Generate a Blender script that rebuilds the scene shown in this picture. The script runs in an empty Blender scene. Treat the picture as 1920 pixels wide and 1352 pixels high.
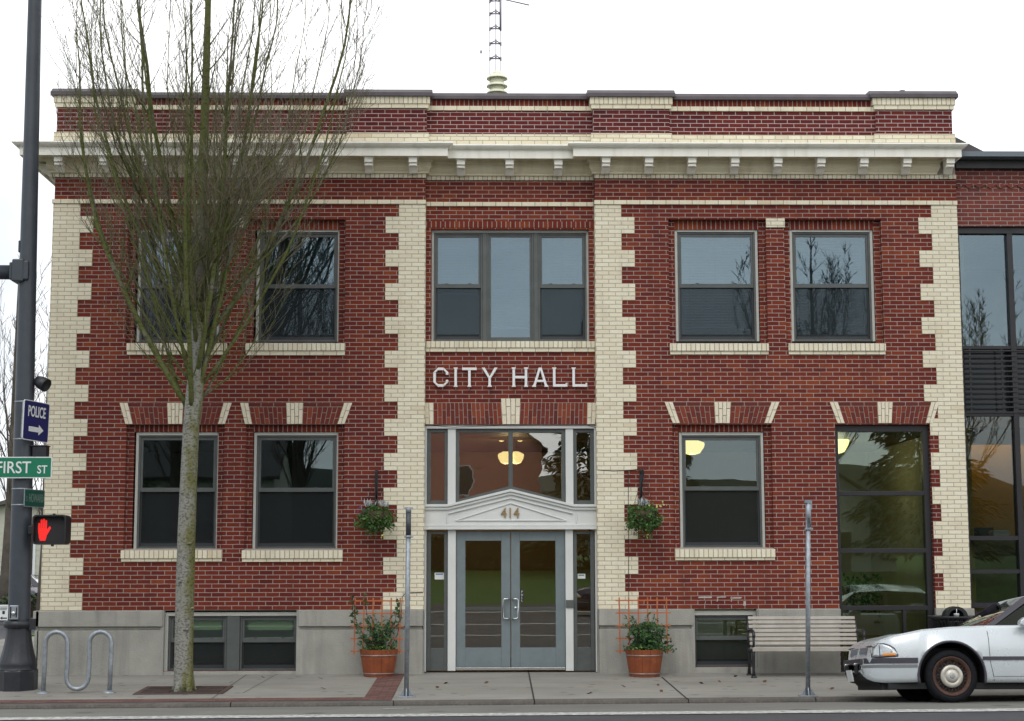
import bpy, math, random
from mathutils import Vector, Matrix
R = math.radians
SC = bpy.context.scene
COL = SC.collection
random.seed(11)

# ---------------------------------------------------------------- camera (fitted to the photograph)
F, D, HC = 3100.0, 25.8, 1.646
YAW, PITCH, ROLL = 0.0178781, 0.1232034, -0.0021375
_fw = Vector((math.sin(YAW)*math.cos(PITCH), math.cos(YAW)*math.cos(PITCH), math.sin(PITCH)))
_r = Vector((math.cos(YAW), -math.sin(YAW), 0)); _u = _r.cross(_fw)
_r2 = math.cos(ROLL)*_r + math.sin(ROLL)*_u
_u2 = -math.sin(ROLL)*_r + math.cos(ROLL)*_u
CAMLOC = Vector((0, -D, HC))
cam = bpy.data.cameras.new('camera'); cam.sensor_width = 36; cam.lens = F/1920*36
cam.clip_start = .1; cam.clip_end = 3000
camo = bpy.data.objects.new('camera', cam); COL.objects.link(camo); SC.camera = camo
camo.matrix_world = Matrix.Translation(CAMLOC) @ Matrix((( _r2.x, _u2.x, -_fw.x, 0), (_r2.y, _u2.y, -_fw.y, 0), (_r2.z, _u2.z, -_fw.z, 0), (0, 0, 0, 1)))

def ray(px, py): return _fw + _r2*((px-960)/F) + _u2*((676-py)/F)
def P(px, py, Y=0.0):
    """measured position -> (x, z) on the upright plane at depth Y"""
    d = ray(px, py); t = (Y-CAMLOC.y)/d.y
    p = CAMLOC + d*t
    return p.x, p.z
def PX(px, py, Y=0.0): return P(px, py, Y)[0]
def PZ(py, Y=0.0, px=955): return P(px, py, Y)[1]
KY = -3.9                                  # kerb line
def zside(x, y):                           # pavement height (falls to the kerb, kerb falls to the left)
    t = max(0.0, -y)/3.9
    return t*(-.106 + .005*max(-14, min(14, x)))
def zroad(x, y):
    d = KY - y                             # old street: steep shoulder, then flat
    return -.19 + .005*max(-14, min(14, x)) + .17*(1-math.exp(-max(0, d)/1.0))
def G(px, py, f=zside):
    d = ray(px, py); z = 0
    for _ in range(12):
        t = (z-CAMLOC.z)/d.z; p = CAMLOC + d*t; z = f(p.x, p.y)
    return p.x, p.y

# ---------------------------------------------------------------- mesh builder
class MB:
    def __init__(s): s.v = []; s.f = []; s.mi = []; s.M = None; s.cur = 0; s.sm = []
    def add(s, verts, faces, smooth=False):
        b = len(s.v)
        for p in verts:
            p = Vector(p)
            s.v.append(s.M @ p if s.M is not None else p)
        for f in faces:
            s.f.append([b+i for i in f]); s.mi.append(s.cur); s.sm.append(smooth)
        return s
    def box(s, x0, x1, y0, y1, z0, z1):
        v = [(x0,y0,z0),(x1,y0,z0),(x1,y1,z0),(x0,y1,z0),(x0,y0,z1),(x1,y0,z1),(x1,y1,z1),(x0,y1,z1)]
        return s.add(v, [(0,3,2,1),(4,5,6,7),(0,1,5,4),(1,2,6,5),(2,3,7,6),(3,0,4,7)])
    def poly(s, pts): return s.add(pts, [tuple(range(len(pts)))])
    def prism(s, pts, y0, y1):
        """outline in (x,z), counter-clockwise seen from -y, from depth y0 (front) to y1"""
        n = len(pts)
        v = [(x,y0,z) for x,z in pts]+[(x,y1,z) for x,z in pts]
        f = [tuple(range(n)), tuple(range(2*n-1, n-1, -1))]
        f += [(i, n+i, n+(i+1)%n, (i+1)%n) for i in range(n)]
        return s.add(v, f)
    def prismx(s, pts, x0, x1):
        n = len(pts)
        v = [(x0,y,z) for y,z in pts]+[(x1,y,z) for y,z in pts]
        f = [tuple(range(n-1,-1,-1)), tuple(range(n, 2*n))]
        f += [(i, (i+1)%n, n+(i+1)%n, n+i) for i in range(n)]
        return s.add(v, f)
    def prismz(s, pts, z0, z1):
        n = len(pts)
        v = [(x,y,z0) for x,y in pts]+[(x,y,z1) for x,y in pts]
        f = [tuple(range(n-1,-1,-1)), tuple(range(n, 2*n))]
        f += [(i, (i+1)%n, n+(i+1)%n, n+i) for i in range(n)]
        return s.add(v, f)
    def tube(s, pts, rad, n=8, caps=True, smooth=True, up=None):
        pts = [Vector(p) for p in pts]; m = len(pts)
        if not hasattr(rad, '__len__'): rad = [rad]*m
        v = []; prev = None
        for i, p in enumerate(pts):
            t = (pts[min(i+1, m-1)]-pts[max(i-1, 0)])
            t = t.normalized() if t.length > 1e-9 else Vector((0,0,1))
            if prev is None:
                a = Vector((1,0,0)) if abs(t.x) < .9 else Vector((0,1,0))
                nrm = (a - t*a.dot(t)).normalized()
            else:
                nrm = prev - t*prev.dot(t)
                nrm = nrm.normalized() if nrm.length > 1e-6 else t.orthogonal().normalized()
            prev = nrm; b = t.cross(nrm)
            for k in range(n):
                a = 2*math.pi*k/n
                v.append(p + (nrm*math.cos(a)+b*math.sin(a))*rad[i])
        f = []
        for i in range(m-1):
            for k in range(n):
                f.append((i*n+k, i*n+(k+1)%n, (i+1)*n+(k+1)%n, (i+1)*n+k))
        s.add(v, f, smooth)
        if caps:
            b = len(s.v)-m*n
            s.f.append([b+k for k in range(n-1,-1,-1)]); s.mi.append(s.cur); s.sm.append(False)
            s.f.append([b+(m-1)*n+k for k in range(n)]); s.mi.append(s.cur); s.sm.append(False)
        return s
    def lathe(s, prof, c=(0,0,0), n=24, smooth=True, axis='z', close=True):
        v = []; f = []
        for r, h in prof:
            for k in range(n):
                a = 2*math.pi*(k+.5)/n
                if axis == 'z': v.append((c[0]+r*math.cos(a), c[1]+r*math.sin(a), c[2]+h))
                else: v.append((c[0]+r*math.cos(a), c[1]+h, c[2]+r*math.sin(a)))
        for i in range(len(prof)-1):
            for k in range(n):
                q = (i*n+k, i*n+(k+1)%n, (i+1)*n+(k+1)%n, (i+1)*n+k)
                f.append(q if axis == 'z' else q[::-1])
        s.add(v, f, smooth)
        b = len(s.v)-len(v)
        if close:
            lo = [b+k for k in range(n-1,-1,-1)]; hi = [b+(len(prof)-1)*n+k for k in range(n)]
            if axis != 'z': lo.reverse(); hi.reverse()
            for q, r in ((lo, prof[0][0]), (hi, prof[-1][0])):
                if r > 1e-4: s.f.append(q); s.mi.append(s.cur); s.sm.append(False)
        return s
    def text(s, txt, x, z, h, Y, depth=.004, sx=1.0, align='LEFT', bold=0.0, M=None):
        """lettering standing in the x-z plane, facing -y; h is the cap height"""
        cu = bpy.data.curves.new('lettering', 'FONT'); cu.body = txt; cu.size = h/.70; cu.extrude = depth/2
        cu.align_x = align; cu.resolution_u = 3; cu.offset = bold
        o = bpy.data.objects.new('lettering', cu); COL.objects.link(o)
        bpy.context.view_layer.update()
        me = o.evaluated_get(bpy.context.evaluated_depsgraph_get()).to_mesh()
        verts = [Vector((x+v.co.x*sx, Y-v.co.z-depth/2, z+v.co.y)) for v in me.vertices]
        if M is not None: verts = [M @ p for p in verts]
        s.add(verts, [tuple(p.vertices) for p in me.polygons])
        o.to_mesh_clear(); bpy.data.objects.remove(o); bpy.data.curves.remove(cu)
        return s
    def build(s, name, mats, parent=None, bevel=0, seg=2, smooth=None, uvoff=(0,0)):
        if not isinstance(mats, (list, tuple)): mats = [mats]
        root = parent
        while root is not None and root.parent is not None: root = root.parent
        loc = Vector(root.location) if root is not None else Vector((0,0,0))
        if root is None and s.v:
            xs = [p.x for p in s.v]; ys = [p.y for p in s.v]; zs = [p.z for p in s.v]
            loc = Vector(((min(xs)+max(xs))/2, (min(ys)+max(ys))/2, min(zs)))
        me = bpy.data.meshes.new(name)
        me.from_pydata([p-loc for p in s.v], [], s.f)
        uv = me.uv_layers.new(name='metres')
        me.polygons.foreach_set('material_index', s.mi)
        me.polygons.foreach_set('use_smooth', s.sm if smooth is None else [smooth]*len(s.f))
        me.update()
        dat = []
        for p in me.polygons:
            n = p.normal; ax, ay, az = abs(n.x), abs(n.y), abs(n.z)
            for vi in p.vertices:
                c = s.v[vi]
                if ay >= ax and ay >= az: dat += [c.x+uvoff[0], c.z+uvoff[1]]
                elif ax >= az: dat += [c.y+uvoff[0], c.z+uvoff[1]]
                else: dat += [c.x+uvoff[0], c.y+uvoff[1]]
        uv.data.foreach_set('uv', dat)
        for m in mats: me.materials.append(m)
        o = bpy.data.objects.new(name, me); COL.objects.link(o)
        if parent is not None: o.parent = parent
        else: o.location = loc
        if bevel:
            b = o.modifiers.new('bevel', 'BEVEL'); b.width = bevel; b.segments = seg; b.limit_method = 'ANGLE'; b.angle_limit = R(40)
        return o

def thing(name, label, cat, loc=(0,0,0), group=None):
    o = bpy.data.objects.new(name, None); COL.objects.link(o); o.location = loc; o.empty_display_size = .2
    return tag(o, label, cat, group)
def tag(o, label, cat, group=None):
    o['label'] = label; o['category'] = cat
    if group: o['group'] = group
    return o
def structure(o): o['kind'] = 'structure'; return o
KIDS = {}
def copy_tree(o, label=None, parent=None):
    c = o.copy(); COL.objects.link(c)
    if parent is not None: c.parent = parent; c.matrix_parent_inverse = o.matrix_parent_inverse
    if label: c['label'] = label
    for ch in [q for q in COL.objects if q.parent is o]: copy_tree(ch, None, c)
    return c

# ---------------------------------------------------------------- materials
def mat(name, color, rough=.6, metal=0.0, noise=0.0, nscale=6.0, bump=0.0, bscale=40.0, spec=.5, emit=None, estr=1.0, coat=0.0, col2=None, detail=4.0, streak=None):
    m = bpy.data.materials.new(name); m.use_nodes = True
    nt = m.node_tree; N = nt.nodes; L = nt.links; b = N['Principled BSDF']
    b.inputs['Base Color'].default_value = (*color, 1); b.inputs['Roughness'].default_value = rough
    b.inputs['Metallic'].default_value = metal; b.inputs['Specular IOR Level'].default_value = spec
    if coat: b.inputs['Coat Weight'].default_value = coat; b.inputs['Coat Roughness'].default_value = .05
    if emit: b.inputs['Emission Color'].default_value = (*emit, 1); b.inputs['Emission Strength'].default_value = estr
    if noise or bump or col2 or streak:
        tc = N.new('ShaderNodeTexCoord')
    if noise or col2:
        t = N.new('ShaderNodeTexNoise'); t.inputs['Scale'].default_value = nscale; t.inputs['Detail'].default_value = detail; t.inputs['Roughness'].default_value = .65
        L.new(tc.outputs['Object'], t.inputs['Vector'])
        mx = N.new('ShaderNodeMix'); mx.data_type = 'RGBA'
        c2 = col2 if col2 else tuple(c*(1-noise) for c in color)
        c1 = color if col2 else tuple(min(1, c*(1+noise)) for c in color)
        mx.inputs[6].default_value = (*c1, 1); mx.inputs[7].default_value = (*c2, 1)
        rp = N.new('ShaderNodeMapRange'); rp.inputs[1].default_value = .32; rp.inputs[2].default_value = .68
        L.new(t.outputs['Fac'], rp.inputs[0]); L.new(rp.outputs[0], mx.inputs[0]); L.new(mx.outputs[2], b.inputs['Base Color'])
        if streak:                                       # rain streaks and grime
            mp = N.new('ShaderNodeMapping'); mp.inputs['Scale'].default_value = (7, 7, .7); L.new(tc.outputs['Object'], mp.inputs[0])
            ts = N.new('ShaderNodeTexNoise'); ts.inputs['Scale'].default_value = 1.0; ts.inputs['Detail'].default_value = 6; L.new(mp.outputs[0], ts.inputs['Vector'])
            rs = N.new('ShaderNodeMapRange'); rs.inputs[1].default_value = .5; rs.inputs[2].default_value = .72; rs.inputs[4].default_value = streak[1]; L.new(ts.outputs['Fac'], rs.inputs[0])
            ms = N.new('ShaderNodeMix'); ms.data_type = 'RGBA'; ms.inputs[7].default_value = (*streak[0], 1); L.new(rs.outputs[0], ms.inputs[0]); L.new(mx.outputs[2], ms.inputs[6]); L.new(ms.outputs[2], b.inputs['Base Color'])
        rr = N.new('ShaderNodeMapRange'); rr.inputs[3].default_value = max(.02, rough-.1*min(1, rough*2)); rr.inputs[4].default_value = min(1, rough+.1)
        L.new(t.outputs['Fac'], rr.inputs[0]); L.new(rr.outputs[0], b.inputs['Roughness'])
    if bump:
        t2 = N.new('ShaderNodeTexNoise'); t2.inputs['Scale'].default_value = bscale; t2.inputs['Detail'].default_value = 5
        L.new(tc.outputs['Object'], t2.inputs['Vector'])
        bp = N.new('ShaderNodeBump'); bp.inputs['Strength'].default_value = bump; bp.inputs['Distance'].default_value = .02
        L.new(t2.outputs['Fac'], bp.inputs['Height']); L.new(bp.outputs['Normal'], b.inputs['Normal'])
    return m

def mth(nt, op, a, b=None, c=None):
    n = nt.nodes.new('ShaderNodeMath'); n.operation = op
    for i, q in enumerate((a, b, c)):
        if q is None: continue
        if isinstance(q, (int, float)): n.inputs[i].default_value = q
        else: nt.links.new(q, n.inputs[i])
    return n.outputs[0]

def brick_mat(name, ramp, mortar, cl=.2085, ch=.0671, mw=.0105, v0=.969, u0=0.0, rows=True, bond=.5, seed=0.0, patch=None, mvar=.15, rough=.75, weather=.16, stain=None):
    """bricks laid in the metre UVs: each brick its own tone, mortar joints, raised faces"""
    m = bpy.data.materials.new(name); m.use_nodes = True
    nt = m.node_tree; N = nt.nodes; L = nt.links; b = N['Principled BSDF']
    uv = N.new('ShaderNodeUVMap'); uv.uv_map = 'metres'
    wob = N.new('ShaderNodeTexNoise'); wob.inputs['Scale'].default_value = 9; wob.inputs['Detail'].default_value = 2
    L.new(uv.outputs[0], wob.inputs['Vector'])
    sp = N.new('ShaderNodeSeparateXYZ'); L.new(uv.outputs[0], sp.inputs[0])
    ws = N.new('ShaderNodeSeparateXYZ'); L.new(wob.outputs['Color'], ws.inputs[0])
    u = mth(nt, 'ADD', sp.outputs[0], mth(nt, 'MULTIPLY', mth(nt, 'SUBTRACT', ws.outputs[0], .5), .008))
    v = mth(nt, 'ADD', sp.outputs[1], mth(nt, 'MULTIPLY', mth(nt, 'SUBTRACT', ws.outputs[1], .5), .006))
    u = mth(nt, 'SUBTRACT', u, u0-100*cl); v = mth(nt, 'SUBTRACT', v, v0-100*ch)
    rv = mth(nt, 'DIVIDE', v, ch)
    row = mth(nt, 'FLOOR', rv) if rows else mth(nt, 'MULTIPLY', rv, 0.0)
    par = mth(nt, 'MODULO', row, 2.0)
    uu = mth(nt, 'ADD', mth(nt, 'DIVIDE', u, cl), mth(nt, 'MULTIPLY', par, bond))
    col = mth(nt, 'FLOOR', uu)
    fu = mth(nt, 'SUBTRACT', uu, col)
    du = mth(nt, 'MULTIPLY', mth(nt, 'MINIMUM', fu, mth(nt, 'SUBTRACT', 1.0, fu)), cl)
    dd = du
    if rows:
        fv = mth(nt, 'SUBTRACT', rv, row)
        dv = mth(nt, 'MULTIPLY', mth(nt, 'MINIMUM', fv, mth(nt, 'SUBTRACT', 1.0, fv)), ch)
        dd = mth(nt, 'MINIMUM', du, dv)
    edge = N.new('ShaderNodeMapRange'); edge.interpolation_type = 'SMOOTHSTEP'
    edge.inputs[1].default_value = mw*.34; edge.inputs[2].default_value = mw*.66
    L.new(dd, edge.inputs[0])                           # 0 mortar, 1 brick
    cx = N.new('ShaderNodeCombineXYZ'); L.new(col, cx.inputs[0]); L.new(row, cx.inputs[1]); cx.inputs[2].default_value = seed
    wn = N.new('ShaderNodeTexWhiteNoise'); wn.noise_dimensions = '3D'; L.new(cx.outputs[0], wn.inputs['Vector'])
    big = N.new('ShaderNodeTexNoise'); big.inputs['Scale'].default_value = .55; big.inputs['Detail'].default_value = 3
    L.new(uv.outputs[0], big.inputs['Vector'])
    key = mth(nt, 'ADD', mth(nt, 'MULTIPLY', wn.outputs['Value'], .72), mth(nt, 'MULTIPLY', mth(nt, 'SUBTRACT', big.outputs['Fac'], .36), 1.0))
    if patch:                                           # a band of warmer bricks: (v centre, half height, amount)
        vc, hh, am = patch
        q = mth(nt, 'SUBTRACT', 1.0, mth(nt, 'DIVIDE', mth(nt, 'ABSOLUTE', mth(nt, 'SUBTRACT', sp.outputs[1], vc)), hh))
        key = mth(nt, 'ADD', key, mth(nt, 'MULTIPLY', mth(nt, 'MAXIMUM', q, 0.0), am))
    cr = N.new('ShaderNodeValToRGB'); e = cr.color_ramp.elements
    e[0].position = ramp[0][0]; e[0].color = (*ramp[0][1], 1); e[1].position = ramp[-1][0]; e[1].color = (*ramp[-1][1], 1)
    for ps, c in ramp[1:-1]:
        k = e.new(ps); k.color = (*c, 1)
    L.new(key, cr.inputs[0])
    fine = N.new('ShaderNodeTexNoise'); fine.inputs['Scale'].default_value = 38; fine.inputs['Detail'].default_value = 4
    L.new(uv.outputs[0], fine.inputs['Vector'])
    hs = N.new('ShaderNodeHueSaturation'); L.new(cr.outputs[0], hs.inputs['Color'])
    L.new(mth(nt, 'ADD', mth(nt, 'MULTIPLY', mth(nt, 'SUBTRACT', fine.outputs['Fac'], .5), weather*3.0), 1.0), hs.inputs['Value'])
    mm = N.new('ShaderNodeMix'); mm.data_type = 'RGBA'
    mc = N.new('ShaderNodeMix'); mc.data_type = 'RGBA'
    mc.inputs[6].default_value = (*[c*(1-mvar) for c in mortar], 1); mc.inputs[7].default_value = (*[min(1, c*(1+mvar)) for c in mortar], 1)
    L.new(big.outputs['Fac'], mc.inputs[0])
    L.new(edge.outputs[0], mm.inputs[0]); L.new(mc.outputs[2], mm.inputs[6]); L.new(hs.outputs[0], mm.inputs[7])
    out = mm.outputs[2]
    if stain:
        st = N.new('ShaderNodeTexNoise'); st.inputs['Scale'].default_value = 1.0; st.inputs['Detail'].default_value = 6; st.inputs['Roughness'].default_value = .7
        mp = N.new('ShaderNodeMapping'); mp.inputs['Scale'].default_value = (3.2, .5, 1); L.new(uv.outputs[0], mp.inputs[0]); L.new(mp.outputs[0], st.inputs['Vector'])
        sr = N.new('ShaderNodeMapRange'); sr.inputs[1].default_value = .52; sr.inputs[2].default_value = .75; sr.inputs[4].default_value = stain[1]
        L.new(st.outputs['Fac'], sr.inputs[0])
        sm = N.new('ShaderNodeMix'); sm.data_type = 'RGBA'; sm.inputs[7].default_value = (*stain[0], 1)
        L.new(sr.outputs[0], sm.inputs[0]); L.new(out, sm.inputs[6]); out = sm.outputs[2]
    L.new(out, b.inputs['Base Color'])
    b.inputs['Roughness'].default_value = rough; b.inputs['Specular IOR Level'].default_value = .14
    bp = N.new('ShaderNodeBump'); bp.inputs['Strength'].default_value = .7; bp.inputs['Distance'].default_value = .006
    L.new(mth(nt, 'ADD', edge.outputs[0], mth(nt, 'MULTIPLY', fine.outputs['Fac'], .35)), bp.inputs['Height'])
    L.new(bp.outputs['Normal'], b.inputs['Normal'])
    return m

def island_brick(name, ramp, rough=.75):
    """separate modelled bricks, each its own tone"""
    m = bpy.data.materials.new(name); m.use_nodes = True
    nt = m.node_tree; N = nt.nodes; L = nt.links; b = N['Principled BSDF']
    g = N.new('ShaderNodeNewGeometry'); cr = N.new('ShaderNodeValToRGB'); e = cr.color_ramp.elements
    e[0].position = ramp[0][0]; e[0].color = (*ramp[0][1], 1); e[1].position = ramp[-1][0]; e[1].color = (*ramp[-1][1], 1)
    for ps, c in ramp[1:-1]: e.new(ps).color = (*c, 1)
    L.new(g.outputs['Random Per Island'], cr.inputs[0])
    tc = N.new('ShaderNodeTexCoord'); t = N.new('ShaderNodeTexNoise'); t.inputs['Scale'].default_value = 40; t.inputs['Detail'].default_value = 4
    L.new(tc.outputs['Object'], t.inputs['Vector'])
    hs = N.new('ShaderNodeHueSaturation'); L.new(cr.outputs[0], hs.inputs['Color'])
    L.new(mth(nt, 'ADD', mth(nt, 'MULTIPLY', mth(nt, 'SUBTRACT', t.outputs['Fac'], .5), .5), 1.0), hs.inputs['Value'])
    L.new(hs.outputs[0], b.inputs['Base Color']); b.inputs['Roughness'].default_value = rough; b.inputs['Specular IOR Level'].default_value = .3
    return m

def glass_mat(name, tint=(.72,.78,.76), base=.09, wave=.25, wscale=1.3, ior=1.5, gcol=(.86,.95,1)):
    m = bpy.data.materials.new(name); m.use_nodes = True
    nt = m.node_tree; N = nt.nodes; L = nt.links; N.remove(N['Principled BSDF']); out = N['Material Output']
    tr = N.new('ShaderNodeBsdfTransparent'); tr.inputs[0].default_value = (*tint, 1)
    gl = N.new('ShaderNodeBsdfGlossy'); gl.inputs['Roughness'].default_value = .0; gl.inputs[0].default_value = (*gcol, 1)
    fr = N.new('ShaderNodeFresnel'); fr.inputs[0].default_value = ior
    fac = mth(nt, 'MINIMUM', mth(nt, 'ADD', fr.outputs[0], base), 1.0)
    mx = N.new('ShaderNodeMixShader'); L.new(fac, mx.inputs[0]); L.new(tr.outputs[0], mx.inputs[1]); L.new(gl.outputs[0], mx.inputs[2])
    L.new(mx.outputs[0], out.inputs[0])
    if wave:
        tc = N.new('ShaderNodeTexCoord'); t = N.new('ShaderNodeTexNoise'); t.inputs['Scale'].default_value = wscale; t.inputs['Detail'].default_value = 1.5
        L.new(tc.outputs['Object'], t.inputs['Vector'])
        bp = N.new('ShaderNodeBump'); bp.inputs['Strength'].default_value = wave; bp.inputs['Distance'].default_value = .01
        L.new(t.outputs['Fac'], bp.inputs['Height']); L.new(bp.outputs[0], gl.inputs['Normal'])
    return m

def screen_mat(name, color, opacity):
    m = bpy.data.materials.new(name); m.use_nodes = True
    nt = m.node_tree; N = nt.nodes; L = nt.links; b = N['Principled BSDF']; out = N['Material Output']
    b.inputs['Base Color'].default_value = (*color, 1); b.inputs['Roughness'].default_value = .8; b.inputs['Specular IOR Level'].default_value = .1
    tr = N.new('ShaderNodeBsdfTransparent'); mx = N.new('ShaderNodeMixShader'); mx.inputs[0].default_value = opacity
    L.new(tr.outputs[0], mx.inputs[1]); L.new(b.outputs[0], mx.inputs[2]); L.new(mx.outputs[0], out.inputs[0])
    return m

RED = [(.0,(.095,.0170,.0140)),(.18,(.128,.0215,.0160)),(.42,(.150,.0255,.0160)),(.72,(.176,.0310,.0170)),(.97,(.235,.052,.0195))]
DRK = [(.0,(.07,.0125,.0145)),(.2,(.095,.0165,.017)),(.5,(.120,.0205,.0185)),(.9,(.145,.025,.019))]
CRM = [(.0,(.66,.56,.39)),(.2,(.745,.675,.515)),(.55,(.785,.725,.55)),(.95,(.82,.77,.61))]
MORT = (.37,.305,.275)
M = {}
M['brick'] = brick_mat('red_brick', RED, MORT, patch=(6.3, 1.6, .16), stain=((.07,.022,.02), .5))
M['brick_parapet'] = brick_mat('plum_brick', DRK, (.45,.38,.37), seed=3)
M['brick_row'] = brick_mat('red_rowlock_brick', RED, (.36,.28,.25), cl=.0745, rows=False, mw=.013, seed=5, patch=(6.9, 1.2, .15))
M['cream'] = brick_mat('cream_brick', CRM, (.44,.39,.31), mw=.0105, seed=8, weather=.09, mvar=.2, stain=((.42,.38,.28), .38))
M['cream_row'] = brick_mat('cream_rowlock_brick', CRM, (.36,.31,.25), cl=.0745, rows=False, mw=.012, seed=9, weather=.07, stain=((.30,.28,.20), .5))
M['cream_course'] = brick_mat('cream_course_brick', CRM, (.40,.36,.29), rows=False, mw=.011, seed=12, weather=.08, stain=((.30,.28,.20), .45))
M['cream_voussoir'] = island_brick('cream_voussoir', [(.0,(.66,.58,.42)),(.5,(.74,.67,.51)),(1,(.78,.71,.56))])
M['red_voussoir'] = island_brick('red_voussoir', [(.0,(.105,.019,.015)),(.4,(.150,.0255,.016)),(.8,(.190,.034,.0175)),(1,(.24,.05,.019))])
M['mortar'] = mat('mortar', (.40,.34,.30), .9, noise=.15, nscale=30)
M['annex_brick'] = brick_mat('annex_brick', [(.0,(.10,.035,.032)),(.3,(.16,.045,.036)),(.7,(.22,.058,.042)),(.95,(.13,.04,.045))], (.36,.30,.28), v0=.2, u0=.07, seed=21)
M['paver'] = brick_mat('brick_paver', [(.0,(.11,.06,.055)),(.5,(.16,.085,.075)),(.95,(.20,.11,.095))], (.07,.06,.055), cl=.2, ch=.1, mw=.009, v0=0, seed=31, rough=.85)
M['concrete'] = mat('plinth_concrete', (.40,.39,.35), .85, col2=(.29,.285,.255), streak=((.20,.19,.165), .5), nscale=1.5, bump=.4, bscale=60, detail=10)
M['wood_white'] = mat('cornice_paint', (.93,.91,.83), .5, streak=((.55,.51,.40), .35), col2=(.87,.84,.74), nscale=1.6, bump=.05, bscale=20, detail=7)
M['paint_soffit'] = mat('soffit_paint', (.74,.68,.50), .6, streak=((.42,.37,.24), .5), col2=(.66,.59,.41), nscale=2.0)  # yellower, darker tone for the cornice soffit and bed mould
M['door_white'] = mat('entrance_paint', (.66,.67,.65), .5, noise=.05, nscale=2)
M['trim'] = mat('window_trim', (.46,.46,.42), .55, noise=.1, nscale=4)
M['frame'] = mat('window_frame_grey', (.085,.095,.092), .45, noise=.12, nscale=5)
M['frame_dark'] = mat('sash_dark', (.03,.034,.036), .4, noise=.1, nscale=5)
M['bronze'] = mat('dark_bronze', (.017,.016,.019), .4, noise=.2, nscale=3)
M['door'] = mat('door_grey', (.165,.2,.21), .42, noise=.07, nscale=7, bump=.03, bscale=120)
M['glass'] = glass_mat('window_glass', tint=(.62,.68,.64), base=.045, wave=.05, gcol=(.75,.88,.95))
M['glass_up'] = glass_mat('upper_window_glass', tint=(.66,.76,.80), base=.085, wave=.05, wscale=.8, gcol=(.72,.87,.97))
M['glass_old'] = glass_mat('wavy_glass', tint=(.7,.72,.68), base=.15, wave=.13, wscale=2.6, gcol=(1,1,1))
M['glass_car'] = glass_mat('car_glass', tint=(.50,.53,.46), base=.0, wave=0, ior=1.33, gcol=(.75,.75,.72))
M['screen'] = screen_mat('insect_screen', (.026,.030,.031), .45)
M['screen_up'] = screen_mat('upper_insect_screen', (.035,.045,.05), .34)
M['blind'] = mat('blind_slat', (.42,.46,.47), .6)
M['shade'] = mat('roller_shade', (.78,.80,.62), .8)
M['coping'] = mat('coping_metal', (.085,.07,.078), .5, noise=.2, nscale=3)
M['roof'] = mat('roof_membrane', (.12,.12,.12), .9, noise=.2)
M['plaster'] = mat('interior_plaster', (.66,.64,.54), .9, noise=.1, nscale=2)
M['warm_wall'] = mat('interior_warm_wall', (.50,.34,.12), .9, noise=.1, nscale=2)
M['floor_in'] = mat('interior_floor', (.16,.12,.085), .5, noise=.2)
M['steel_letter'] = mat('letter_metal', (.80,.80,.79), .4, metal=.1)
M['chrome'] = mat('brushed_steel', (.62,.63,.63), .25, metal=1)
M['gold'] = mat('gold_numeral', (.33,.22,.09), .4, metal=.3)
M['black'] = mat('black_paint', (.012,.012,.014), .45, noise=.15)
M['black_iron'] = mat('black_iron', (.015,.016,.02), .4, noise=.25, nscale=12, bump=.1)
M['galv'] = mat('galvanised_steel', (.30,.33,.36), .45, metal=.55, noise=.22, nscale=14, bump=.06, bscale=60)
M['pole'] = mat('pole_paint', (.046,.056,.070), .38, noise=.12, nscale=4, bump=.03, bscale=50)
M['pole_base'] = mat('pole_base_iron', (.018,.020,.026), .42, noise=.25, nscale=9, bump=.1, bscale=40)
M['sign_green'] = mat('sign_green', (.0,.17,.085), .4)
M['sign_green_dim'] = mat('sign_green_dim', (.004,.075,.05), .45)
M['sign_blue'] = mat('sign_blue', (.010,.013,.105), .4)
M['sign_white'] = mat('sign_white', (.72,.74,.74), .45)
M['sign_fade'] = mat('sign_faded_letter', (.16,.24,.20), .5)
M['led_red'] = mat('lit_hand', (.25,.008,.006), .6, emit=(1,.018,.014), estr=.85)
M['lens_black'] = mat('signal_face', (.008,.008,.01), .5, bump=.4, bscale=220)
M['lamp'] = mat('lit_lamp_glass', (.9,.8,.5), .4, emit=(1,.76,.32), estr=2.6)
M['glass_store'] = glass_mat('storefront_glass', tint=(.76,.86,.77), base=.06, wave=.04, gcol=(.85,.95,.9))
M['glass_door'] = glass_mat('door_glass', tint=(.7,.72,.68), base=.13, wave=.05, gcol=(1,1,.96))
M['glass_annex'] = glass_mat('annex_glass', tint=(.66,.70,.66), base=.025, wave=.03, wscale=.8)
M['lamp_cove'] = mat('lit_cove', (.9,.8,.5), .4, emit=(1,.62,.2), estr=5.5)
M['terracotta'] = mat('barrel_wood', (.30,.075,.022), .6, col2=(.20,.048,.016), nscale=7, bump=.12, bscale=18)
M['hoop'] = mat('hoop_steel', (.26,.23,.22), .5, metal=.5, noise=.2, nscale=10)
M['trellis'] = mat('trellis_wood', (.43,.13,.045), .6, noise=.15, nscale=10)
M['soil'] = mat('soil', (.03,.022,.015), .95, noise=.3, nscale=20)
M['bench_wood'] = mat('bench_slat', (.45,.415,.365), .75, col2=(.33,.30,.26), nscale=3, bump=.2, bscale=25, detail=8)
M['grate'] = mat('rust_grate', (.07,.045,.038), .8, noise=.25, nscale=9)
M['leaf_brown'] = mat('fallen_leaf', (.10,.045,.02), .8)
M['skirt'] = mat('liner_moss', (.07,.06,.03), .95, noise=.4, nscale=30, bump=.5)

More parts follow.
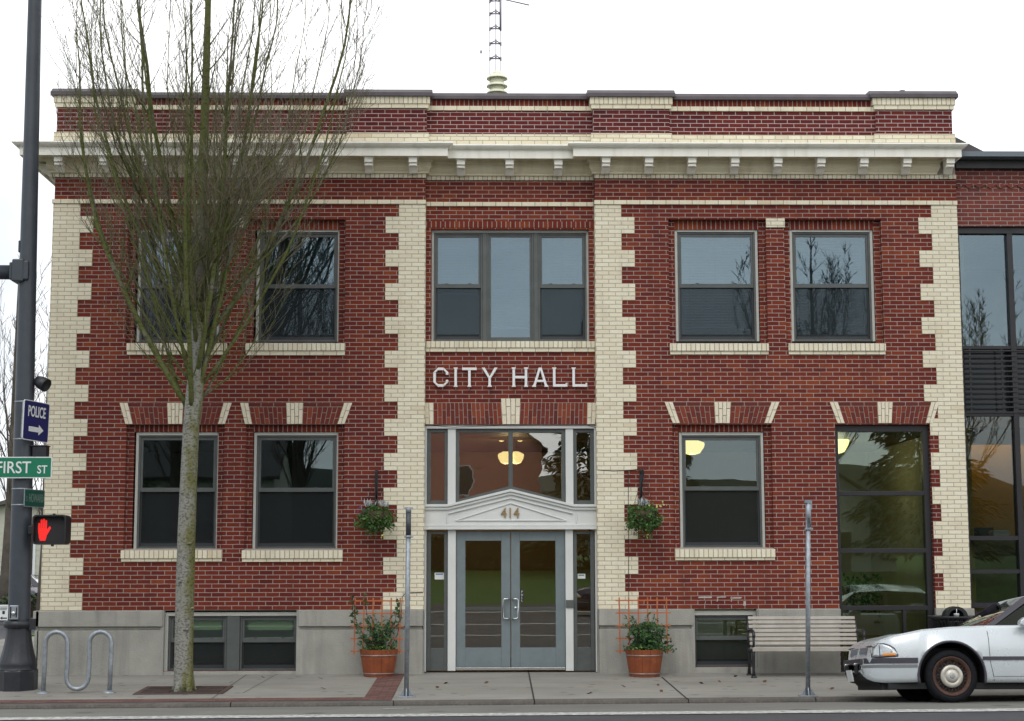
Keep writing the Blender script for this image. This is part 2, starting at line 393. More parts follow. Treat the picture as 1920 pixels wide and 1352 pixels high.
def leafmat(name, c1, c2, c3):
    m = bpy.data.materials.new(name); m.use_nodes = True
    nt = m.node_tree; N = nt.nodes; L = nt.links; b = N['Principled BSDF']
    g = N.new('ShaderNodeNewGeometry'); cr = N.new('ShaderNodeValToRGB'); e = cr.color_ramp.elements
    e[0].color = (*c1, 1); e[1].color = (*c3, 1); e.new(.5).color = (*c2, 1)
    L.new(g.outputs['Random Per Island'], cr.inputs[0]); L.new(cr.outputs[0], b.inputs['Base Color'])
    b.inputs['Roughness'].default_value = .45; b.inputs['Specular IOR Level'].default_value = .4
    return m
M['leaf'] = leafmat('shrub_leaf', (.018,.05,.018), (.03,.085,.022), (.06,.13,.03))
M['leaf_basket'] = leafmat('basket_leaf', (.03,.075,.015), (.05,.13,.02), (.09,.19,.04))
M['leaf_lime'] = leafmat('lime_leaf', (.08,.16,.015), (.14,.25,.03), (.22,.28,.05))
M['leaf_silver'] = leafmat('silver_leaf', (.30,.34,.34), (.42,.46,.46), (.55,.58,.58))
M['flower_purple'] = leafmat('purple_flower', (.06,.02,.12), (.10,.03,.20), (.16,.06,.24))
M['flower_yellow'] = leafmat('yellow_flower', (.45,.38,.05), (.55,.5,.12), (.6,.55,.25))
M['conifer'] = leafmat('conifer_needle', (.010,.025,.012), (.016,.04,.018), (.03,.06,.025))
M['hedge'] = leafmat('hedge_leaf', (.02,.04,.012), (.035,.07,.02), (.06,.09,.03))

def bark_mat(name, base, moss, side=None, amount=.5, scale=5.0, soft=.06):
    m = bpy.data.materials.new(name); m.use_nodes = True
    nt = m.node_tree; N = nt.nodes; L = nt.links; b = N['Principled BSDF']
    tc = N.new('ShaderNodeTexCoord')
    mp = N.new('ShaderNodeMapping'); mp.inputs['Scale'].default_value = (1, 1, .45); L.new(tc.outputs['Object'], mp.inputs[0])
    t = N.new('ShaderNodeTexNoise'); t.inputs['Scale'].default_value = scale; t.inputs['Detail'].default_value = 6; t.inputs['Roughness'].default_value = .65
    L.new(mp.outputs[0], t.inputs['Vector'])
    fac = t.outputs['Fac']
    if side:
        g = N.new('ShaderNodeNewGeometry'); dp = N.new('ShaderNodeVectorMath'); dp.operation = 'DOT_PRODUCT'
        L.new(g.outputs['Normal'], dp.inputs[0]); dp.inputs[1].default_value = side
        fac = mth(nt, 'ADD', fac, mth(nt, 'MULTIPLY', dp.outputs['Value'], .17))
    r = N.new('ShaderNodeMapRange'); r.interpolation_type = 'SMOOTHSTEP'; r.inputs[1].default_value = amount-soft; r.inputs[2].default_value = amount+soft
    L.new(fac, r.inputs[0])
    t2 = N.new('ShaderNodeTexNoise'); t2.inputs['Scale'].default_value = scale*7; t2.inputs['Detail'].default_value = 5
    mp2 = N.new('ShaderNodeMapping'); mp2.inputs['Scale'].default_value = (1, 1, 1.7); L.new(tc.outputs['Object'], mp2.inputs[0]); L.new(mp2.outputs[0], t2.inputs['Vector'])
    r2 = N.new('ShaderNodeMapRange'); r2.inputs[1].default_value = .36; r2.inputs[2].default_value = .52
    L.new(t2.outputs['Fac'], r2.inputs[0])
    m1 = N.new('ShaderNodeMix'); m1.data_type = 'RGBA'; m1.inputs[6].default_value = (*[c*.45 for c in base], 1); m1.inputs[7].default_value = (*base, 1); L.new(r2.outputs[0], m1.inputs[0])
    m3 = N.new('ShaderNodeMix'); m3.data_type = 'RGBA'; m3.inputs[6].default_value = (*[c*.55 for c in moss], 1); m3.inputs[7].default_value = (*moss, 1); L.new(r2.outputs[0], m3.inputs[0])
    m2 = N.new('ShaderNodeMix'); m2.data_type = 'RGBA'; L.new(r.outputs[0], m2.inputs[0]); L.new(m1.outputs[2], m2.inputs[6]); L.new(m3.outputs[2], m2.inputs[7])
    L.new(m2.outputs[2], b.inputs['Base Color']); b.inputs['Roughness'].default_value = .9; b.inputs['Specular IOR Level'].default_value = .2
    bp = N.new('ShaderNodeBump'); bp.inputs['Strength'].default_value = .8; bp.inputs['Distance'].default_value = .012
    L.new(t2.outputs['Fac'], bp.inputs['Height']); L.new(bp.outputs[0], b.inputs['Normal'])
    return m
M['bark'] = bark_mat('trunk_bark', (.27,.265,.235), (.14,.14,.05), side=(1,-.2,0), amount=.60, scale=3.6, soft=.13)
M['bark_limb'] = bark_mat('limb_bark', (.19,.18,.135), (.115,.128,.042), amount=.42, scale=2.5)
M['twig'] = mat('twig_bark', (.20,.155,.125), .85, col2=(.13,.12,.075), nscale=1.2)
M['bark_far'] = mat('far_bark', (.09,.075,.06), .9, noise=.3, nscale=3)

def ground_mat(name, c1, c2, c3, rough, s1=.6, s2=30.0, bump=.4, speck=None):
    m = bpy.data.materials.new(name); m.use_nodes = True
    nt = m.node_tree; N = nt.nodes; L = nt.links; b = N['Principled BSDF']
    uv = N.new('ShaderNodeTexCoord')
    a = N.new('ShaderNodeTexNoise'); a.inputs['Scale'].default_value = s1; a.inputs['Detail'].default_value = 8; a.inputs['Roughness'].default_value = .65
    mp = N.new('ShaderNodeMapping'); mp.inputs['Scale'].default_value = (.7, 1.4, 1); L.new(uv.outputs['Object'], mp.inputs[0]); L.new(mp.outputs[0], a.inputs['Vector'])
    f = N.new('ShaderNodeTexNoise'); f.inputs['Scale'].default_value = s2; f.inputs['Detail'].default_value = 6; L.new(uv.outputs['Object'], f.inputs['Vector'])
    ra = N.new('ShaderNodeMapRange'); ra.inputs[1].default_value = .35; ra.inputs[2].default_value = .65; L.new(a.outputs['Fac'], ra.inputs[0])
    rf = N.new('ShaderNodeMapRange'); rf.inputs[1].default_value = .3; rf.inputs[2].default_value = .7; L.new(f.outputs['Fac'], rf.inputs[0])
    x = N.new('ShaderNodeMix'); x.data_type = 'RGBA'; x.inputs[6].default_value = (*c1, 1); x.inputs[7].default_value = (*c2, 1); L.new(ra.outputs[0], x.inputs[0])
    y = N.new('ShaderNodeMix'); y.data_type = 'RGBA'; y.inputs[7].default_value = (*c3, 1); L.new(x.outputs[2], y.inputs[6])
    L.new(mth(nt, 'MULTIPLY', rf.outputs[0], .5), y.inputs[0])
    out = y.outputs[2]
    if speck:                                            # gum spots and small stains
        vo = N.new('ShaderNodeTexVoronoi'); vo.inputs['Scale'].default_value = speck; L.new(uv.outputs['Object'], vo.inputs['Vector'])
        rs = N.new('ShaderNodeMapRange'); rs.inputs[1].default_value = .10; rs.inputs[2].default_value = .17; rs.inputs[3].default_value = .55; rs.inputs[4].default_value = 0; L.new(vo.outputs['Distance'], rs.inputs[0])
        z = N.new('ShaderNodeMix'); z.data_type = 'RGBA'; z.inputs[7].default_value = (*[c*.4 for c in c2], 1); L.new(rs.outputs[0], z.inputs[0]); L.new(out, z.inputs[6]); out = z.outputs[2]
    L.new(out, b.inputs['Base Color']); b.inputs['Roughness'].default_value = rough; b.inputs['Specular IOR Level'].default_value = .35
    bp = N.new('ShaderNodeBump'); bp.inputs['Strength'].default_value = bump; bp.inputs['Distance'].default_value = .01
    L.new(f.outputs['Fac'], bp.inputs['Height']); L.new(bp.outputs[0], b.inputs['Normal'])
    return m
M['asphalt'] = ground_mat('asphalt', (.055,.055,.062), (.085,.085,.09), (.035,.035,.04), .8, .8, 60, .6)
M['sidewalk'] = ground_mat('pavement_concrete', (.29,.28,.25), (.20,.19,.168), (.30,.29,.26), .85, 1.1, 45, .3, speck=2.6)
M['gutter'] = ground_mat('gutter_concrete', (.20,.195,.175), (.15,.145,.13), (.12,.12,.11), .85, 1.5, 40, .3, speck=1.1)
M['kerb'] = ground_mat('kerb_concrete', (.16,.145,.13), (.085,.078,.07), (.055,.05,.046), .9, 2.5, 30, .6)
M['grass'] = ground_mat('grass_ground', (.05,.12,.02), (.065,.145,.028), (.035,.08,.016), .9, .5, 25, .5)
M['paint_white'] = mat('road_paint', (.66,.66,.62), .7, col2=(.16,.155,.15), nscale=14, detail=6)
M['car_paint'] = mat('silver_car_paint', (.60,.645,.67), .26, metal=.2, noise=.03, nscale=3, coat=.6)
M['car_dark'] = mat('dark_blue_car_paint', (.012,.014,.05), .25, coat=.8)
M['car_trim'] = mat('grey_rubber_trim', (.05,.045,.06), .5)
M['tyre'] = mat('tyre_rubber', (.009,.0095,.012), .8, spec=.2, noise=.25, nscale=20)
M['rust_rim'] = mat('rusty_rim', (.085,.042,.03), .7, metal=.3, noise=.35, nscale=25)
M['hubcap'] = mat('hubcap_silver', (.50,.47,.41), .4, metal=.5, noise=.12, nscale=15)
M['headlight'] = mat('headlight_lens', (.55,.58,.58), .08, metal=.7, noise=.25, nscale=16, coat=1)
M['amber'] = mat('amber_lens', (.75,.26,.015), .15, coat=1)
M['car_black'] = mat('car_underside', (.01,.01,.012), .7)
M['seat_cloth'] = mat('car_seat_cloth', (.10,.10,.12), .9)
M['house_pale'] = mat('pale_siding', (.50,.50,.42), .7, noise=.06)
M['house_salmon'] = mat('salmon_siding', (.60,.27,.22), .8, noise=.08)
M['house_white'] = mat('white_siding', (.62,.64,.62), .7, noise=.06)
M['shingle'] = mat('roof_shingle', (.10,.09,.085), .9, noise=.25, nscale=5)
M['win_dark'] = mat('far_window', (.03,.035,.04), .2)
# ================================================================ the city hall
XL, XR = -6.782, 7.577
Z0, CH, BL = .969, .0671, .2085
ZS = Z0+95*CH                                   # string course
XC0, XC1 = PX(796.5, 560), PX(1117, 560)        # centre bay
YB = .15                                        # its set-back
hall = thing('city_hall', 'two-storey red brick city hall with cream brick quoins, bracketed white cornice and grey double doors', 'building', (0, 0, 0))

def rects_minus(x0, x1, z0, z1, holes):
    xs = sorted({x0, x1, *[min(max(h[i], x0), x1) for h in holes for i in (0, 1)]})
    zs = sorted({z0, z1, *[min(max(h[i], z0), z1) for h in holes for i in (2, 3)]})
    for i in range(len(xs)-1):
        for j in range(len(zs)-1):
            a, b, c, d = xs[i], xs[i+1], zs[j], zs[j+1]
            mx, mz = (a+b)/2, (c+d)/2
            if not any(h[0] < mx < h[1] and h[2] < mz < h[3] for h in holes): yield a, b, c, d
def wall(mb, x0, x1, z0, z1, Y, holes, depth, outer=True):
    for a, b, c, d in rects_minus(x0, x1, z0, z1, holes):
        mb.poly([(a,Y,c),(b,Y,c),(b,Y,d),(a,Y,d)]); mb.poly([(b,Y+depth,c),(a,Y+depth,c),(a,Y+depth,d),(b,Y+depth,d)])
    e = Y+depth
    for a, b, c, d in holes:
        a, b, c, d = max(a, x0), min(b, x1), max(c, z0), min(d, z1)
        mb.poly([(a,Y,c),(a,Y,d),(a,e,d),(a,e,c)]); mb.poly([(b,Y,c),(b,e,c),(b,e,d),(b,Y,d)])
        mb.poly([(a,Y,d),(b,Y,d),(b,e,d),(a,e,d)])
        if c > z0: mb.poly([(a,Y,c),(a,e,c),(b,e,c),(b,Y,c)])
    if outer:
        mb.poly([(x0,Y,z0),(x0,Y,z1),(x0,e,z1),(x0,e,z0)]); mb.poly([(x1,Y,z0),(x1,e,z0),(x1,e,z1),(x1,Y,z1)])
        mb.poly([(x0,Y,z1),(x1,Y,z1),(x1,e,z1),(x0,e,z1)])

def span(x0, x1, y0, y1, Y=0.0):
    """measured box -> x0, x1, z0, z1 on depth Y"""
    xm, ym = (x0+x1)/2, (y0+y1)/2
    return PX(x0, ym, Y), PX(x1, ym, Y), PZ(y1, Y, xm), PZ(y0, Y, xm)

# openings in the brick (at the wall face)
OP = {'u1': span(238,424,411,644), 'u2': span(462,647,411,644), 'u4': span(1254.5,1438,411,645), 'u5': span(1472,1655,411,645),
      'l1': span(234,419,796,1031), 'l2': span(459,645,796,1031), 'l3': span(1262,1449,796,1030)}
SF = span(1571.5,1751,796,1262)
SF = (SF[0], SF[1], -.35, SF[3])
BA = span(305,559,1147,1258.5); BB = span(1299.5,1421.5,1144,1251)
BA = (BA[0], BA[1], BA[2], Z0); BB = (BB[0], BB[1], BB[2], Z0)
ZTOP = PZ(334)
mb = MB()
wall(mb, XL, XC0, -.4, ZTOP, 0, [OP['u1'], OP['u2'], OP['l1'], OP['l2'], BA], .34)
wall(mb, XC1, XR, -.4, ZTOP, 0, [OP['u4'], OP['u5'], OP['l3'], SF, BB], .34)
WC = span(808.5,1104.5,430,641,YB)
EN = span(795,1121,797,1262,YB)
wall(mb, XC0, XC1, -.4, ZTOP, YB, [WC, (XC0-.1, XC1+.1, -.5, EN[3])], .22, outer=False)
for k in ('u1','u2','u4','u5','l1','l2','l3'):          # stepped brick jambs
    a, b, c, d = OP[k]; w = .105
    mb.box(a, a+w, .10, .30, c, d); mb.box(b-w, b, .10, .30, c, d)
# side and rear walls
mb.box(XL+.002, XL+.30, .341, 13, -.4, ZTOP); mb.box(XR-.30, XR-.002, .341, 13, -.4, ZTOP); mb.box(XL+.301, XR-.301, 12.7, 13, -.4, ZTOP)
mb.build('wall', M['brick'], hall, uvoff=(-XL, 0))
# header rows over the openings
for k in ('u1','u2','u4','u5','l1','l2','l3'):
    a, b, c, d = OP[k]; h = .15 if k[0] == 'u' else .105
    mb = MB(); mb.box(a+.106, b-.106, .098, .28, d-h, d); mb.build('soldier_course', M['brick_row'], hall)
mb = MB(); a, b, c, d = span(799,1116,415.5,427,YB); mb.box(XC0+.01, XC1-.01, YB-.006, YB+.04, c, d)
mb.build('soldier_course', M['brick_row'], hall)

# quoins: four courses wide, four narrow
def quoin(xa, side, lim=None):
    mb = MB(); r = 0
    while r < 95:
        n = 4 if r+4 <= 95 else 95-r
        w = (3 if (r//4) % 2 == 0 else 2)*BL
        x0, x1 = (xa, xa+w) if side > 0 else (xa-w, xa)
        z0, z1 = Z0+r*CH, Z0+(r+n)*CH
        if lim and z0 < lim[1]-.05: x0 = max(x0, lim[0]+.003)
        mb.box(x0, x1, -.012, .02, z0, z1)
        r += n
    # return round the corner
    return mb
q = quoin(XL, 1); q.box(XL-.012, XL-.0005, -.012, .62, Z0, ZS); q.build('quoin_column', M['cream'], hall, uvoff=(-XL, 0))
q = quoin(XC0, -1); q.box(XC0+.0005, XC0+.008, -.012, YB-.001, Z0, ZS); q.build('quoin_column', M['cream'], hall, uvoff=(-XC0, 0))
q = quoin(XC1, 1); q.box(XC1-.008, XC1-.0005, -.012, YB-.001, Z0, ZS); q.build('quoin_column', M['cream'], hall, uvoff=(-XC1, 0))
quoin(XR, -1, (SF[1], SF[3])).build('quoin_column', M['cream'], hall, uvoff=(-XR, 0))
# red brick infill already shows between storefront and quoin
# string course
sc = PZ(379); mb = MB(); mb.box(XL-.03, XC0+.012, -.035, .02, ZS, ZS+CH); mb.box(XC1-.012, XR+.004, -.035, .02, ZS, ZS+CH); mb.box(XC0+.013, XC1-.013, YB-.03, YB+.02, ZS, ZS+CH)
mb.box(XL-.03, XL-.001, .021, 6, ZS, ZS+CH)
mb.build('string_course', M['cream_course'], hall, bevel=.004)
# cream block between the upper windows
for x0, x1 in ((428, 464), (1436, 1471)):
    a, b, c, d = span(x0, x1, 410, 426.5); mb = MB(); mb.box(a, b, -.02, .01, c, d); mb.build('pier_block', M['cream'], hall)

# lintels
def lintel(bx0, bx1, tx0, tx1, kb0, kb1, kt0, kt1, yb, yt, Y=0.0, course=True, kyt=None, wl=.115):
    zb, zt = PZ(yb, Y, (bx0+bx1)/2), PZ(yt, Y, (bx0+bx1)/2)
    B0, B1 = PX(bx0, yb, Y), PX(bx1, yb, Y); T0, T1 = PX(tx0, yt, Y), PX(tx1, yt, Y)
    K0, K1, L0, L1 = PX(kb0, yb, Y), PX(kb1, yb, Y), PX(kt0, yt, Y), PX(kt1, yt, Y)
    zk = PZ(kyt, Y, (bx0+bx1)/2) if kyt else zt
    def fan(mb, b0, b1, t0, t1, z0, z1, n, y0, y1, splits):
        for i in range(n):
            s0, s1 = i/n, (i+1)/n
            for j in range(len(splits[i % 2])-1):
                f0, f1 = splits[i % 2][j], splits[i % 2][j+1]
                g = .005
                def pt(s, f, dx, dz):
                    x = (b0+(b1-b0)*s)*(1-f) + (t0+(t1-t0)*s)*f
                    return (x+dx, z0+(z1-z0)*f+dz)
                mb.prism([pt(s0,f0,g,g), pt(s1,f0,-g,g), pt(s1,f1,-g,-g), pt(s0,f1,g,-g)], y0, y1)
    back = MB(); back.prism([(B0+.01,zb),(B1-.01,zb),(T1-.02,zt-.004),(T0+.02,zt-.004)], Y-.004, Y+.05)
    lp = back.build('lintel', M['mortar'], hall)
    zr = zt-CH if course else zt
    fr = (zr-zb)/(zt-zb)
    xl = lambda f, a, b: a+(b-a)*f
    for sgn in (0, 1):                              # red radiating bricks
        mb = MB()
        if sgn == 0: b0, b1, t0, t1 = B0+wl, K0, xl(fr, B0+wl, T0+wl*1.15), xl(fr, K0, L0)
        else: b0, b1, t0, t1 = K1, B1-wl, xl(fr, K1, L1), xl(fr, B1-wl, T1-wl*1.15)
        fan(mb, b0, b1, t0, t1, zb, zr, max(3, round((b1-b0)/.068)), Y-.010, Y+.03, ((0,.66,1),(0,.34,1)))
        if course:
            u0, u1 = (T0+wl*1.15, L0) if sgn == 0 else (L1, T1-wl*1.15)
            n = max(2, round((u1-u0)/BL))
            for i in range(n): mb.box(u0+(u1-u0)*i/n+.006, u0+(u1-u0)*(i+1)/n-.006, Y-.010, Y+.03, zr+.006, zt-.006)
        mb.build('brick_fan', M['red_voussoir'], lp)
    mb = MB(); fan(mb, K0, K1, L0, L1, zb, zk, 4 if (K1-K0) > .2 else 3, Y-.022, Y+.03, ((0,.36,1),(0,.68,1)))
    mb.build('keystone', M['cream_voussoir'], lp)
    for b0, b1, t0, t1 in ((B0, B0+wl, T0, T0+wl*1.15), (B1-wl, B1, T1-wl*1.15, T1)):
        mb = MB(); fan(mb, b0, b1, t0, t1, zb, zt, 2, Y-.018, Y+.03, ((0,.3,1),(0,.62,1)))
        mb.build('voussoir', M['cream_voussoir'], lp)
lintel(235, 422.5, 224, 435, 315, 342, 313.8, 344, 795.5, 755)
lintel(459, 646.5, 450, 661, 538, 567, 537, 568.5, 795.5, 755)
lintel(1261, 1446.5, 1245.5, 1461.7, 1341, 1368, 1339, 1370, 794, 753.5)
lintel(1570, 1749, 1555, 1761, 1646.5, 1671.5, 1644.5, 1673.4, 794, 753.5)
lintel(797.5, 1116, 795, 1119, 942, 974, 939, 976, 796, 755, YB, course=False, kyt=747, wl=.13)

# sills
def sill(x0, x1, yt, ym, yb, Y=0.0, name='window_sill'):
    a, b, z0, z1 = span(x0, x1, yt, ym, Y); _, _, z2, _ = span(x0, x1, ym, yb, Y)
    mb = MB(); mb.box(a, b, Y-.055, Y+.11, z0, z1); mb.cur = 1; mb.box(a+.004, b-.004, Y-.03, Y+.09, z2, z0-.001)
    mb.cur = 2; mb.prismx([(Y-.05, z1), (Y+.12, z1), (Y+.12, z1+.03)], a+.002, b-.002)
    return mb.build(name, [M['cream_row'], M['cream_course'], M['mortar']], hall, bevel=.004)
sill(238.5, 426, 644.5, 658, 665.5); sill(461, 647.5, 644.5, 658, 666.5)
sill(1255.8, 1440.8, 645, 658.5, 665); sill(1478, 1659.8, 645, 658.5, 665)
sill(227.5, 417, 1032, 1047, 1053); sill(454, 643, 1032, 1047, 1053.5); sill(1265, 1453, 1030, 1045, 1050.5)
a, b, z0, z1 = span(795, 1118, 640.5, 652.5, YB); _, _, z2, _ = span(795, 1118, 652.5, 660, YB)
mb = MB(); mb.box(XC0+.012, XC1-.012, YB-.05, YB+.09, z0, z1); mb.cur = 1; mb.box(XC0+.014, XC1-.014, YB-.03, YB+.08, z2, z0-.001)
mb.build('window_sill', [M['cream_row'], M['cream_course']], hall, bevel=.004)

# repaired mortar over the right basement window
mb = MB(); r = random.Random(4)
for px, py, w_, h_ in ((1322,1120,26,3),(1352,1119.5,18,2.6),(1380,1121,22,3),(1396,1131,5,9),(1322,1131,3,8),(1345,1124,3,8),(1372,1124,3.5,9)):
    a, b, c, d = span(px-w_/2, px+w_/2, py-h_/2, py+h_/2); mb.prism([(a, c), (b-.02*r.random(), c+.008*r.random()), (b, d), (a+.02*r.random(), d-.008*r.random())], -.005, .01)
mb.build('mortar_patch', mat('pale_mortar', (.44,.40,.37), .9, noise=.12, nscale=30), hall)

# windows
def slats(mb, x0, x1, z0, z1, Y, step=.0255, tilt=.010):
    z = z1
    while z > z0:
        mb.add([(x0,Y-.009,z-tilt),(x1,Y-.009,z-tilt),(x1,Y+.009,z+tilt*.4),(x0,Y+.009,z+tilt*.4)], [(0,1,2,3)]); z -= step
    mb.box(x0, x1, Y-.012, Y+.012, z0-.022, z0-.004); mb.box(x0, x1, Y-.015, Y+.015, z1+.012, z1+.04)
    for t in (.12, .5, .88): mb.box(x0+(x1-x0)*t-.003, x0+(x1-x0)*t+.003, Y-.012, Y-.0105, z0, z1)
def sash_parts(mb, x0, x1, z0, z1, Y, zm, fw=.03, sw=.036):
    """frame and two sashes inside x0..x1, z0..z1; returns glass boxes"""
    mb.cur = 1
    mb.box(x0, x0+fw, Y+.02, Y+.12, z0, z1); mb.box(x1-fw, x1, Y+.02, Y+.12, z0, z1)
    mb.box(x0+fw, x1-fw, Y+.022, Y+.12, z1-fw, z1); mb.box(x0+fw, x1-fw, Y+.018, Y+.12, z0, z0+.035)
    a, b = x0+fw, x1-fw; c, d = z0+.035, z1-fw
    if zm is None:
        mb.box(a, a+sw, Y+.035, Y+.075, c, d); mb.box(b-sw, b, Y+.035, Y+.075, c, d)
        mb.box(a+sw, b-sw, Y+.036, Y+.075, d-sw, d); mb.box(a+sw, b-sw, Y+.036, Y+.075, c, c+sw)
        return [(a+sw, b-sw, c+sw, d-sw)]
    mb.box(a, a+sw, Y+.035, Y+.07, zm, d); mb.box(b-sw, b, Y+.035, Y+.07, zm, d)
    mb.box(a+sw, b-sw, Y+.037, Y+.07, d-.045, d); mb.box(a, b, Y+.033, Y+.071, zm-.035, zm+.03)
    mb.box(a+.25*(b-a)-.03, a+.25*(b-a)+.02, Y+.028, Y+.04, zm+.030, zm+.042); mb.box(a+.75*(b-a)-.02, a+.75*(b-a)+.03, Y+.028, Y+.04, zm+.030, zm+.042)
    mb.cur = 2
    mb.box(a, a+sw*.8, Y+.072, Y+.105, c, zm-.036); mb.box(b-sw*.8, b, Y+.072, Y+.105, c, zm-.036)
    mb.box(a+sw*.8, b-sw*.8, Y+.074, Y+.105, c, c+.085)
    return [(a+sw, b-sw, zm+.03, d-.045), (a+sw*.8, b-sw*.8, c+.085, zm-.036)]
def pane(parent, g, Y, m):
    mb = MB(); mb.box(g[0]-.004, g[1]+.004, Y, Y+.006, g[2]-.004, g[3]+.004); mb.build('pane', m, parent)
def window(x0, x1, y0, y1, ym, Y=.12, blind=None, gm='glass', trim=True, screen=True, shade=None, blind_up=True, tb=True):
    a, b, c, d = span(x0, x1, y0, y1, Y); zm = PZ(ym, Y, (x0+x1)/2) if ym else None
    mb = MB()
    if trim:
        mb.box(a, a+.042, Y, Y+.12, c, d); mb.box(b-.042, b, Y, Y+.12, c, d); mb.box(a+.042, b-.042, Y-.004, Y+.12, d-.045, d)
        mb.box(a+.042, b-.042, Y-.012, Y+.0, d-.012, d-.001)
        gs = sash_parts(mb, a+.042, b-.042, c, d-.045, Y, zm)
    else: gs = sash_parts(mb, a, b, c, d, Y, zm)
    w = mb.build('window', [M['trim'], M['frame'], M['frame_dark']], hall, bevel=.003, seg=1)
    pane(w, gs[0], Y+.05, M[gm])
    if len(gs) > 1:
        pane(w, gs[1], Y+.085, M[gm])
        if screen:
            s = MB(); g = gs[1]; s.box(g[0]-.002, g[1]+.002, Y+.066, Y+.068, g[2]-.03, g[3]+.002); s.build('insect_screen', M['screen_up' if gm == 'glass_up' else 'screen'], w)
    if blind is not None:
        s = MB(); slats(s, a+.12, b-.12, PZ(blind, Y, (x0+x1)/2), d-.13, Y+.19); s.build('blind', M['blind'], w)
    if shade is not None:
        s = MB(); s.box(a+.10, b-.10, Y+.15, Y+.154, PZ(shade, Y, (x0+x1)/2), d-.06); s.build('roller_shade', M['shade'], w)
    return w
window(258.5, 413, 430, 641, 536, gm='glass_up')
window(481, 638, 430, 641, 536, gm='glass_up', blind=640)
window(1266, 1422, 430, 640, 535, gm='glass_up', blind=613)
window(1482, 1638.5, 430, 640, 535, gm='glass_up', blind=611)
window(253, 411.5, 811, 1029, 918)
window(475, 635.5, 811, 1029, 918)
window(1274.5, 1433, 811, 1027, 915.5)
# three-light window of the centre bay
Yc = YB+.07
a, b, c, d = span(809, 1104, 430.5, 640, Yc); mb = MB()
mb.box(a, a+.035, Yc, Yc+.12, c, d); mb.box(b-.035, b, Yc, Yc+.12, c, d); mb.box(a+.035, b-.035, Yc-.004, Yc+.12, d-.05, d)
m0, m1, m2, m3 = [PX(q, 535, Yc) for q in (905, 913, 1001, 1009)]
zm = PZ(535.5, Yc)
g1 = sash_parts(mb, a+.035, m0, c, d-.05, Yc, zm); g2 = sash_parts(mb, m1, m2, c, d-.05, Yc, None); g3 = sash_parts(mb, m3, b-.035, c, d-.05, Yc, zm)
mb.cur = 1; mb.box(m0, m1, Yc+.01, Yc+.12, c, d-.05); mb.box(m2, m3, Yc+.01, Yc+.12, c, d-.05)
w = mb.build('window', [M['trim'], M['frame'], M['frame_dark']], hall, bevel=.003, seg=1)
for g, y in ((g1[0], .05), (g1[1], .085), (g2[0], .055), (g3[0], .05), (g3[1], .085)): pane(w, g, Yc+y, M['glass_up'])
for g in (g1[1], g3[1]):
    s = MB(); s.box(g[0]-.002, g[1]+.002, Yc+.066, Yc+.068, g[2]-.03, g[3]+.002); s.build('insect_screen', M['screen_up'], w)
for g, zl in ((g1, zm-.1), (g2, c+.25), (g3, zm)):
    s = MB(); slats(s, g[0][0]-.02, g[0][1]+.02, zl, d-.12, Yc+.19); s.build('blind', M['blind'], w)
# basement windows
def basement(parts, Y=.07, shade=None):
    for x0, x1, y0, y1, ym in parts: window(x0, x1, y0, y1, ym, Y=Y, trim=False, shade=shade, gm='glass_store')
mb = MB(); a, b, c, d = span(306, 558, 1148, 1258, .05)
mb.box(a, b, .05, .2, d-.055, d); mb.box(a, a+.07, .05, .2, c, d-.055); mb.cur = 1; p, q = PX(425, 1200, .05), PX(449, 1200, .05); mb.box(p, q, .06, .2, c, d-.055)
mb.build('window_surround', [M['trim'], M['frame']], hall, bevel=.003)
basement([(315.5, 424.5, 1154, 1258, 1200.5), (449.5, 558, 1154, 1258, 1200.5)], shade=1182)
mb = MB(); a, b, c, d = span(1300, 1421, 1145, 1251, .05)
mb.box(a, b, .05, .2, d-.07, d); mb.box(b-.07, b, .052, .2, c, d-.07); mb.build('window_surround', M['trim'], hall, bevel=.003)
basement([(1301, 1412, 1153.5, 1251, 1196)])

# storefront opening
Ys = .09
a, b, c, d = SF[0]+.003, SF[1]-.003, -.12, SF[3]-.002
mb = MB(); fw = .095
mb.box(a, a+.06, Ys, Ys+.14, c, d); mb.box(b-fw, b, Ys, Ys+.14, c, d); mb.box(a+.06, b-fw, Ys-.003, Ys+.14, d-.105, d)
rails = [PZ(q, Ys, 1660) for q in (925, 1032.5, 1140)]
for z in rails: mb.box(a+.06, b-fw, Ys+.004, Ys+.12, z-.035, z+.035)
mb.box(a+.06, b-fw, Ys+.002, Ys+.13, c, c+.14); xm = PX(1697, 1170, Ys); mb.box(xm-.025, xm+.025, Ys+.008, Ys+.11, c+.14, rails[2]-.035)
w = mb.build('storefront_window', M['bronze'], hall, bevel=.004)
zs = [c+.14]+[z for q in reversed(rails) for z in (q-.035, q+.035)]+[d-.105]
for i in range(0, 8, 2):
    pane(w, (a+.06, b-fw, zs[i], zs[i+1]), Ys+.06, M['glass_store'])

# plinth
def plinth(x0, x1, ret=None, inner=0):
    mb = MB(); zt, zg, zh = Z0-.002, PZ(1173), PZ(1179.5)
    mb.box(x0, x1, -.085, .0-.001, zg, zt); mb.box(x0+.01, x1-.01, -.035, -.002, zh, zg); mb.box(x0+(.02 if inner >= 0 else 0), x1-(.02 if inner <= 0 else 0), -.062, -.0015, -.4, zh)
    if ret: mb.box(XL-.10, XL-.001, -.085, 12, zg, zt); mb.box(XL-.075, XL-.002, -.062, 12, -.4, zh)
    if inner: q, e_ = (x1+.0045, .012) if inner > 0 else (x0-.0045, -.012); mb.box(min(q, q+e_), max(q, q+e_), -.05, YB+.06, -.4, zt)
    return mb.build('plinth_block', M['concrete'], hall, bevel=.012)
p = plinth(PX(66, 1160, -.08), PX(305, 1160, -.08), True)
plinth(PX(559.5, 1160, -.08), XC0-.004, inner=1); plinth(XC1+.004, PX(1299, 1160, -.08), inner=-1)
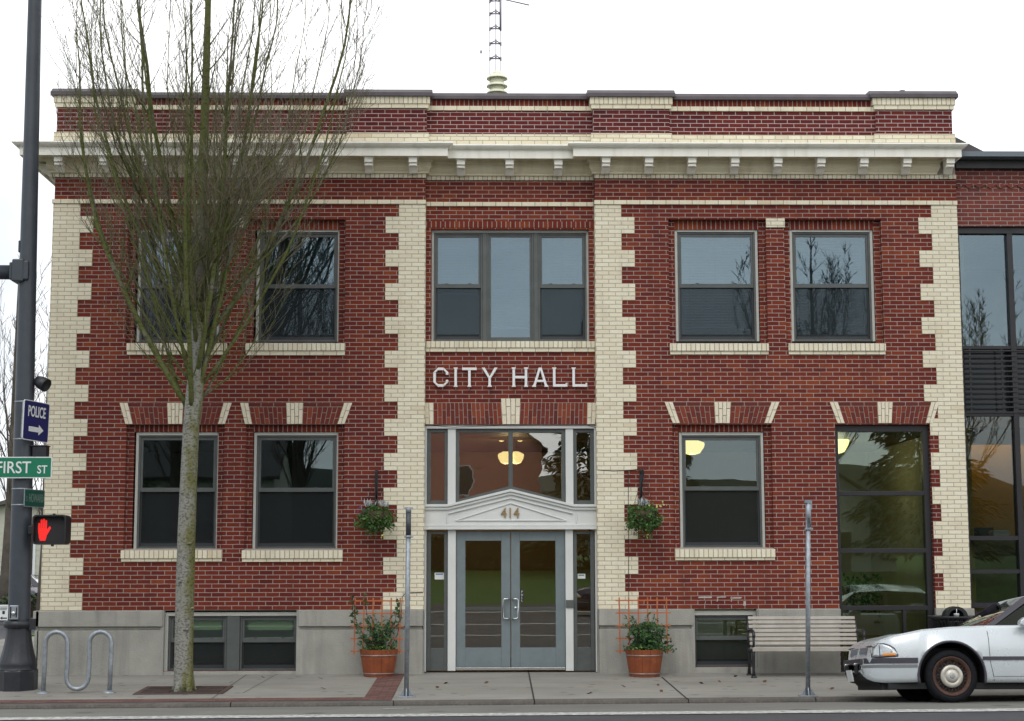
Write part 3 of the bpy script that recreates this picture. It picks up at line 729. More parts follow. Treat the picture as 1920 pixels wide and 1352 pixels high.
plinth(PX(1422, 1160, -.08), PX(1577, 1160, -.08)); plinth(PX(1755, 1160, -.08), XR+.03)
for Q in (BA, BB):
    mb = MB(); mb.box(Q[0], Q[1], -.03, .2, -.3, Q[2]-.001); mb.build('basement_sill', M['concrete'], hall, bevel=.006)
    for x0, x1 in ((Q[0]-.03, Q[0]+.022), (Q[1]-.022, Q[1]+.03)):
        mb = MB(); mb.box(x0, x1, -.058, .12, Q[2]-.3, Q[3]-.004); mb.build('basement_jamb', M['concrete'], hall)

# entrance
Ye = .20
E = lambda px, py, Y=Ye: P(px, py, Y)
def ebox(mb, x0, x1, y0, y1, ya, yb):
    a, b, c, d = span(x0, x1, y0, y1, Ye); mb.box(a, b, ya, yb, c, d)
mb = MB()
ebox(mb, 795.6, 799.6, 799, 1260, .165, .40); ebox(mb, 1115.4, 1120, 799, 1260, .165, .40); ebox(mb, 799.6, 1115.4, 798, 804, .165, .40)
for x0, x1 in ((839.5, 854.5), (1060.5, 1075)):
    ebox(mb, x0, x1, 804, 946, .185, .39); ebox(mb, x0, x1, 990, 1258, .185, .39)
mb.build('door_frame', M['door_white'], hall, bevel=.006)
# pediment with its mouldings
A = lambda px, py: P(px, py, .15)
mb = MB()
mb.prism([A(795.6,988), A(1119.6,988), A(1119.6,946), A(1075,946), A(957.5,917.5), A(840.5,946), A(795.6,946)], .155, .395)
def strip(mb, pts, h, ya, yb):
    for (p, q) in zip(pts[:-1], pts[1:]):
        mb.prism([p, q, (q[0], q[1]+h), (p[0], p[1]+h)], ya, yb)
top = [A(795.2,950.5), A(840.5,950.5), A(957.5,922), A(1074.5,950.5), A(1120,950.5)]
strip(mb, top, .04, .095, .152)
strip(mb, [(x, z-.045) for x, z in top], .04, .120, .153)
strip(mb, [A(841,964), A(957.5,935), A(1074,964)], .022, .128, .154)
mb.box(A(795.2,0)[0], A(1120,0)[0], .115, .153, A(0,994.6)[1], A(0,988.5)[1]); mb.box(A(795.4,0)[0], A(1119.8,0)[0], .135, .154, A(0,988)[1], A(0,984.5)[1])
mb.box(A(840,0)[0], A(842,0)[0], .140, .1545, A(0,984)[1], A(0,964)[1]); mb.box(A(1073.5,0)[0], A(1075.5,0)[0], .140, .1545, A(0,984)[1], A(0,964)[1])
tri = [A(854,976), A(957.5,943.5), A(1062,976)]
for i in range(3):
    p, q = Vector((*tri[i], 0)), Vector((*tri[(i+1) % 3], 0)); n = (q-p).normalized(); n = Vector((-n.y, n.x, 0))*.007
    mb.prism([(p.x-n.x,p.y-n.y),(p.x+n.x,p.y+n.y),(q.x+n.x,q.y+n.y),(q.x-n.x,q.y-n.y)][::-1] if i != 9 else [], .138-.001*i, .1545)
ped = mb.build('pediment', M['door_white'], hall, bevel=.003, seg=1)
mb = MB(); p = A(956.5, 971); mb.text('414', p[0], p[1], abs(A(0,953)[1]-p[1]), .150, .02, sx=.86, align='CENTER', bold=.0)
mb.build('house_number', M['gold'], ped)
# side lights and fanlight
def light(x0, x1, y0, y1, gx0, gx1, gy0, gy1, gm, name):
    a, b, c, d = span(x0, x1, y0, y1, Ye); e, f, g, h = span(gx0, gx1, gy0, gy1, Ye); mb = MB()
    mb.box(a, e, .215, .36, c, d); mb.box(f, b, .215, .36, c, d); mb.box(e, f, .217, .36, h, d); mb.box(e, f, .217, .36, c, g)
    w = mb.build(name, M['frame'], hall, bevel=.003, seg=1); pane(w, (e, f, g, h), .27, M[gm]); return w
light(800, 839.3, 805, 945.5, 807.5, 833.5, 811, 938.5, 'glass_old', 'sidelight'); light(1075.3, 1115, 805, 945.5, 1081.5, 1107, 811, 938.5, 'glass_old', 'sidelight')
sl1 = light(800, 839.3, 996, 1258, 807.5, 832.5, 1001.5, 1216, 'glass_door', 'sidelight'); sl2 = light(1075.3, 1115, 996, 1258, 1082, 1107.5, 1001.5, 1214, 'glass_door', 'sidelight')
for (sl, x0, x1, y0, y1, c) in ((sl1, 815, 833, 1074, 1086.5, (.02,.05,.25)), (sl2, 1083, 1097.5, 1076, 1085, (.0,.12,.10))):
    a, b, z0, z1 = span(x0, x1, y0, y1, .265); mb = MB(); mb.box(a, b, .264, .268, z0, z1); mb.cur = 1; mb.box(a+.015, b-.02, .261, .263, z1-.028, z1-.012)
    mb.build('sticker', [M['sign_white'], mat('sticker_ink', c)], sl)
T = lambda px, py: P(px, py, .21)
mb = MB()
def tbar(p, q, r, s, ya=.215, yb=.36): mb.prism([T(*p), T(*q), T(*r), T(*s)], ya, yb)
tbar((854.7,945.5),(861,938),(861,811),(854.7,805)); tbar((1053,938),(1060.3,945.5),(1060.3,805),(1053,811)); tbar((861,811),(1053,811),(1060.3,805),(854.7,805), .217)
tbar((953.5,919),(961.5,919),(961.5,811),(953.5,811), .216); tbar((854.7,945.5),(957.5,920.5),(957.5,911),(861,936), .218); tbar((957.5,920.5),(1060.3,945.5),(1053,936),(957.5,911), .2185)
fan = mb.build('transom_window', M['frame'], hall)
for pts in ([(860,938),(954,915),(954,810),(860,810)], [(961,915),(1054,938),(1054,810),(961,810)]):
    mb = MB(); mb.prism([T(*p) for p in pts], .27, .276); mb.build('pane', M['glass_old'], fan)
# doors
def door(x0, x1, gx0, gx1, hx, sgn):
    a, b, c, d = span(x0, x1, 995.5, 1251.5, Ye); e, f, g, h = span(gx0, gx1, 1014, 1214.5, Ye); mb = MB()
    mb.box(a, e, .235, .285, c, d); mb.box(f, b, .235, .285, c, d); mb.box(e, f, .236, .285, h, d); mb.box(e, f, .236, .285, c, g)
    dr = mb.build('door', M['door'], hall, bevel=.003, seg=1); pane(dr, (e, f, g, h), .258, M['glass_door'])
    mb = MB(); z0, z1 = PZ(1144.5, Ye), PZ(1138, Ye); mb.box(e, f, .29, .33, z0, z1); mb.build('push_bar', M['sign_white'], dr, bevel=.004)
    zb, zt = PZ(1160, .18), PZ(1123, .18); x = PX(hx, 1140, .18); xe = x+sgn*.085
    mb = MB(); mb.tube([(xe,.236,zb),(xe,.20,zb),(xe-sgn*.012,.185,zb),(x+sgn*.02,.18,zb),(x,.18,zb+.02),(x,.18,zt-.02),(x+sgn*.02,.18,zt),(xe-sgn*.012,.185,zt),(xe,.20,zt),(xe,.236,zt)], .0125, 8)
    mb.build('handle', M['chrome'], dr)
    return dr
d1 = door(855.2, 957.0, 872.5, 940, 943.5, 1); d2 = door(958.4, 1060, 975, 1042, 971.5, -1)
mb = MB(); p = E(966.5, 1140); mb.lathe([(.0,-.012),(.022,-.012),(.024,0)], (p[0], .236, p[1]), 14, axis='y'); mb.build('lock', M['chrome'], d2)
mb = MB(); a, b, c, d = span(976, 981.8, 1105.5, 1129.5, .25); mb.box(a, b, .250, .256, c, d)
mb.cur = 1
hh = (d-c)/4.4
for i, ch in enumerate('PULL'): mb.text(ch, (a+b)/2, d-(i+1)*hh-.005, hh*.75, .248, .002, align='CENTER')
mb.build('pull_sign', [M['black'], M['sign_white']], d2)
mb = MB(); a, b, c, d = span(855, 1060.3, 1251.5, 1256.5, Ye); mb.box(a, b, .19, .32, c, d); mb.build('threshold', M['chrome'], hall, bevel=.003)
mb = MB(); a, b, c, d = span(1061, 1076, 1125, 1139.5, .18); mb.box(a, b, .16, .187, c, d); mb.build('door_opener_button', M['frame'], hall, bevel=.004)

# cornice
zt, zf1, zf0, zb0 = PZ(266, -.45), PZ(277, -.39), PZ(292.5, -.37), PZ(326, -.03)
prof = [(0.0, zt+.015), (.45, zt), (.455, zt-.02), (.435, zt-.045), (.41, zt-.065), (.395, zf1+.012), (.38, zf1+.012), (.38, zf1), (.37, zf1-.002), (.37, zf0),
        (.345, zf0), (.34, zf0+.025), (.14, zf0+.025), (.13, zf0-.01), (.10, zf0-.03), (.10, zb0+.10), (.075, zb0+.05), (.06, zb0+.03), (.06, zb0), (0.0, zb0)]
XJ0, XJ1 = PX(797, 300), PX(1116, 300)
XE = PX(1803, 285, -.37)-.37
def sweep(mb, path):
    """path of wall corners (x, y, nx, ny): profile offset outwards along the mitre (nx, ny)"""
    n = len(prof); vs = []
    for x, y, nx, ny in path: vs += [(x+nx*p, y+ny*p, z) for p, z in prof]
    fs = []
    for i in range(len(path)-1):
        for k in range(n-1): fs.append((i*n+k, i*n+k+1, (i+1)*n+k+1, (i+1)*n+k))
    b0_ = len(mb.v); mb.add(vs, []); 
    for q in fs:
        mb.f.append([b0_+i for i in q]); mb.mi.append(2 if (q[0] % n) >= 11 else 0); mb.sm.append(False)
    mb.add(vs[:n], [tuple(range(n-1,-1,-1))]); mb.add(vs[-n:], [tuple(range(n))])
mb = MB()
sweep(mb, [(XL, 8, -1.28, 0), (XL, 0, -1.28, -1), (XJ0, 0, 1, -1), (XJ0, YB, 1, -1), (XJ1, YB, -1, -1), (XJ1, 0, -1, -1), (XE, 0, 1, -1), (XE, .3, 1, 0)])
mb.cur = 1
for px in (128, 300, 470, 640, 955, 1328, 1490, 1640): # sheet seams on the fascia
    x = PX(px, 285, -.37); y = -.3715 if not 850 < px < 1060 else YB-.3715
    mb.box(x-.003, x+.003, y, y+.003, zf0+.005, zf1-.01)
cor = mb.build('cornice', [M['wood_white'], M['trim'], M['paint_soffit']], hall)
def modillion(x, y):
    mb = MB(); zs = zf0+.024
    mb.prismx([(y-.10,zs-.03),(y-.10,zs-.25),(y-.13,zs-.245),(y-.17,zs-.21),(y-.22,zs-.172),(y-.275,zs-.165),(y-.275,zs-.118),(y-.318,zs-.112),(y-.318,zs-.03)], x-.066, x+.066)
    mb.box(x-.085, x+.085, y-.335, y-.10, zs-.03, zs-.001)
    mb.box(x-.052, x+.052, y-.289, y-.275, zs-.160, zs-.122)
    mb.build('modillion', M['wood_white'], cor, bevel=.006)
for i in range(9): modillion(PX(108+(774-108)*i/8, 305, -.32), 0)
for px in (864, 955.5, 1047): modillion(PX(px, 305, YB-.32), YB)
for i in range(9): modillion(PX(1136.6+(1783-1136.6)*i/8, 305, -.32), 0)
mb = MB(); zs = zf0+.024                          # bracket on the side street
for yy in (.25, .95, 1.65, 2.35):
    mb.prism([(XL-.10,zs-.03),(XL-.318,zs-.03),(XL-.318,zs-.112),(XL-.275,zs-.118),(XL-.275,zs-.165),(XL-.22,zs-.172),(XL-.17,zs-.21),(XL-.13,zs-.245),(XL-.10,zs-.25)], yy-.066, yy+.066)
mb.build('modillion', M['wood_white'], cor)
mb = MB(); mb.box(XL-.02, XC0+.01, -.03, .02, ZTOP-.002, zb0-.001); mb.box(XC1-.01, XR, -.03, .02, ZTOP-.002, zb0-.001); mb.box(XC0+.011, XC1-.011, YB-.028, YB+.02, ZTOP-.002, zb0-.001)
mb.build('bed_course', M['cream_row'], hall)
mb = MB(); mb.box(XL+.001, XC0, .021, .34, ZTOP, zt); mb.box(XC1, XR-.001, .021, .34, ZTOP, zt); mb.box(XC0, XC1, YB+.021, YB+.3, ZTOP, zt); mb.build('cornice_backing', M['mortar'], hall)

# parapet
ZP0 = zt
def course(mb, i, x0, x1, y, zl, zh): mb.cur = i; mb.box(x0, x1, y, y+.2, zl, zh)
def pier(px0, px1, rx0, rx1, y=-.01, xl=None, xr=None):
    zc, zr, zt_, zb_ = PZ(183, y), PZ(195.5, y), PZ(203.5, y), PZ(250, y)
    a, b = PX(px0, 190, y), PX(px1, 190, y); e, f = PX(rx0, 225, y), PX(rx1, 225, y)
    mb = MB()
    course(mb, 2, e-.05, f+.05, y-.05, zr, zc); course(mb, 1, e-.03, f+.03, y-.03, zt_, zr-.001)
    course(mb, 0, e, f, y, zb_, zt_-.001); course(mb, 3, e-.035, f+.035, y-.035, ZP0, zb_-.001)
    o = mb.build('parapet_pier', [M['brick_parapet'], M['cream_course'], M['cream_row'], M['cream']], hall)
    mb = MB(); mb.prismx([(y-.09,zc+.002),(y+.34,zc+.002),(y+.34,zc+.16),(y+.02,zc+.135),(y-.06,zc+.07),(y-.09,zc+.06)], e-.09, f+.09); mb.build('coping', M['coping'], hall)
    return e, f
def panel(x0, x1, y):
    zc, zr, zt_, zb_ = PZ(187, y), PZ(199.5, y), PZ(207.5, y), PZ(252.5, y)
    mb = MB()
    course(mb, 2, x0, x1, y+.012, zr, zc); course(mb, 1, x0, x1, y-.025, zt_, zr-.001); course(mb, 0, x0, x1, y, zb_, zt_-.001); course(mb, 3, x0, x1, y-.03, ZP0, zb_-.001)
    mb.build('parapet_panel', [M['brick_parapet'], M['cream_course'], M['brick_row'], M['cream']], hall)
    mb = MB(); mb.prismx([(y-.05,zc+.002),(y+.3,zc+.002),(y+.3,zc+.13),(y+.02,zc+.115),(y-.03,zc+.055),(y-.05,zc+.05)], x0, x1); mb.build('coping', M['coping'], hall)
p1 = pier(101, 251, 106.5, 247); p2 = pier(649, 806, 655, 800); p3 = pier(1105, 1260, 1112, 1255); p4 = pier(1636, 1794, 1642, 1785)
panel(p1[1], p2[0], .04); panel(p2[1], p3[0], YB); panel(p3[1], p4[0], .04)
mb = MB(); mb.box(p1[0], p1[0]+.25, .2, 12.9, ZP0, PZ(187)); mb.box(p4[1]-.25, p4[1], .2, 12.9, ZP0, PZ(187)); mb.box(p1[0]+.25, p4[1]-.25, 12.6, 12.9, ZP0, PZ(187)); mb.build('parapet_side', M['brick_parapet'], hall)
mb = MB(); mb.box(XL+.3, XR-.3, .38, 12.7, ZTOP+.05, ZTOP+.3); mb.build('roof', M['roof'], hall)
# rooms behind the glass
mb = MB()
mb.box(XL+.31, XR-.31, 5.2, 5.4, -1.5, ZTOP+.04); mb.cur = 1
mb.box(XL+.31, XR-.31, .36, 5.2, 3.75, 4.05); mb.box(XL+.31, XR-.31, .40, 5.2, -.9, -.75)
mb.cur = 0
for x in (-2.3, 2.05): mb.box(x-.06, x+.06, .42, 5.2, -.75, 3.75); mb.box(x-.06, x+.06, .42, 5.2, 4.05, ZTOP+.04)
mb.cur = 2; mb.box(-2.2, 1.95, 4.6, 4.8, -.7, 3.7); mb.cur = 1; mb.box(-2.2, 1.95, .42, 5.1, -.6, -.02)
mb.cur = 0; mb.box(4.6, 4.95, 1.4, 1.75, -.75, 3.75)
for x in (XL+.3005, XR-.3205):
    for z0, z1 in ((-.74, 3.74), (4.06, ZTOP+.03)): mb.box(x, x+.02, .42, 5.19, z0, z1)
mb.build('interior_wall', [M['plaster'], M['floor_in'], M['warm_wall']], hall)

# ---------------------------------------------------------------- letters over the entrance
sign = thing('wall_lettering', 'pale metal CITY HALL capitals fixed to the red brick above the entrance', 'sign', (0, YB-.09, PZ(725, YB)))
zb, zh = PZ(725.5, YB-.05), PZ(689.5, YB-.05); H = zh-zb; w = .041
def lx(zx): return PX(700+zx/2.3317, 707, YB-.05)
def letter(name, polys):
    mb = MB()
    for i, p in enumerate(polys): mb.prism(p, YB-.07-.0015*i, YB-.04)
    for p in polys[:1]:
        cx = sum(q[0] for q in p)/len(p)
    mb.build(name, M['steel_letter'], sign, bevel=.003, seg=1)
def bar(x0, z0, x1, z1, t=w):
    v = Vector((x1-x0, z1-z0)); n = Vector((-v.y, v.x)).normalized()*t/2
    return [(x0-n.x,z0-n.y),(x1-n.x,z1-n.y),(x1+n.x,z1+n.y),(x0+n.x,z0+n.y)][::1]
def rect(x0, x1, z0, z1): return [(x0,z0),(x1,z0),(x1,z1),(x0,z1)]
def ccw(p):
    a = sum(p[i][0]*p[(i+1)%len(p)][1]-p[(i+1)%len(p)][0]*p[i][1] for i in range(len(p)))
    return p if a > 0 else p[::-1]
x0, x1 = lx(262), lx(328); c = .075
letter('letter_c', [ccw(p) for p in (rect(x0, x0+w, zb+c, zh-c), rect(x0+c, x1-c, zh-w, zh), rect(x0+c, x1-c, zb, zb+w),
    [(x0,zh-c),(x0+w,zh-c),(x0+c,zh-w),(x0+c,zh)], [(x0,zb+c),(x0+c,zb),(x0+c,zb+w),(x0+w,zb+c)],
    [(x1-c,zh),(x1-c,zh-w),(x1-w,zh-c),(x1,zh-c)], [(x1-c,zb),(x1,zb+c),(x1-w,zb+c),(x1-c,zb+w)], rect(x1-w, x1, zh-.115, zh-c), rect(x1-w, x1, zb+c, zb+.11))])
def ser(x, z, up):  # small flare at a stroke end
    s = .016
    return ccw([(x-w/2-s, z), (x+w/2+s, z), (x+w/2, z+up*.03), (x-w/2, z+up*.03)])
x = lx(360); letter('letter_i', [rect(x-w/2, x+w/2, zb, zh), ser(x, zb-.001, 1), ser(x, zh+.001, -1)])
x0, x1 = lx(388), lx(452); x = (x0+x1)/2; letter('letter_t', [rect(x-w/2, x+w/2, zb, zh-w), rect(x0, x1, zh-w, zh), ser(x, zb-.001, 1)])
x0, x1 = lx(475), lx(542); x = (x0+x1)/2; zm_ = zb+H*.48
letter('letter_y', [rect(x-w/2, x+w/2, zb, zm_), ccw([(x-w/2,zm_-.01),(x+w/2-.01,zm_),(x0+w+.005,zh),(x0-.005,zh)]), ccw([(x+w/2,zm_-.01),(x1+.005,zh),(x1-w-.005,zh),(x-w/2+.01,zm_)]), ser(x, zb-.001, 1)])
x0, x1 = lx(608), lx(673); zc_ = zb+H*.5
letter('letter_h', [rect(x0, x0+w, zb, zh), rect(x1-w, x1, zb, zh), rect(x0+w, x1-w, zc_-w/2, zc_+w/2), ser(x0+w/2, zb-.001, 1), ser(x1-w/2, zb-.001, 1), ser(x0+w/2, zh+.001, -1), ser(x1-w/2, zh+.001, -1)])
x0, x1 = lx(697), lx(762); x = (x0+x1)/2
letter('letter_a', [ccw([(x0,zb),(x0+w,zb),(x+.012,zh),(x-w/2-.004,zh)]), ccw([(x1-w,zb),(x1,zb),(x+w/2+.004,zh),(x-.012,zh)]), rect(x0+.055, x1-.055, zb+.075, zb+.075+w*.85), ser(x0+w/2, zb-.001, 1), ser(x1-w/2, zb-.001, 1)])
for x0, x1 in ((lx(785), lx(848)), (lx(870), lx(935))):
    letter('letter_l', [rect(x0, x0+w, zb+w, zh), rect(x0, x1, zb, zb+w), ser(x0+w/2, zh+.001, -1), rect(x1-w*.7, x1, zb+w, zb+w*1.5)])

# ---------------------------------------------------------------- roof things
RY = 5.0
tv = thing('roof_ventilator', 'cream louvred roof ventilator rising behind the parapet below the antenna mast', 'vent', (PX(932, 170, RY), RY, ZTOP+.3))
x = PX(932, 150, RY); mb = MB()
zz = lambda py: PZ(py, RY)
mb.lathe([(.128, ZTOP+.3), (.128, zz(140)), (.08, zz(135)), (.02, zz(133.5))], (x, RY, 0), 28)
mb.build('vent_body', mat('vent_cream', (.80,.80,.62), .5, noise=.08), tv)
for y0 in (147.5, 162, 175):
    mb = MB(); z = zz(y0); mb.lathe([(.128, z+.060), (.137, z+.068), (.20, z+.004), (.203, z-.012), (.195, z-.01), (.128, z+.045)], (x, RY, 0), 28, close=False)
    mb.build('vent_collar', bpy.data.materials['vent_cream'], tv)
mast = thing('antenna_mast', 'slender lattice antenna mast on the roof with a slanting rod near its top', 'antenna', (PX(930, 170, RY+1), RY+1, ZTOP+.3))
MY = RY+1; grey = mat('mast_steel', (.30,.28,.33), .5, metal=.2); legs = [(PX(918.5, 80, MY), MY+.05), (PX(939, 80, MY), MY+.05), (PX(929.5, 80, MY), MY-.13)]
mb = MB()
for x, y in legs: mb.tube([(x, y, ZTOP+.3), (x, y, PZ(-60, MY))], .008, 6)
mb.build('mast_leg', grey, mast)
for py in (108, 80, 52, 24, 0, -24):
    z = PZ(py, MY); mb = MB()
    for i in range(3):
        a, b = legs[i], legs[(i+1) % 3]; mb.tube([(a[0],a[1],z),(b[0],b[1],z)], .011, 6); mb.box(a[0]-.018, a[0]+.018, a[1]-.018, a[1]+.018, z-.045, z+.02)
    z2 = z-.05
    mb.tube([(legs[0][0],legs[0][1],z-.02),(legs[2][0],legs[2][1],z2-.02),(legs[1][0],legs[1][1],z-.02)], .008, 6)
    mb.build('mast_bracing', grey, mast)
mb = MB(); x = PX(938.5, 30, MY-.05); mb.tube([(x, MY-.04, PZ(58, MY)), (x, MY-.04, PZ(-30, MY))], .022, 8); mb.tube([(x, MY-.05, PZ(-1, MY)), (PX(992, 11, MY), MY-.05, PZ(11, MY))], .014, 8)
mb.build('whip_arm', grey, mast)
mb = MB(); x = PX(902, 97, MY); mb.tube([(legs[0][0], legs[0][1], PZ(94, MY)), (x, MY, PZ(95, MY))], .004, 5); mb.box(x-.02, x+.02, MY-.02, MY+.02, PZ(100, MY), PZ(95, MY)); mb.tube([(PX(894, 97, MY), MY, PZ(101, MY)), (PX(894, 97, MY), MY, PZ(94, MY))], .005, 5); mb.tube([(PX(894,97,MY), MY, PZ(97.5,MY)), (x, MY, PZ(97.5,MY))], .003, 5)
mb.build('side_antenna', grey, mast)
y = .9; x = PX(1691.5, 175, y); mb = MB(); mb.lathe([(.045, ZTOP+.3), (.045, PZ(172, y)), (.05, PZ(171, y)), (.05, PZ(168, y)), (.03, PZ(167.5, y))], (x, y, 0), 14)
tag(mb.build('vent_pipe', M['coping']), 'short dark vent pipe poking above the right end of the parapet', 'vent pipe')

# ================================================================ annex on the right
YA = .10
annex = thing('annex_building', 'dark framed glass and red brick annex adjoining the right side of the city hall', 'building', (XR+.02, YA, 0))
XA, XA1 = XR+.012, XR+11
ag = lambda py: PZ(py, YA, 1850)
mb = MB(); wall(mb, XA, XA1, ag(424.5), ag(318), YA, [], .3); mb.box(XA, XA1, YA+.3, 12, ag(330), ag(310)); mb.box(XA1-.3, XA1, YA+.301, 12, -.3, ag(331)); mb.build('wall', M['annex_brick'], annex)
mb = MB(); x = XA+.05
while x < XA1: mb.prism([(x-.06, ag(350)), (x, ag(353)), (x+.06, ag(350)), (x+.06, ag(346.5)), (x, ag(343.5)), (x-.06, ag(346.5))], YA-.03, YA+.01); x += .17
mb.build('corbel_course', M['annex_brick'], annex)
mb = MB(); mb.box(XA+.001, XA1+.1, YA-.10, YA+.28, ag(318), ag(294)); mb.cur = 1; mb.box(XA-.0, XA1+.12, YA-.32, YA-.05, PZ(293, YA-.32, 1850), PZ(283.5, YA-.32, 1850)); mb.cur = 0; mb.box(XA+.002, XA1+.1, YA-.049, 11, ag(293), ag(290))
mb.build('eaves', [M['bronze'], mat('gutter_metal', (.14,.17,.19), .4, metal=.2)], annex)
mb = MB(); mb.prism([P(1790, 256, 1.2), P(1845, 284, 1.2), P(1800, 290, 1.2), P(1780, 290, 1.2)], 1.2, 6); mb.build('roof_slope', M['coping'], annex)
# glazing
Yg = YA+.12
gx = lambda px, py: PX(px, py, Yg); gz = lambda py: PZ(py, Yg, 1850)
mb = MB()
xl, xm = XA+.03, gx(1890.5, 439)
mull = [xm+i*1.02 for i in range(9)]
mb.box(XA, XA1-.3, Yg-.06, Yg+.15, gz(439), gz(425)); mb.box(XA, xl+.03, Yg-.05, Yg+.14, -.2, gz(439))
for x in mull: mb.box(x-.042, x+.042, Yg-.055, Yg+.13, -.2, gz(439))
for py, h in ((652, .05), (777, .06), (1009, .065), (1071.5, .06), (1135, .07), (1150, .04), (1165, .04)): mb.box(xl+.03, XA1-.3, Yg-.045, Yg+.12, gz(py)-h/2, gz(py)+h/2)
mb.box(xl+.03, XA1-.3, Yg-.04, Yg+.11, -.2, gz(1165)); cw = mb.build('curtain_wall_frame', M['bronze'], annex)
for i, x in enumerate([xl]+mull[:-1]):
    for y0, y1 in ((441, 650), (779, 1006), (1012, 1069), (1074, 1131)):
        if i > 3: continue
        pane(cw, (x+.04, mull[i]-.04, gz(y1), gz(y0)), Yg+.02, M['glass_up' if y0 == 441 else 'glass_annex'])
mb = MB(); 
z = gz(775)
k = 0
while z < gz(654):
    mb.box(xl+.035, XA1-.31, Yg-.07, Yg-.055, z, z+.022); z += .082; k += 1
for x in [xl+.12+i*.51 for i in range(20)]: mb.box(x, x+.025, Yg-.052, Yg-.04, gz(775), gz(654))
mb.build('louvre_screen', M['bronze'], annex)
mb = MB(); mb.box(xl, XA1-.3, Yg+.13, Yg+.2, gz(777), gz(652)); mb.build('spandrel_panel', mat('spandrel_glass', (.02,.028,.032), .12), annex)
mb = MB()
mb.box(XA+.1, XA1-.4, 4.2, 4.4, -.2, gz(425)); mb.cur = 1; mb.box(XA+.1, XA1-.4, Yg+.2, 4.2, gz(770), gz(660)); mb.box(XA+.1, XA1-.4, Yg+.2, 4.2, -.22, -.05)
mb.cur = 2; mb.box(XR+.9, XR+1.6, 3.9, 4.15, 0, 2.3); mb.cur = 0; mb.box(XA+.08, XA+.2, Yg+.2, 4.2, -.05, gz(425))
mb.cur = 3; z = gz(1012); mb.box(XA+.25, XA+5, 1.0, 1.5, -.05, z)
zc_ = gz(770); cv = MB(); cv.box(XA+.3, XA1-.6, 3.75, 3.85, zc_-.08, zc_-.02); cv.build('cove_light', M['lamp_cove'], annex); cv = MB(); cv.box(XA+.25, XA1-.5, 3.55, 3.6, zc_-.30, zc_-.001); cv.build('cove_board', M['plaster'], annex)
mb.build('interior_wall', [M['warm_wall'], M['plaster'], M['frame_dark'], mat('counter_wood', (.28,.22,.10), .6, noise=.15)], annex)
bx = PX(1874, 995, 1.2); mb = MB(); mb.box(bx-.13, bx+.13, 1.1, 1.35, gz(1012)+.0, gz(1012)+.13); mb.prism([(bx-.14, gz(1012)+.132), (bx+.14, gz(1012)+.132), (bx+.11, gz(1012)+.17), (bx-.11, gz(1012)+.17)], 1.09, 1.36)
tag(mb.build('paper_box', M['sign_white'], bevel=.006), 'small white box on the counter behind the annex glass', 'box')

# ---------------------------------------------------------------- lit lamps seen through the glass
def pendant(px, py, Y, r, label, drop=1.0, sy=.8):
    x, z = P(px, py, Y)
    t = thing('pendant_lamp', label, 'lamp', (x, Y, z-r*sy), 'lit pendant lamps inside the city hall')
    mb = MB(); mb.lathe([(r*.25, -r*.75*sy), (r*.62, -r*.62*sy), (r*.92, -r*.1*sy), (r, r*.25*sy), (r*.95, r*.42*sy), (r*.5, r*.62*sy), (r*.35, r*.7*sy)], (x, Y, z), 24); mb.build('lamp_shade', M['lamp'], t)
    mb = MB(); mb.tube([(x, Y, z+r*.68*sy), (x, Y, min(3.74, z+drop))], .012, 6); mb.lathe([(r*.36, r*.66*sy), (r*.3, r*.95*sy), (.02, r*1.05*sy)], (x, Y, z), 12); mb.build('lamp_stem', M['black'], t)
    if r > .1:                                       # the lamp's own light
        li = bpy.data.lights.new('lamp_glow', 'POINT'); li.energy = 7 if r > .2 else 9; li.color = (1, .74, .40); li.shadow_soft_size = 0
        lo = bpy.data.objects.new('lamp_glow', li); COL.objects.link(lo); lo.parent = t; lo.location = (0, .12, -.12)
pendant(1297, 838, 1.6, .215, 'lit cream pendant lamp at the top left of the lower right window', .4)
pendant(1568, 832, 2.2, .22, 'lit pendant lamp at the left edge of the tall storefront window', .5, 1.0)
pendant(948, 858, 1.9, .13, 'lit bowl pendant lamp just left of the transom mullion', .6, 1.1)
pendant(968, 858, 2.0, .13, 'lit bowl pendant lamp just right of the transom mullion', .6, 1.1)
pendant(940, 824, 2.3, .06, 'tiny lit lamp high in the left half of the transom', .3)
pendant(975, 824, 2.3, .06, 'tiny lit lamp high in the right half of the transom', .3)
# ================================================================ ground, street
M['joint'] = mat('dark_joint_gap', (.03,.028,.025), .95)  # dark pavement joints and the dirt line along the kerb foot
def grid_sheet(name, m, xs, ys, fz, dz=0.0, kind=True):
    mb = MB(); nx = len(xs)
    v = [(x, y, fz(x, y)+dz) for y in ys for x in xs]
    f = [(j*nx+i, j*nx+i+1, (j+1)*nx+i+1, (j+1)*nx+i) for j in range(len(ys)-1) for i in range(nx-1)]
    mb.add(v, f, True); o = mb.build(name, m)
    if kind: structure(o)
    return o
fr = lambda a, b, n: [a+(b-a)*i/n for i in range(n+1)]
structure(grid_sheet('ground', M['grass'], fr(-400, 400, 8), fr(-400, 600, 8), lambda x, y: -.42))
XW = XL-4.3                                           # side street kerb
BX = 24.0
grid_sheet('road', M['asphalt'], fr(-90, 90, 60), [-46]+fr(-44, -12, 16)+[-10,-9,-8,-7.2,-6.7,-6.2,-5.8,-5.4,-5.1,-4.8,-4.5,-4.2,-3.905], zroad)
grid_sheet('side_road', M['asphalt'], fr(XW-9, XW, 4), [KY-.004, 0, 10, 40, 90], lambda x, y: zroad(x, KY)-.006)
gut = grid_sheet('parking_lane', M['gutter'], fr(-40, 40, 40), [-6.62,-6.2,-5.8,-5.4,-5.1,-4.8,-4.5,-4.2,-3.901], zroad, .004)
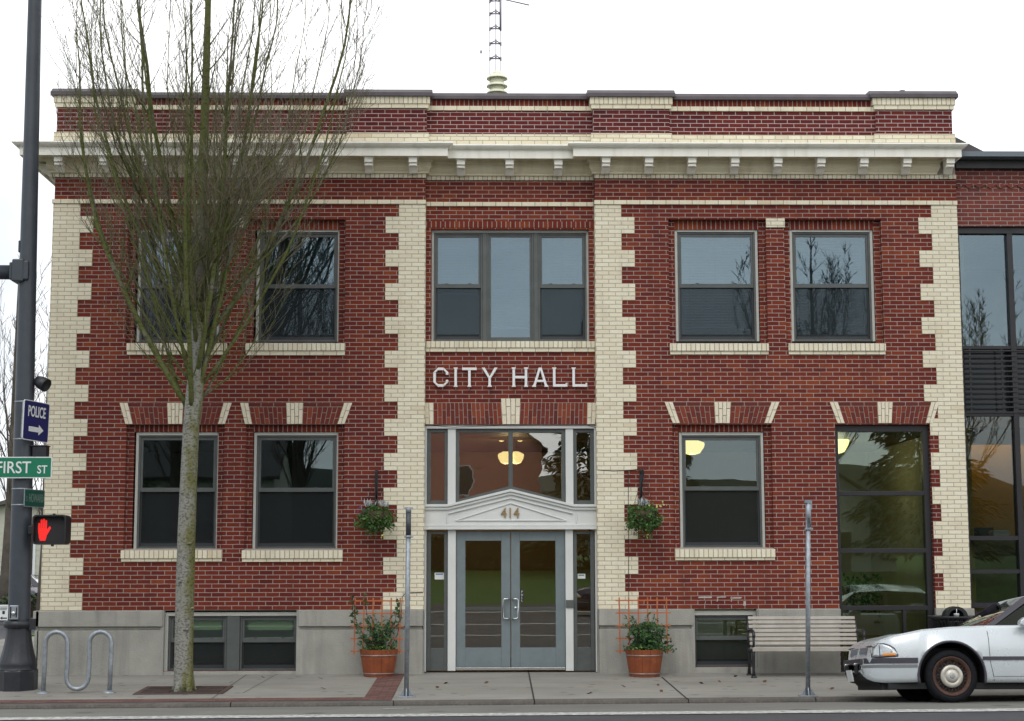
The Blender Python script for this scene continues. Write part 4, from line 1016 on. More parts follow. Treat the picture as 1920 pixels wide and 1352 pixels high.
# worn white edge line and the lines farther across the street
def stripe(y0, y1, x0, x1, n=60): return grid_sheet('road_marking', M['paint_white'], fr(x0, x1, n), [y0, y1], zroad, .008)
stripe(-7.0, -6.63, -40, 40, 240); structure(grid_sheet('gutter_seam', M['joint'], fr(-40, 40, 40), [KY-.035, KY-.002], zroad, .007)); stripe(-13.8, -13.3, -40, 40); stripe(-21.4, -20.7, -40, 40); stripe(-34.6, -33.5, -40, 40)
grid_sheet('road_marking', M['paint_white'], [PX(718, 1331, -5.7), PX(768, 1331, -5.7)], [-5.75, -5.66], zroad, .0085)
grid_sheet('road_marking', M['paint_white'], [PX(1578, 1321, -4.5), PX(1640, 1321, -4.5)], [-4.54, -4.46], zroad, .0085)
# pavement slab with its kerb
def slab(name, m, xs, ys, fz, low=.34):
    mb = MB(); nx, ny = len(xs), len(ys)
    v = [(x, y, fz(x, y)) for y in ys for x in xs]; f = [(j*nx+i, j*nx+i+1, (j+1)*nx+i+1, (j+1)*nx+i) for j in range(ny-1) for i in range(nx-1)]
    mb.add(v, f, True)
    ring = [(x, ys[0]) for x in xs]+[(xs[-1], y) for y in ys[1:]]+[(x, ys[-1]) for x in xs[-2::-1]]+[(xs[0], y) for y in ys[-2:0:-1]]
    n = len(ring); v = [(x, y, fz(x, y)) for x, y in ring]+[(x, y, fz(x, y)-low) for x, y in ring]
    mb.add(v, [(i, n+i, n+(i+1) % n, (i+1) % n) for i in range(n)])
    return structure(mb.build(name, m))
KW = .17
slab('sidewalk', M['sidewalk'], fr(XW+KW, BX-KW, 16), fr(KY+KW, .30, 8), zside)
slab('sidewalk', M['sidewalk'], fr(XW+KW, XL+.05, 3), fr(.301, 40, 4), lambda x, y: 0)
def kerb(pts, w=KW):
    """kerb along pts; top level with the pavement, rounded nose"""
    mb = MB(); pr = [(-.002, -.3), (-.0, -.04), (.012, -.012), (.035, .0), (w, .0), (w, -.3)]
    vs = []
    for i, (x, y) in enumerate(pts):
        a = Vector(pts[max(i-1, 0)]); b = Vector(pts[min(i+1, len(pts)-1)]); t = (b-a).normalized(); n = Vector((-t.y, t.x))
        for d, z in pr: q = Vector((x, y))+n*d; vs.append((q.x, q.y, zside(q.x, q.y)+z+.001))
    k = len(pr); mb.add(vs, [(i*k+j, (i+1)*k+j, (i+1)*k+j+1, i*k+j+1) for i in range(len(pts)-1) for j in range(k-1)])
    return structure(mb.build('kerb', M['kerb']))
jx = [XW]+[PX(q, 1318, KY) for q in (432, 738, 1002, 1291, 1530, 1700)]+[8.2, 11, 24]
for a, b in zip(jx[:-1], jx[1:]): kerb([(a+.006 if a > XW else a, KY), ((a+b)/2, KY), (b-.006, KY)])
kerb([(XW, 40), (XW, 10), (XW, KY)])
# joints in the concrete
def joint(x0, y0, x1, y1, w=.012):
    v = Vector((x1-x0, y1-y0)); n = Vector((-v.y, v.x)).normalized()*w/2; mb = MB(); K = 6
    for i in range(K):
        a = Vector((x0, y0))+v*i/K; b = Vector((x0, y0))+v*(i+1)/K
        mb.poly([(a.x-n.x, a.y-n.y, zside(a.x, a.y)+.004), (b.x-n.x, b.y-n.y, zside(b.x, b.y)+.004), (b.x+n.x, b.y+n.y, zside(b.x, b.y)+.004), (a.x+n.x, a.y+n.y, zside(a.x, a.y)+.004)])
    structure(mb.build('pavement_joint', M['joint']))
for (p, q, r, s, w) in ((990,1257,1001.5,1313,.022),(1241,1270,1291,1313,.024),(520,1264,455,1300,.008)):
    a, b = G(p, q); c, d = G(r, s); joint(a, b, c, max(d, KY+.02), w)
for x in (-3.6, -8.4, 7.6, 10.2): joint(x, -.1, x, KY+KW, .010)
for yy in (-1.55, -3.0): joint(XW+KW, yy, BX-KW, yy, .007)
# brick paver bands
def band(pts, dz=.005):
    mb = MB(); mb.poly([(x, y, zside(x, y)+dz) for x, y in pts]); return structure(mb.build('paver_band', M['paver']))
x1 = PX(735, 1311, KY+.3)
for a, b in zip(fr(XW+KW, x1, 8)[:-1], fr(XW+KW, x1, 8)[1:]): band([(a, KY+KW+.01), (b, KY+KW+.01), (b, KY+KW+.36), (a, KY+KW+.36)])
sx0, sx1 = G(695, 1290)[0], G(746, 1290)[0]
for a, b in zip(fr(KY+KW+.362, -.07, 5)[:-1], fr(KY+KW+.362, -.07, 5)[1:]): band([(sx0, a), (sx1, a), (sx1, b), (sx0, b)])

# ---------------------------------------------------------------- street tree (fastigiate, bare)
rnd = random.Random(5)
def make_tree(loc, trunk_pts, trunk_r, nl, h_top, rmax, label, cat, group=None, name='street_tree', seed=5, lean=(0, 0), dens=1.0, z_lo=3.7, z_hi=6.0, far=False, twr=.0042, fringe=0):
    rnd = random.Random(seed); t = thing(name, label, cat, loc, group); L0 = Vector(loc)
    mb = MB(); pts = [L0+Vector(p) for p in trunk_pts]
    mb.tube(pts, trunk_r, 14); 
    for k in range(5):                                            # root flare
        if far: break
        a = k*1.257+.4; mb.tube([L0+Vector((math.cos(a)*.06, math.sin(a)*.06, .35)), L0+Vector((math.cos(a)*.105, math.sin(a)*.105, .06)), L0+Vector((math.cos(a)*.17, math.sin(a)*.17, -.06))], [.05,.055,.05], 7)
    if not far:
        for z, a, r in ((.86, -1.2, .028), (1.52, -1.9, .022), (2.05, -1.0, .026), (2.75, -2.2, .02), (1.15, -.4, .024)):   # knots
            i = min(range(len(trunk_pts)), key=lambda i: abs(trunk_pts[i][2]-z)); c = L0+Vector(trunk_pts[i]); rr = trunk_r[i]*.92
            c.z = L0.z+z; mb.lathe([(r*1.5, -r*.6), (r*1.3, r*.3), (r*.6, r*.5), (r*.35, -.0), (.001, -.01)], (c.x+math.cos(a)*rr, c.y+math.sin(a)*rr, c.z), 8, axis='z')
    mb.build('trunk', M['bark_far' if far else 'bark'], t)
    tw = MB(); top = pts[-1]
    def axis(z):
        for a, b in zip(pts[:-1], pts[1:]):
            if b.z >= z: return a.lerp(b, (z-a.z)/max(1e-6, b.z-a.z))
        return pts[-1]
    limbs = []
    for i in range(nl):
        az = i*2.39996+rnd.uniform(-.3, .3)
        u = (i+.5)/nl
        z0 = L0.z+z_lo+(z_hi-z_lo)*u**1.35; hh = L0.z+h_top*rnd.uniform(.76, 1.0) - z0
        Rf = (.22+.78*math.sqrt(((i*0.618034) % 1.0)))*rnd.uniform(.88, 1.06); Rr = rmax*Rf; a0 = axis(z0)
        ex = rnd.uniform(1.35, 1.6)+.95*Rf; line = []; K = 16; bend = rnd.uniform(-.25, .25); wob = rnd.uniform(0, 6.28)
        for k in range(K+1):
            q = k/K; r = Rr*(1-(1-q)**ex); aa = az+bend*q
            line.append(a0+Vector((math.cos(aa)*r+lean[0]*q+.07*math.sin(wob+q*10)*q*(1-.4*q)+.02*math.sin(wob*3+q*27)*q, math.sin(aa)*r*.95+lean[1]*q, hh*(q**1.03)+.03*math.sin(wob*2+q*12))))
        r0 = rnd.choice((.022, .026, .032, .040, .052))*(1.05-.3*u)*(1.15-.35*Rf)
        rad = [max(.005, r0*(1-q/K)**.8) for q in range(K+1)]
        limbs.append((line, rad))
    for i in range(fringe):                                       # short spreading side boughs low in the crown
        az = i*2.39996+1.1; base = limbs[rnd.randrange(nl)][0]; k0 = rnd.uniform(.02, .30)*16; j0 = int(k0); p0 = base[j0].lerp(base[j0+1], k0-j0)
        rl = rnd.uniform(.7, 1.65); hh = rl*rnd.uniform(1.05, 1.6); ang = math.atan2(p0.y-pts[0].y, p0.x-pts[0].x)*.6+az*.4 if i % 3 == 0 else az
        line = [p0+Vector((math.cos(ang)*rl*(1-(1-q/8)**1.6), math.sin(ang)*rl*(1-(1-q/8)**1.6), hh*(q/8)**1.15))+Vector((rnd.uniform(-.02,.02), rnd.uniform(-.02,.02), 0)) for q in range(9)]
        limbs.append((line, [max(.004, .017*(1-q/8.5)**.8) for q in range(9)]))
    lead = [axis(L0.z+z_hi-1.0)]+[Vector((top.x+lean[0]*q, top.y+lean[1]*q, top.z+(L0.z+h_top-top.z)*q)) for q in fr(.0, 1, 12)]
    limbs.append((lead, [max(.008, trunk_r[-1]*(1-q/13.5)**.8) for q in range(14)]))
    for line, rad in limbs:
        lb = MB(); lb.tube(line, rad, 7)
        K = len(line)-1; nb = int((27 if K > 8 else 15)*dens)
        for j in range(nb):
            q = .07+.9*(j+rnd.random()*.8)/nb; f_ = q*K; i = min(int(f_), K-1); p = line[i].lerp(line[i+1], f_-i); tg = (line[i+1]-line[i]).normalized()
            a = rnd.uniform(0, 6.283); rv = Vector((math.cos(a), math.sin(a), 0)); outv = Vector((p.x-pts[0].x, p.y-pts[0].y, 0))
            if outv.length > .01: rv = (rv+outv.normalized()*.55).normalized()
            d = (tg*1.0+rv*rnd.uniform(.5, 1.1)).normalized(); ln = rnd.uniform(.5, 1.7)*(1-.45*q)*(1.1 if q < .4 else 1); br = []
            S = 7; pos = p.copy(); dd = d.copy()
            for s_ in range(S+1):
                br.append(pos.copy()); dd = (dd+Vector((rnd.uniform(-.10,.10), rnd.uniform(-.10,.10), .13))).normalized(); pos = pos+dd*ln/S
            r1 = min(rad[i]*.5, .0145)*rnd.uniform(.7, 1.0)
            lb.tube(br, [max(.0035, r1*(1-.85*s_/S)) for s_ in range(S+1)], 5 if not far else 3, caps=False)
            nt_ = int(rnd.randint(7, 11)*dens)
            for w_ in range(nt_):
                g = rnd.uniform(.12, 1.0)*S; i2 = min(int(g), S-1); p2 = br[i2].lerp(br[i2+1], g-i2); t2 = (br[i2+1]-br[i2]).normalized()
                d2 = (t2+Vector((rnd.uniform(-.9,.9), rnd.uniform(-.9,.9), rnd.uniform(-.25,.5)))).normalized(); l2 = rnd.uniform(.16, .62)
                tp = [p2]; d3 = d2
                for s_ in range(3): d3 = (d3+Vector((rnd.uniform(-.2,.2), rnd.uniform(-.2,.2), .14))).normalized(); tp.append(tp[-1]+d3*l2/3)
                tw.tube(tp, [twr, twr*.85, twr*.65, twr*.4], 3, caps=False)
                if rnd.random() < .45:
                    d4 = (d3+Vector((rnd.uniform(-1,1), rnd.uniform(-1,1), .2))).normalized(); tw.tube([tp[2], tp[2]+d4*l2*.3, tp[2]+d4*l2*.5+Vector((0,0,.03))], [twr*.8, twr*.65, twr*.4], 3, caps=False)
        lb.build('limb', M['bark_far' if far else 'bark_limb'], t)
    o = tw.build('twig_crown', M['bark_far' if far else 'twig'], t); o['kind'] = 'stuff'
    return t
TX, TY = G(345, 1295); TZ = zside(TX, TY)-.01
def tp(px, py): x, z = P(px, py, TY); return (x-TX, 0, z-TZ)
tps = [tp(345,1297), tp(344.5,1280), tp(344,1240), tp(345,1180), tp(346.5,1110), tp(350,1000), tp(354,900), tp(358.5,800), tp(364,745), tp(368,690), tp(371,640), tp(373,580)]
tps = [(x, .015*math.sin(z*1.7), z) for x, y, z in tps]
make_tree((TX, TY, TZ), tps, [.155,.140,.132,.130,.132,.127,.120,.116,.128,.112,.105,.098], 33, 12.6, 2.42, 'bare upright street tree with mossy grey trunk in a pavement grate before the city hall', 'tree', lean=(.06, 0), z_lo=3.7, z_hi=6.6, dens=.76, fringe=14, twr=.0035)
# grate
gc = [G(*q) for q in ((244,1303),(412,1303.5),(439,1288.5),(281,1288.5))]
gx0, gx1 = sum(q[0] for q in (gc[0], gc[3]))/2, sum(q[0] for q in (gc[1], gc[2]))/2; gy0, gy1 = gc[0][1], gc[3][1]
mb = MB(); zg = zside((gx0+gx1)/2, (gy0+gy1)/2)
def gbox(a, b, c, d): 
    z = [zside(p, q)+.006 for p, q in ((a,c),(b,c),(b,d),(a,d))]
    mb.add([(a,c,z[0]-.02),(b,c,z[1]-.02),(b,d,z[2]-.02),(a,d,z[3]-.02),(a,c,z[0]+.008),(b,c,z[1]+.008),(b,d,z[2]+.008),(a,d,z[3]+.008)], [(0,3,2,1),(4,5,6,7),(0,1,5,4),(1,2,6,5),(2,3,7,6),(3,0,4,7)])
gbox(gx0, gx1, gy0, gy0+.07); gbox(gx0, gx1, gy1-.07, gy1); gbox(gx0, gx0+.07, gy0+.07, gy1-.07); gbox(gx1-.07, gx1, gy0+.07, gy1-.07)
n = 34
for i in range(n):
    x = gx0+.08+(gx1-gx0-.16)*i/n
    for c, d in ((gy0+.075, (gy0+gy1)/2-.03), ((gy0+gy1)/2+.03, gy1-.075)):
        if abs(x-TX) < .16: continue
        gbox(x, x+.018, c, d)
gbox(gx0+.075, gx1-.075, (gy0+gy1)/2-.028, (gy0+gy1)/2+.028)
mb.cur = 1; mb.poly([(gx0, gy0, zside(gx0, gy0)+.0045), (gx1, gy0, zside(gx1, gy0)+.0045), (gx1, gy1, zside(gx1, gy1)+.0045), (gx0, gy1, zside(gx0, gy1)+.0045)])
tag(mb.build('tree_grate', [M['grate'], M['soil']]), 'rusty square slotted grate around the foot of the street tree', 'tree grate')

# ---------------------------------------------------------------- signal pole and what hangs on it
pxb, pyb = G(38, 1297); pyb -= .0; PYY = pyb+.28
cx = lambda py: PX(65.5-(65.5-36.5)*py/1120, py, PYY)
zq = lambda py: PZ(py, PYY, 50)
zg = zside(pxb, PYY)
pole = thing('signal_pole', 'tall dark blue traffic signal pole with fluted flared base at the left kerb', 'pole', (cx(1297), PYY, zg))
mb = MB(); ys = [1245, 1178, 1000, 800, 600, 400, 200, 0, -120]
mb.tube([(cx(y), PYY, zq(y)) for y in ys], [.158-.062*(1245-y)/1365*1.06 for y in ys], 28); mb.build('shaft', M['pole'], pole)
mb = MB(); x0 = cx(1240)
def fl(zp, r0, r1, n=16):
    return r0
prof = [(.285, zg-.05), (.285, zq(1258)), (.275, zq(1255)), (.262, zq(1252)), (.27, zq(1247)), (.262, zq(1241)), (.245, zq(1236)), (.215, zq(1222)), (.187, zq(1205)), (.172, zq(1190)), (.166, zq(1176))]
mb.lathe(prof[:3], (x0, PYY, 0), 8, smooth=False); N = 48; vs = []; sub = prof[2:]
for r, z in sub:
    for k in range(N):
        a = 2*math.pi*k/N; rr = r*(1+(.02 if z > zq(1240) else 0)*math.cos(a*16)); vs.append((x0+rr*math.cos(a), PYY+rr*math.sin(a), z))
mb.add(vs, [(i*N+k, i*N+(k+1) % N, (i+1)*N+(k+1) % N, (i+1)*N+k) for i in range(len(sub)-1) for k in range(N)], True)
mb.build('flared_base', M['pole_base'], pole)
mb = MB(); mb.lathe([(.17, zq(1178)), (.205, zq(1176)), (.205, zq(1165)), (.17, zq(1163))], (cx(1170), PYY, 0), 28); mb.box(cx(1170)+.17, cx(1170)+.235, PYY-.10, PYY+.02, zq(1180), zq(1160)); mb.build('collar', M['pole_base'], pole)
mb = MB(); c = cx(510); mb.box(c-.19, c-.02, PYY-.17, PYY+.15, zq(531), zq(489)); mb.box(c-.24, c-.185, PYY-.13, PYY+.11, zq(527), zq(494)); mb.box(c-.03, c+.05, PYY-.168, PYY+.15, zq(528), zq(492)); mb.build('arm_clamp', M['pole'], pole, bevel=.02)
mb = MB(); mb.tube([(c-.2, PYY-.01, zq(511)), (c-3, PYY-.01, zq(508)), (c-7.5, PYY-.01, zq(490))], [.105,.095,.06], 18); mb.build('mast_arm', M['pole'], pole)
mb = MB(); c = cx(462); mb.box(c-.135, c-.10, PYY-.06, PYY+.04, zq(474), zq(452)); mb.build('hand_hole_cover', M['pole'], pole, bevel=.012)
for y in (754, 824, 917, 947):
    mb = MB(); r = .158-.062*(1245-y)/1365*1.06; mb.lathe([(r+.001, zq(y+1.6)), (r+.005, zq(y+1.4)), (r+.005, zq(y-1.0)), (r+.001, zq(y-1.2))], (cx(y), PYY, 0), 28); mb.build('band', M['galv'], pole)
def board(c, w, h, yaw, th=.012, tilt=0):
    """local frame for a sign: x along the face, z up, -y out of the face"""
    return Matrix.Translation(c) @ Matrix.Rotation(yaw, 4, 'Z') @ Matrix.Rotation(tilt, 4, 'Y')
def rrect(w, h, r, n=4):
    p = []
    for cx_, cz_, a0 in ((w/2-r, -h/2+r, -90), (w/2-r, h/2-r, 0), (-w/2+r, h/2-r, 90), (-w/2+r, -h/2+r, 180)):
        for i in range(n+1): a = R(a0+90*i/n); p.append((cx_+r*math.cos(a), cz_+r*math.sin(a)))
    return p
# POLICE
YS = PYY-.20
c = Vector((PX(68, 790, YS), YS, PZ(790, YS, 68))); a = R(67)
mt = board(c, .56, .56, a, tilt=R(2))
pol = thing('police_sign', 'blue square POLICE sign with white arrow strapped to the signal pole', 'sign', (c.x, c.y, c.z-.28))
mb = MB(); mb.M = mt; mb.prism(rrect(.57, .57, .03), 0, .012); mb.cur = 1; mb.prism(rrect(.545, .545, .025), -.002, .0); mb.build('panel', [M['sign_white'], M['sign_blue']], pol)
mb = MB(); mb.text('POLICE', .0, .06, .15, -.004, .002, sx=.56, align='CENTER', bold=.004, M=mt); mb.build('lettering', M['sign_fade' if 0 else 'sign_white'], pol)
mb = MB(); mb.M = mt; mb.prism([(-.16,-.155),(.06,-.155),(.06,-.195),(.165,-.12),(.06,-.045),(.06,-.085),(-.16,-.085)], -.004, -.002); mb.build('arrow', M['sign_white'], pol)
mb = MB(); mb.M = mt; mb.box(-.25, -.21, .012, .06, -.25, .25); mb.build('bracket', M['galv'], pol)
# FIRST ST
YF = PYY-.20
x1, z1 = P(98, 856.5, YF); _, z0 = P(98, 896.5, YF); h = z1-z0; w = 1.52
fs = thing('street_name_sign', 'green FIRST ST street name sign with white border across the signal pole', 'street sign', (x1-w/2, YF, z0))
mb = MB(); mb.M = Matrix.Translation((x1-w/2, YF, (z0+z1)/2)); mb.prism(rrect(w, h, .02), 0, .012); mb.cur = 1; mb.prism(rrect(w-.028, h-.028, .015), -.002, 0); mb.build('panel', [M['sign_white'], M['sign_green']], fs)
mb = MB(); mb.text('FIRST', PX(-8, 880, YF), PZ(887, YF, 30), PZ(865, YF, 30)-PZ(887, YF, 30), YF-.004, .002, sx=.88, bold=.002); mb.build('lettering', M['sign_white'], fs); mb = MB(); xe = PX(69.5, 880, YF)
mb.text('ST', xe, PZ(887.5, YF, 75), PZ(872.5, YF, 75)-PZ(887.5, YF, 75), YF-.004, .002, sx=.85, bold=.002); mb.build('lettering', M['sign_white'], fs)
mb = MB()
for y in (866, 890): mb.box(cx(y)-.16, cx(y)+.16, YF+.012, YF+.05, PZ(y+2, YF, 40), PZ(y-2, YF, 40))
mb.build('bracket', M['galv'], fs)
# S HOWARD ST, turned to the side street
YS2 = PYY-.18; c = Vector((PX(65, 934.5, YS2), YS2, PZ(934.5, YS2, 65))); mt = board(c, 1, 1, R(72))
hs_ = thing('street_name_sign', 'small weathered dark green S HOWARD street name sign turned towards the side street', 'street sign', (c.x, c.y, c.z-.13))
mb = MB(); mb.M = mt; mb.prism(rrect(.50, .25, .015), 0, .012); mb.cur = 1; mb.prism(rrect(.475, .225, .012), -.002, 0); mb.build('panel', [M['galv'], M['sign_green_dim']], hs_)
mb = MB(); mb.text('S', -.215, -.045, .07, -.004, .002, sx=.7, M=mt); mb.text('HOWARD', -.15, -.055, .12, -.004, .002, sx=.46, M=mt); mb.text('ST', .165, -.045, .07, -.004, .002, sx=.6, M=mt); mb.build('lettering', M['sign_fade'], hs_)
# pedestrian signal
YQ = PYY-.30; x0, z1 = P(63, 965.5, YQ); x1, z0 = P(124.5, 1021, YQ); c = Vector(((x0+x1)/2, YQ, (z0+z1)/2)); w, h = x1-x0, z1-z0
ps = thing('pedestrian_signal', 'black pedestrian signal box showing a lit red hand on the signal pole', 'pedestrian signal', (c.x, c.y, z0))
mb = MB(); mb.M = Matrix.Translation(c)
out = rrect(w, h, .055); inn = rrect(w-.04, h-.04, .045); n = len(out)
mb.prism(out, .05, .24)
v = [(x, -.06, z) for x, z in out]+[(x, -.06, z) for x, z in inn]+[(x, .05, z) for x, z in out]+[(x, .045, z) for x, z in inn]
mb.add(v, [(i, (i+1) % n, n+(i+1) % n, n+i) for i in range(n)]+[(i, 2*n+i, 2*n+(i+1) % n, (i+1) % n) for i in range(n)]+[(n+i, n+(i+1) % n, 3*n+(i+1) % n, 3*n+i) for i in range(n)])
mb.box(.03, .06, .0, .05, h/2, h/2+.02); mb.box(.02, .05, .0, .05, -h/2-.025, -h/2); mb.build('housing', M['black'], ps)
mb = MB(); mb.M = Matrix.Translation(c); mb.prism(inn, .035, .044); mb.build('face', M['lens_black'], ps)
mb = MB(); mb.M = Matrix.Translation(c+Vector((-w*.21, .03, .0)))
def blob(pts, z=0): mb.prism(ccw(pts), 0-z, .004-z)
blob([(-.075,-.02),(-.06,-.11),(-.045,-.155),(.03,-.155),(.045,-.10),(.055,-.05),(.05,.02),(-.07,.02)])
for i, (x, t) in enumerate(((-.062,.095),(-.030,.145),(.002,.155),(.034,.135))): blob([(x-.0135,.0),(x+.0135,.0),(x+.0135,t-.012),(x+.007,t),(x-.007,t),(x-.0135,t-.012)], .0005*(i+1))
blob([(.035,-.09),(.055,-.07),(.105,.02),(.097,.045),(.082,.047),(.045,-.005)], .003)
mb.build('hand_symbol', M['led_red'], ps)
mb = MB(); mb.box(c.x-w/2-.10, c.x-w/2+.06, YQ+.1, YQ+.30, c.z-.06, c.z+.06); mb.build('bracket', M['black'], ps, bevel=.01)
# push button with its plate
YU = PYY-.20; x0, z1 = P(17.5, 1135, YU); x1, z0 = P(33.5, 1162, YU)
pb = thing('push_button', 'silver crossing push button box on the signal pole', 'push button', ((x0+x1)/2, YU, z0))
mb = MB(); mb.box(x0, x1, YU, YU+.08, z0, z1); mb.build('box', M['galv'], pb, bevel=.01)
mb = MB(); mb.lathe([(.0, -.03), (.028, -.028), (.032, -.0)], ((x0+x1)/2-.0, YU, (z0+z1)/2-.01), 16, axis='y'); mb.build('button', M['chrome'], pb)
mb = MB(); mb.box(x0+.012, x0+.03, YU-.003, YU, z0+.02, z1-.02); mb.box(x1-.03, x1-.014, YU-.003, YU, z0+.03, z1-.03); mb.build('marking', M['black'], pb)
x0, z1 = P(-1, 1134, YU); x1, z0 = P(14.5, 1163, YU)
pp = thing('crossing_sign', 'small white crossing instruction plate with black arrow beside the push button', 'sign', ((x0+x1)/2, YU, z0))
mb = MB(); mb.M = Matrix.Translation(((x0+x1)/2, YU, (z0+z1)/2)); w, h = x1-x0, z1-z0; mb.prism(rrect(w, h, .015), 0, .008); mb.cur = 1
mb.prism([(.05,-.07),(-.015,-.07),(-.015,-.055),(-.05,-.078),(-.015,-.1),(-.015,-.086),(.05,-.086)][::-1], -.002, 0)
for p in (rrect(.035, .045, .008),): mb.prism(p, -.0025, 0)
mb.box(-.05, .05, -.002, 0, .052, .06); mb.box(-.05, .05, -.002, 0, .072, .08); mb.box(-.05, .04, -.002, 0, .034, .042); mb.build('panel', [M['sign_white'], M['black']], pp)
# flood lamp and junction box
YL = PYY; c = Vector((PX(80, 719, YL), YL-.02, PZ(719, YL, 78)))
fl_ = thing('flood_lamp', 'small dark flood lamp tilted outward on the right side of the signal pole', 'lamp', (c.x, c.y, c.z-.1))
mb = MB(); mb.M = Matrix.Translation(c) @ Matrix.Rotation(R(118), 4, 'Y') @ Matrix.Rotation(R(20), 4, 'X'); mb.lathe([(.03,-.12),(.075,-.10),(.095,-.02),(.10,.08),(.092,.085),(.085,.06),(.001,.06)], (0,0,0), 18); mb.build('lamp_head', M['pole_base'], fl_)
mb = MB(); mb.tube([(cx(719)+.09, PYY, c.z), (c.x-.06, c.y, c.z+.01)], .025, 8); mb.build('bracket', M['pole_base'], fl_)
a, b, c_, d = span(64, 90, 838, 858, PYY); mb = MB(); mb.box(a, b, PYY-.1, PYY+.08, c_, d); mb.box(a-.02, b+.012, PYY-.112, PYY+.09, d, d+.02)
tag(mb.build('junction_box', M['pole_base'], bevel=.008), 'small dark junction box on the pole between the POLICE sign and green sign', 'junction box')

# ---------------------------------------------------------------- bike rack
bxs = [P(q, 1240, G(85, 1300)[1])[0] for q in (84, 125, 165.5, 208)]; by = G(85, 1300)[1]; zb = zside(-7, by)
zt = PZ(1184.5, by, 145); rk = thing('bike_rack', 'grey galvanised serpentine bike rack on the pavement beside the signal pole', 'bike rack', ((bxs[0]+bxs[3])/2, by, zb))
pts = []; r = (bxs[1]-bxs[0])/2; bxs = [bxs[0]+2*r*i*1.0 for i in range(4)]
s = (PX(208, 1240, by)-PX(84, 1240, by))/(bxs[3]-bxs[0]); x0 = PX(84, 1240, by); bxs = [x0+(b-bxs[0])*s for b in bxs]; r = (bxs[1]-bxs[0])/2
lean = .03
pts.append((bxs[0]-.01, by, zb)); pts.append((bxs[0], by, zt-r-.3))
for i in range(9): a = math.pi*(1-i/8); pts.append((bxs[0]+r+r*math.cos(a), by, zt-r+r*math.sin(a)))
zlo = PZ(1292, by, 150)
pts.append((bxs[1]+.012, by, (zt+zlo)/2))
for i in range(9): a = math.pi*(1+i/8); pts.append((bxs[1]+r+r*math.cos(a), by, zlo+r+r*math.sin(a)))
pts.append((bxs[2]+.006, by, (zt+zlo)/2))
for i in range(9): a = math.pi*(1-i/8); pts.append((bxs[2]+r+r*math.cos(a), by, zt-r+r*math.sin(a)))
pts += [(bxs[3]+.0, by, zt-r-.3), (bxs[3]-.01, by, zb)]
mb = MB(); mb.tube(pts, .032, 12); mb.build('tube_frame', M['galv'], rk)
for x in (bxs[0]-.01, bxs[3]-.01):
    mb = MB(); mb.lathe([(.085, -.02), (.085, .012), (.07, .02), (.045, .035), (.034, .035)], (x, by, zside(x, by)), 20); mb.build('foot_plate', M['galv'], rk)

# ---------------------------------------------------------------- two bare sign posts
def post(pxbase, pybase, pxtop, pytop, label, fancy):
    x, y = G(pxbase, pybase); z = zside(x, y); xt, zt = P(pxtop, pytop, y)
    t = thing('sign_post', label, 'sign post', (x, y, z), 'bare galvanised posts at the kerb')
    mb = MB(); mb.tube([(x, y, z), (xt, y, zt)], .032, 14); mb.build('tube', M['galv'], t)
    mb = MB(); mb.box(x-.115, x+.115, y-.09, y+.09, z-.03, z+.014)
    for s in (-1, 1):
        mb.prism([(x+s*.03, z+.014), (x+s*.10, z+.014), (x+s*.03, z+.12)][::s], y-.006, y+.006); mb.prismx([(y+s*.03, z+.014), (y+s*.08, z+.014), (y+s*.03, z+.12)][::s], x-.006, x+.006)
    mb.build('base_plate', M['galv'], t, bevel=.004)
    if fancy == 1:
        mb = MB(); mb.lathe([(.038, 0), (.038, .06), (.03, .075)], (xt, y, zt-.06), 14); mb.box(xt-.055, xt+.06, y-.03, y+.03, zt-.015, zt+.012); mb.build('cap', M['galv'], t)
        mb = MB(); zc = zt-.40; mb.lathe([(.036, 0), (.042, .005), (.042, .03), (.036, .035)], (xt, y, zc), 14); mb.box(xt-.058, xt+.066, y-.025, y+.025, zc+.005, zc+.022); mb.build('clamp', M['galv'], t)
        mb = MB(); mb.tube([(xt, y, zc+.02), (xt, y, zt-.05)], .036, 14); mb.build('sleeve', M['pole'], t)
    else:
        mb = MB(); mb.tube([(xt, y, zt-.36), (xt, y, zt)], .037, 14); mb.box(xt-.05, xt+.03, y-.04, y+.03, zt-.03, zt+.01); mb.box(xt+.025, xt+.05, y-.02, y+.02, zt-.12, zt-.0); mb.build('sleeve', M['galv'], t)
        mb = MB(); mb.box(xt-.055, xt+.05, y-.045, y+.04, zt-.385, zt-.36); mb.build('clamp', M['galv'], t)
        mb = MB(); mb.box(xt-.012, xt+.012, y-.0385, y-.036, zt-.30, zt-.23); mb.tube([(xt, y-.037, zt-.22), (xt+.018, y-.036, zt-.34)], .004, 5); mb.build('sticker', M['pole'], t)
post(762, 1307, 766, 953, 'galvanised sign post without a sign, left of the entrance doors', 1)
post(1515, 1305.5, 1515, 939, 'galvanised sign post without a sign, in front of the bench', 2)

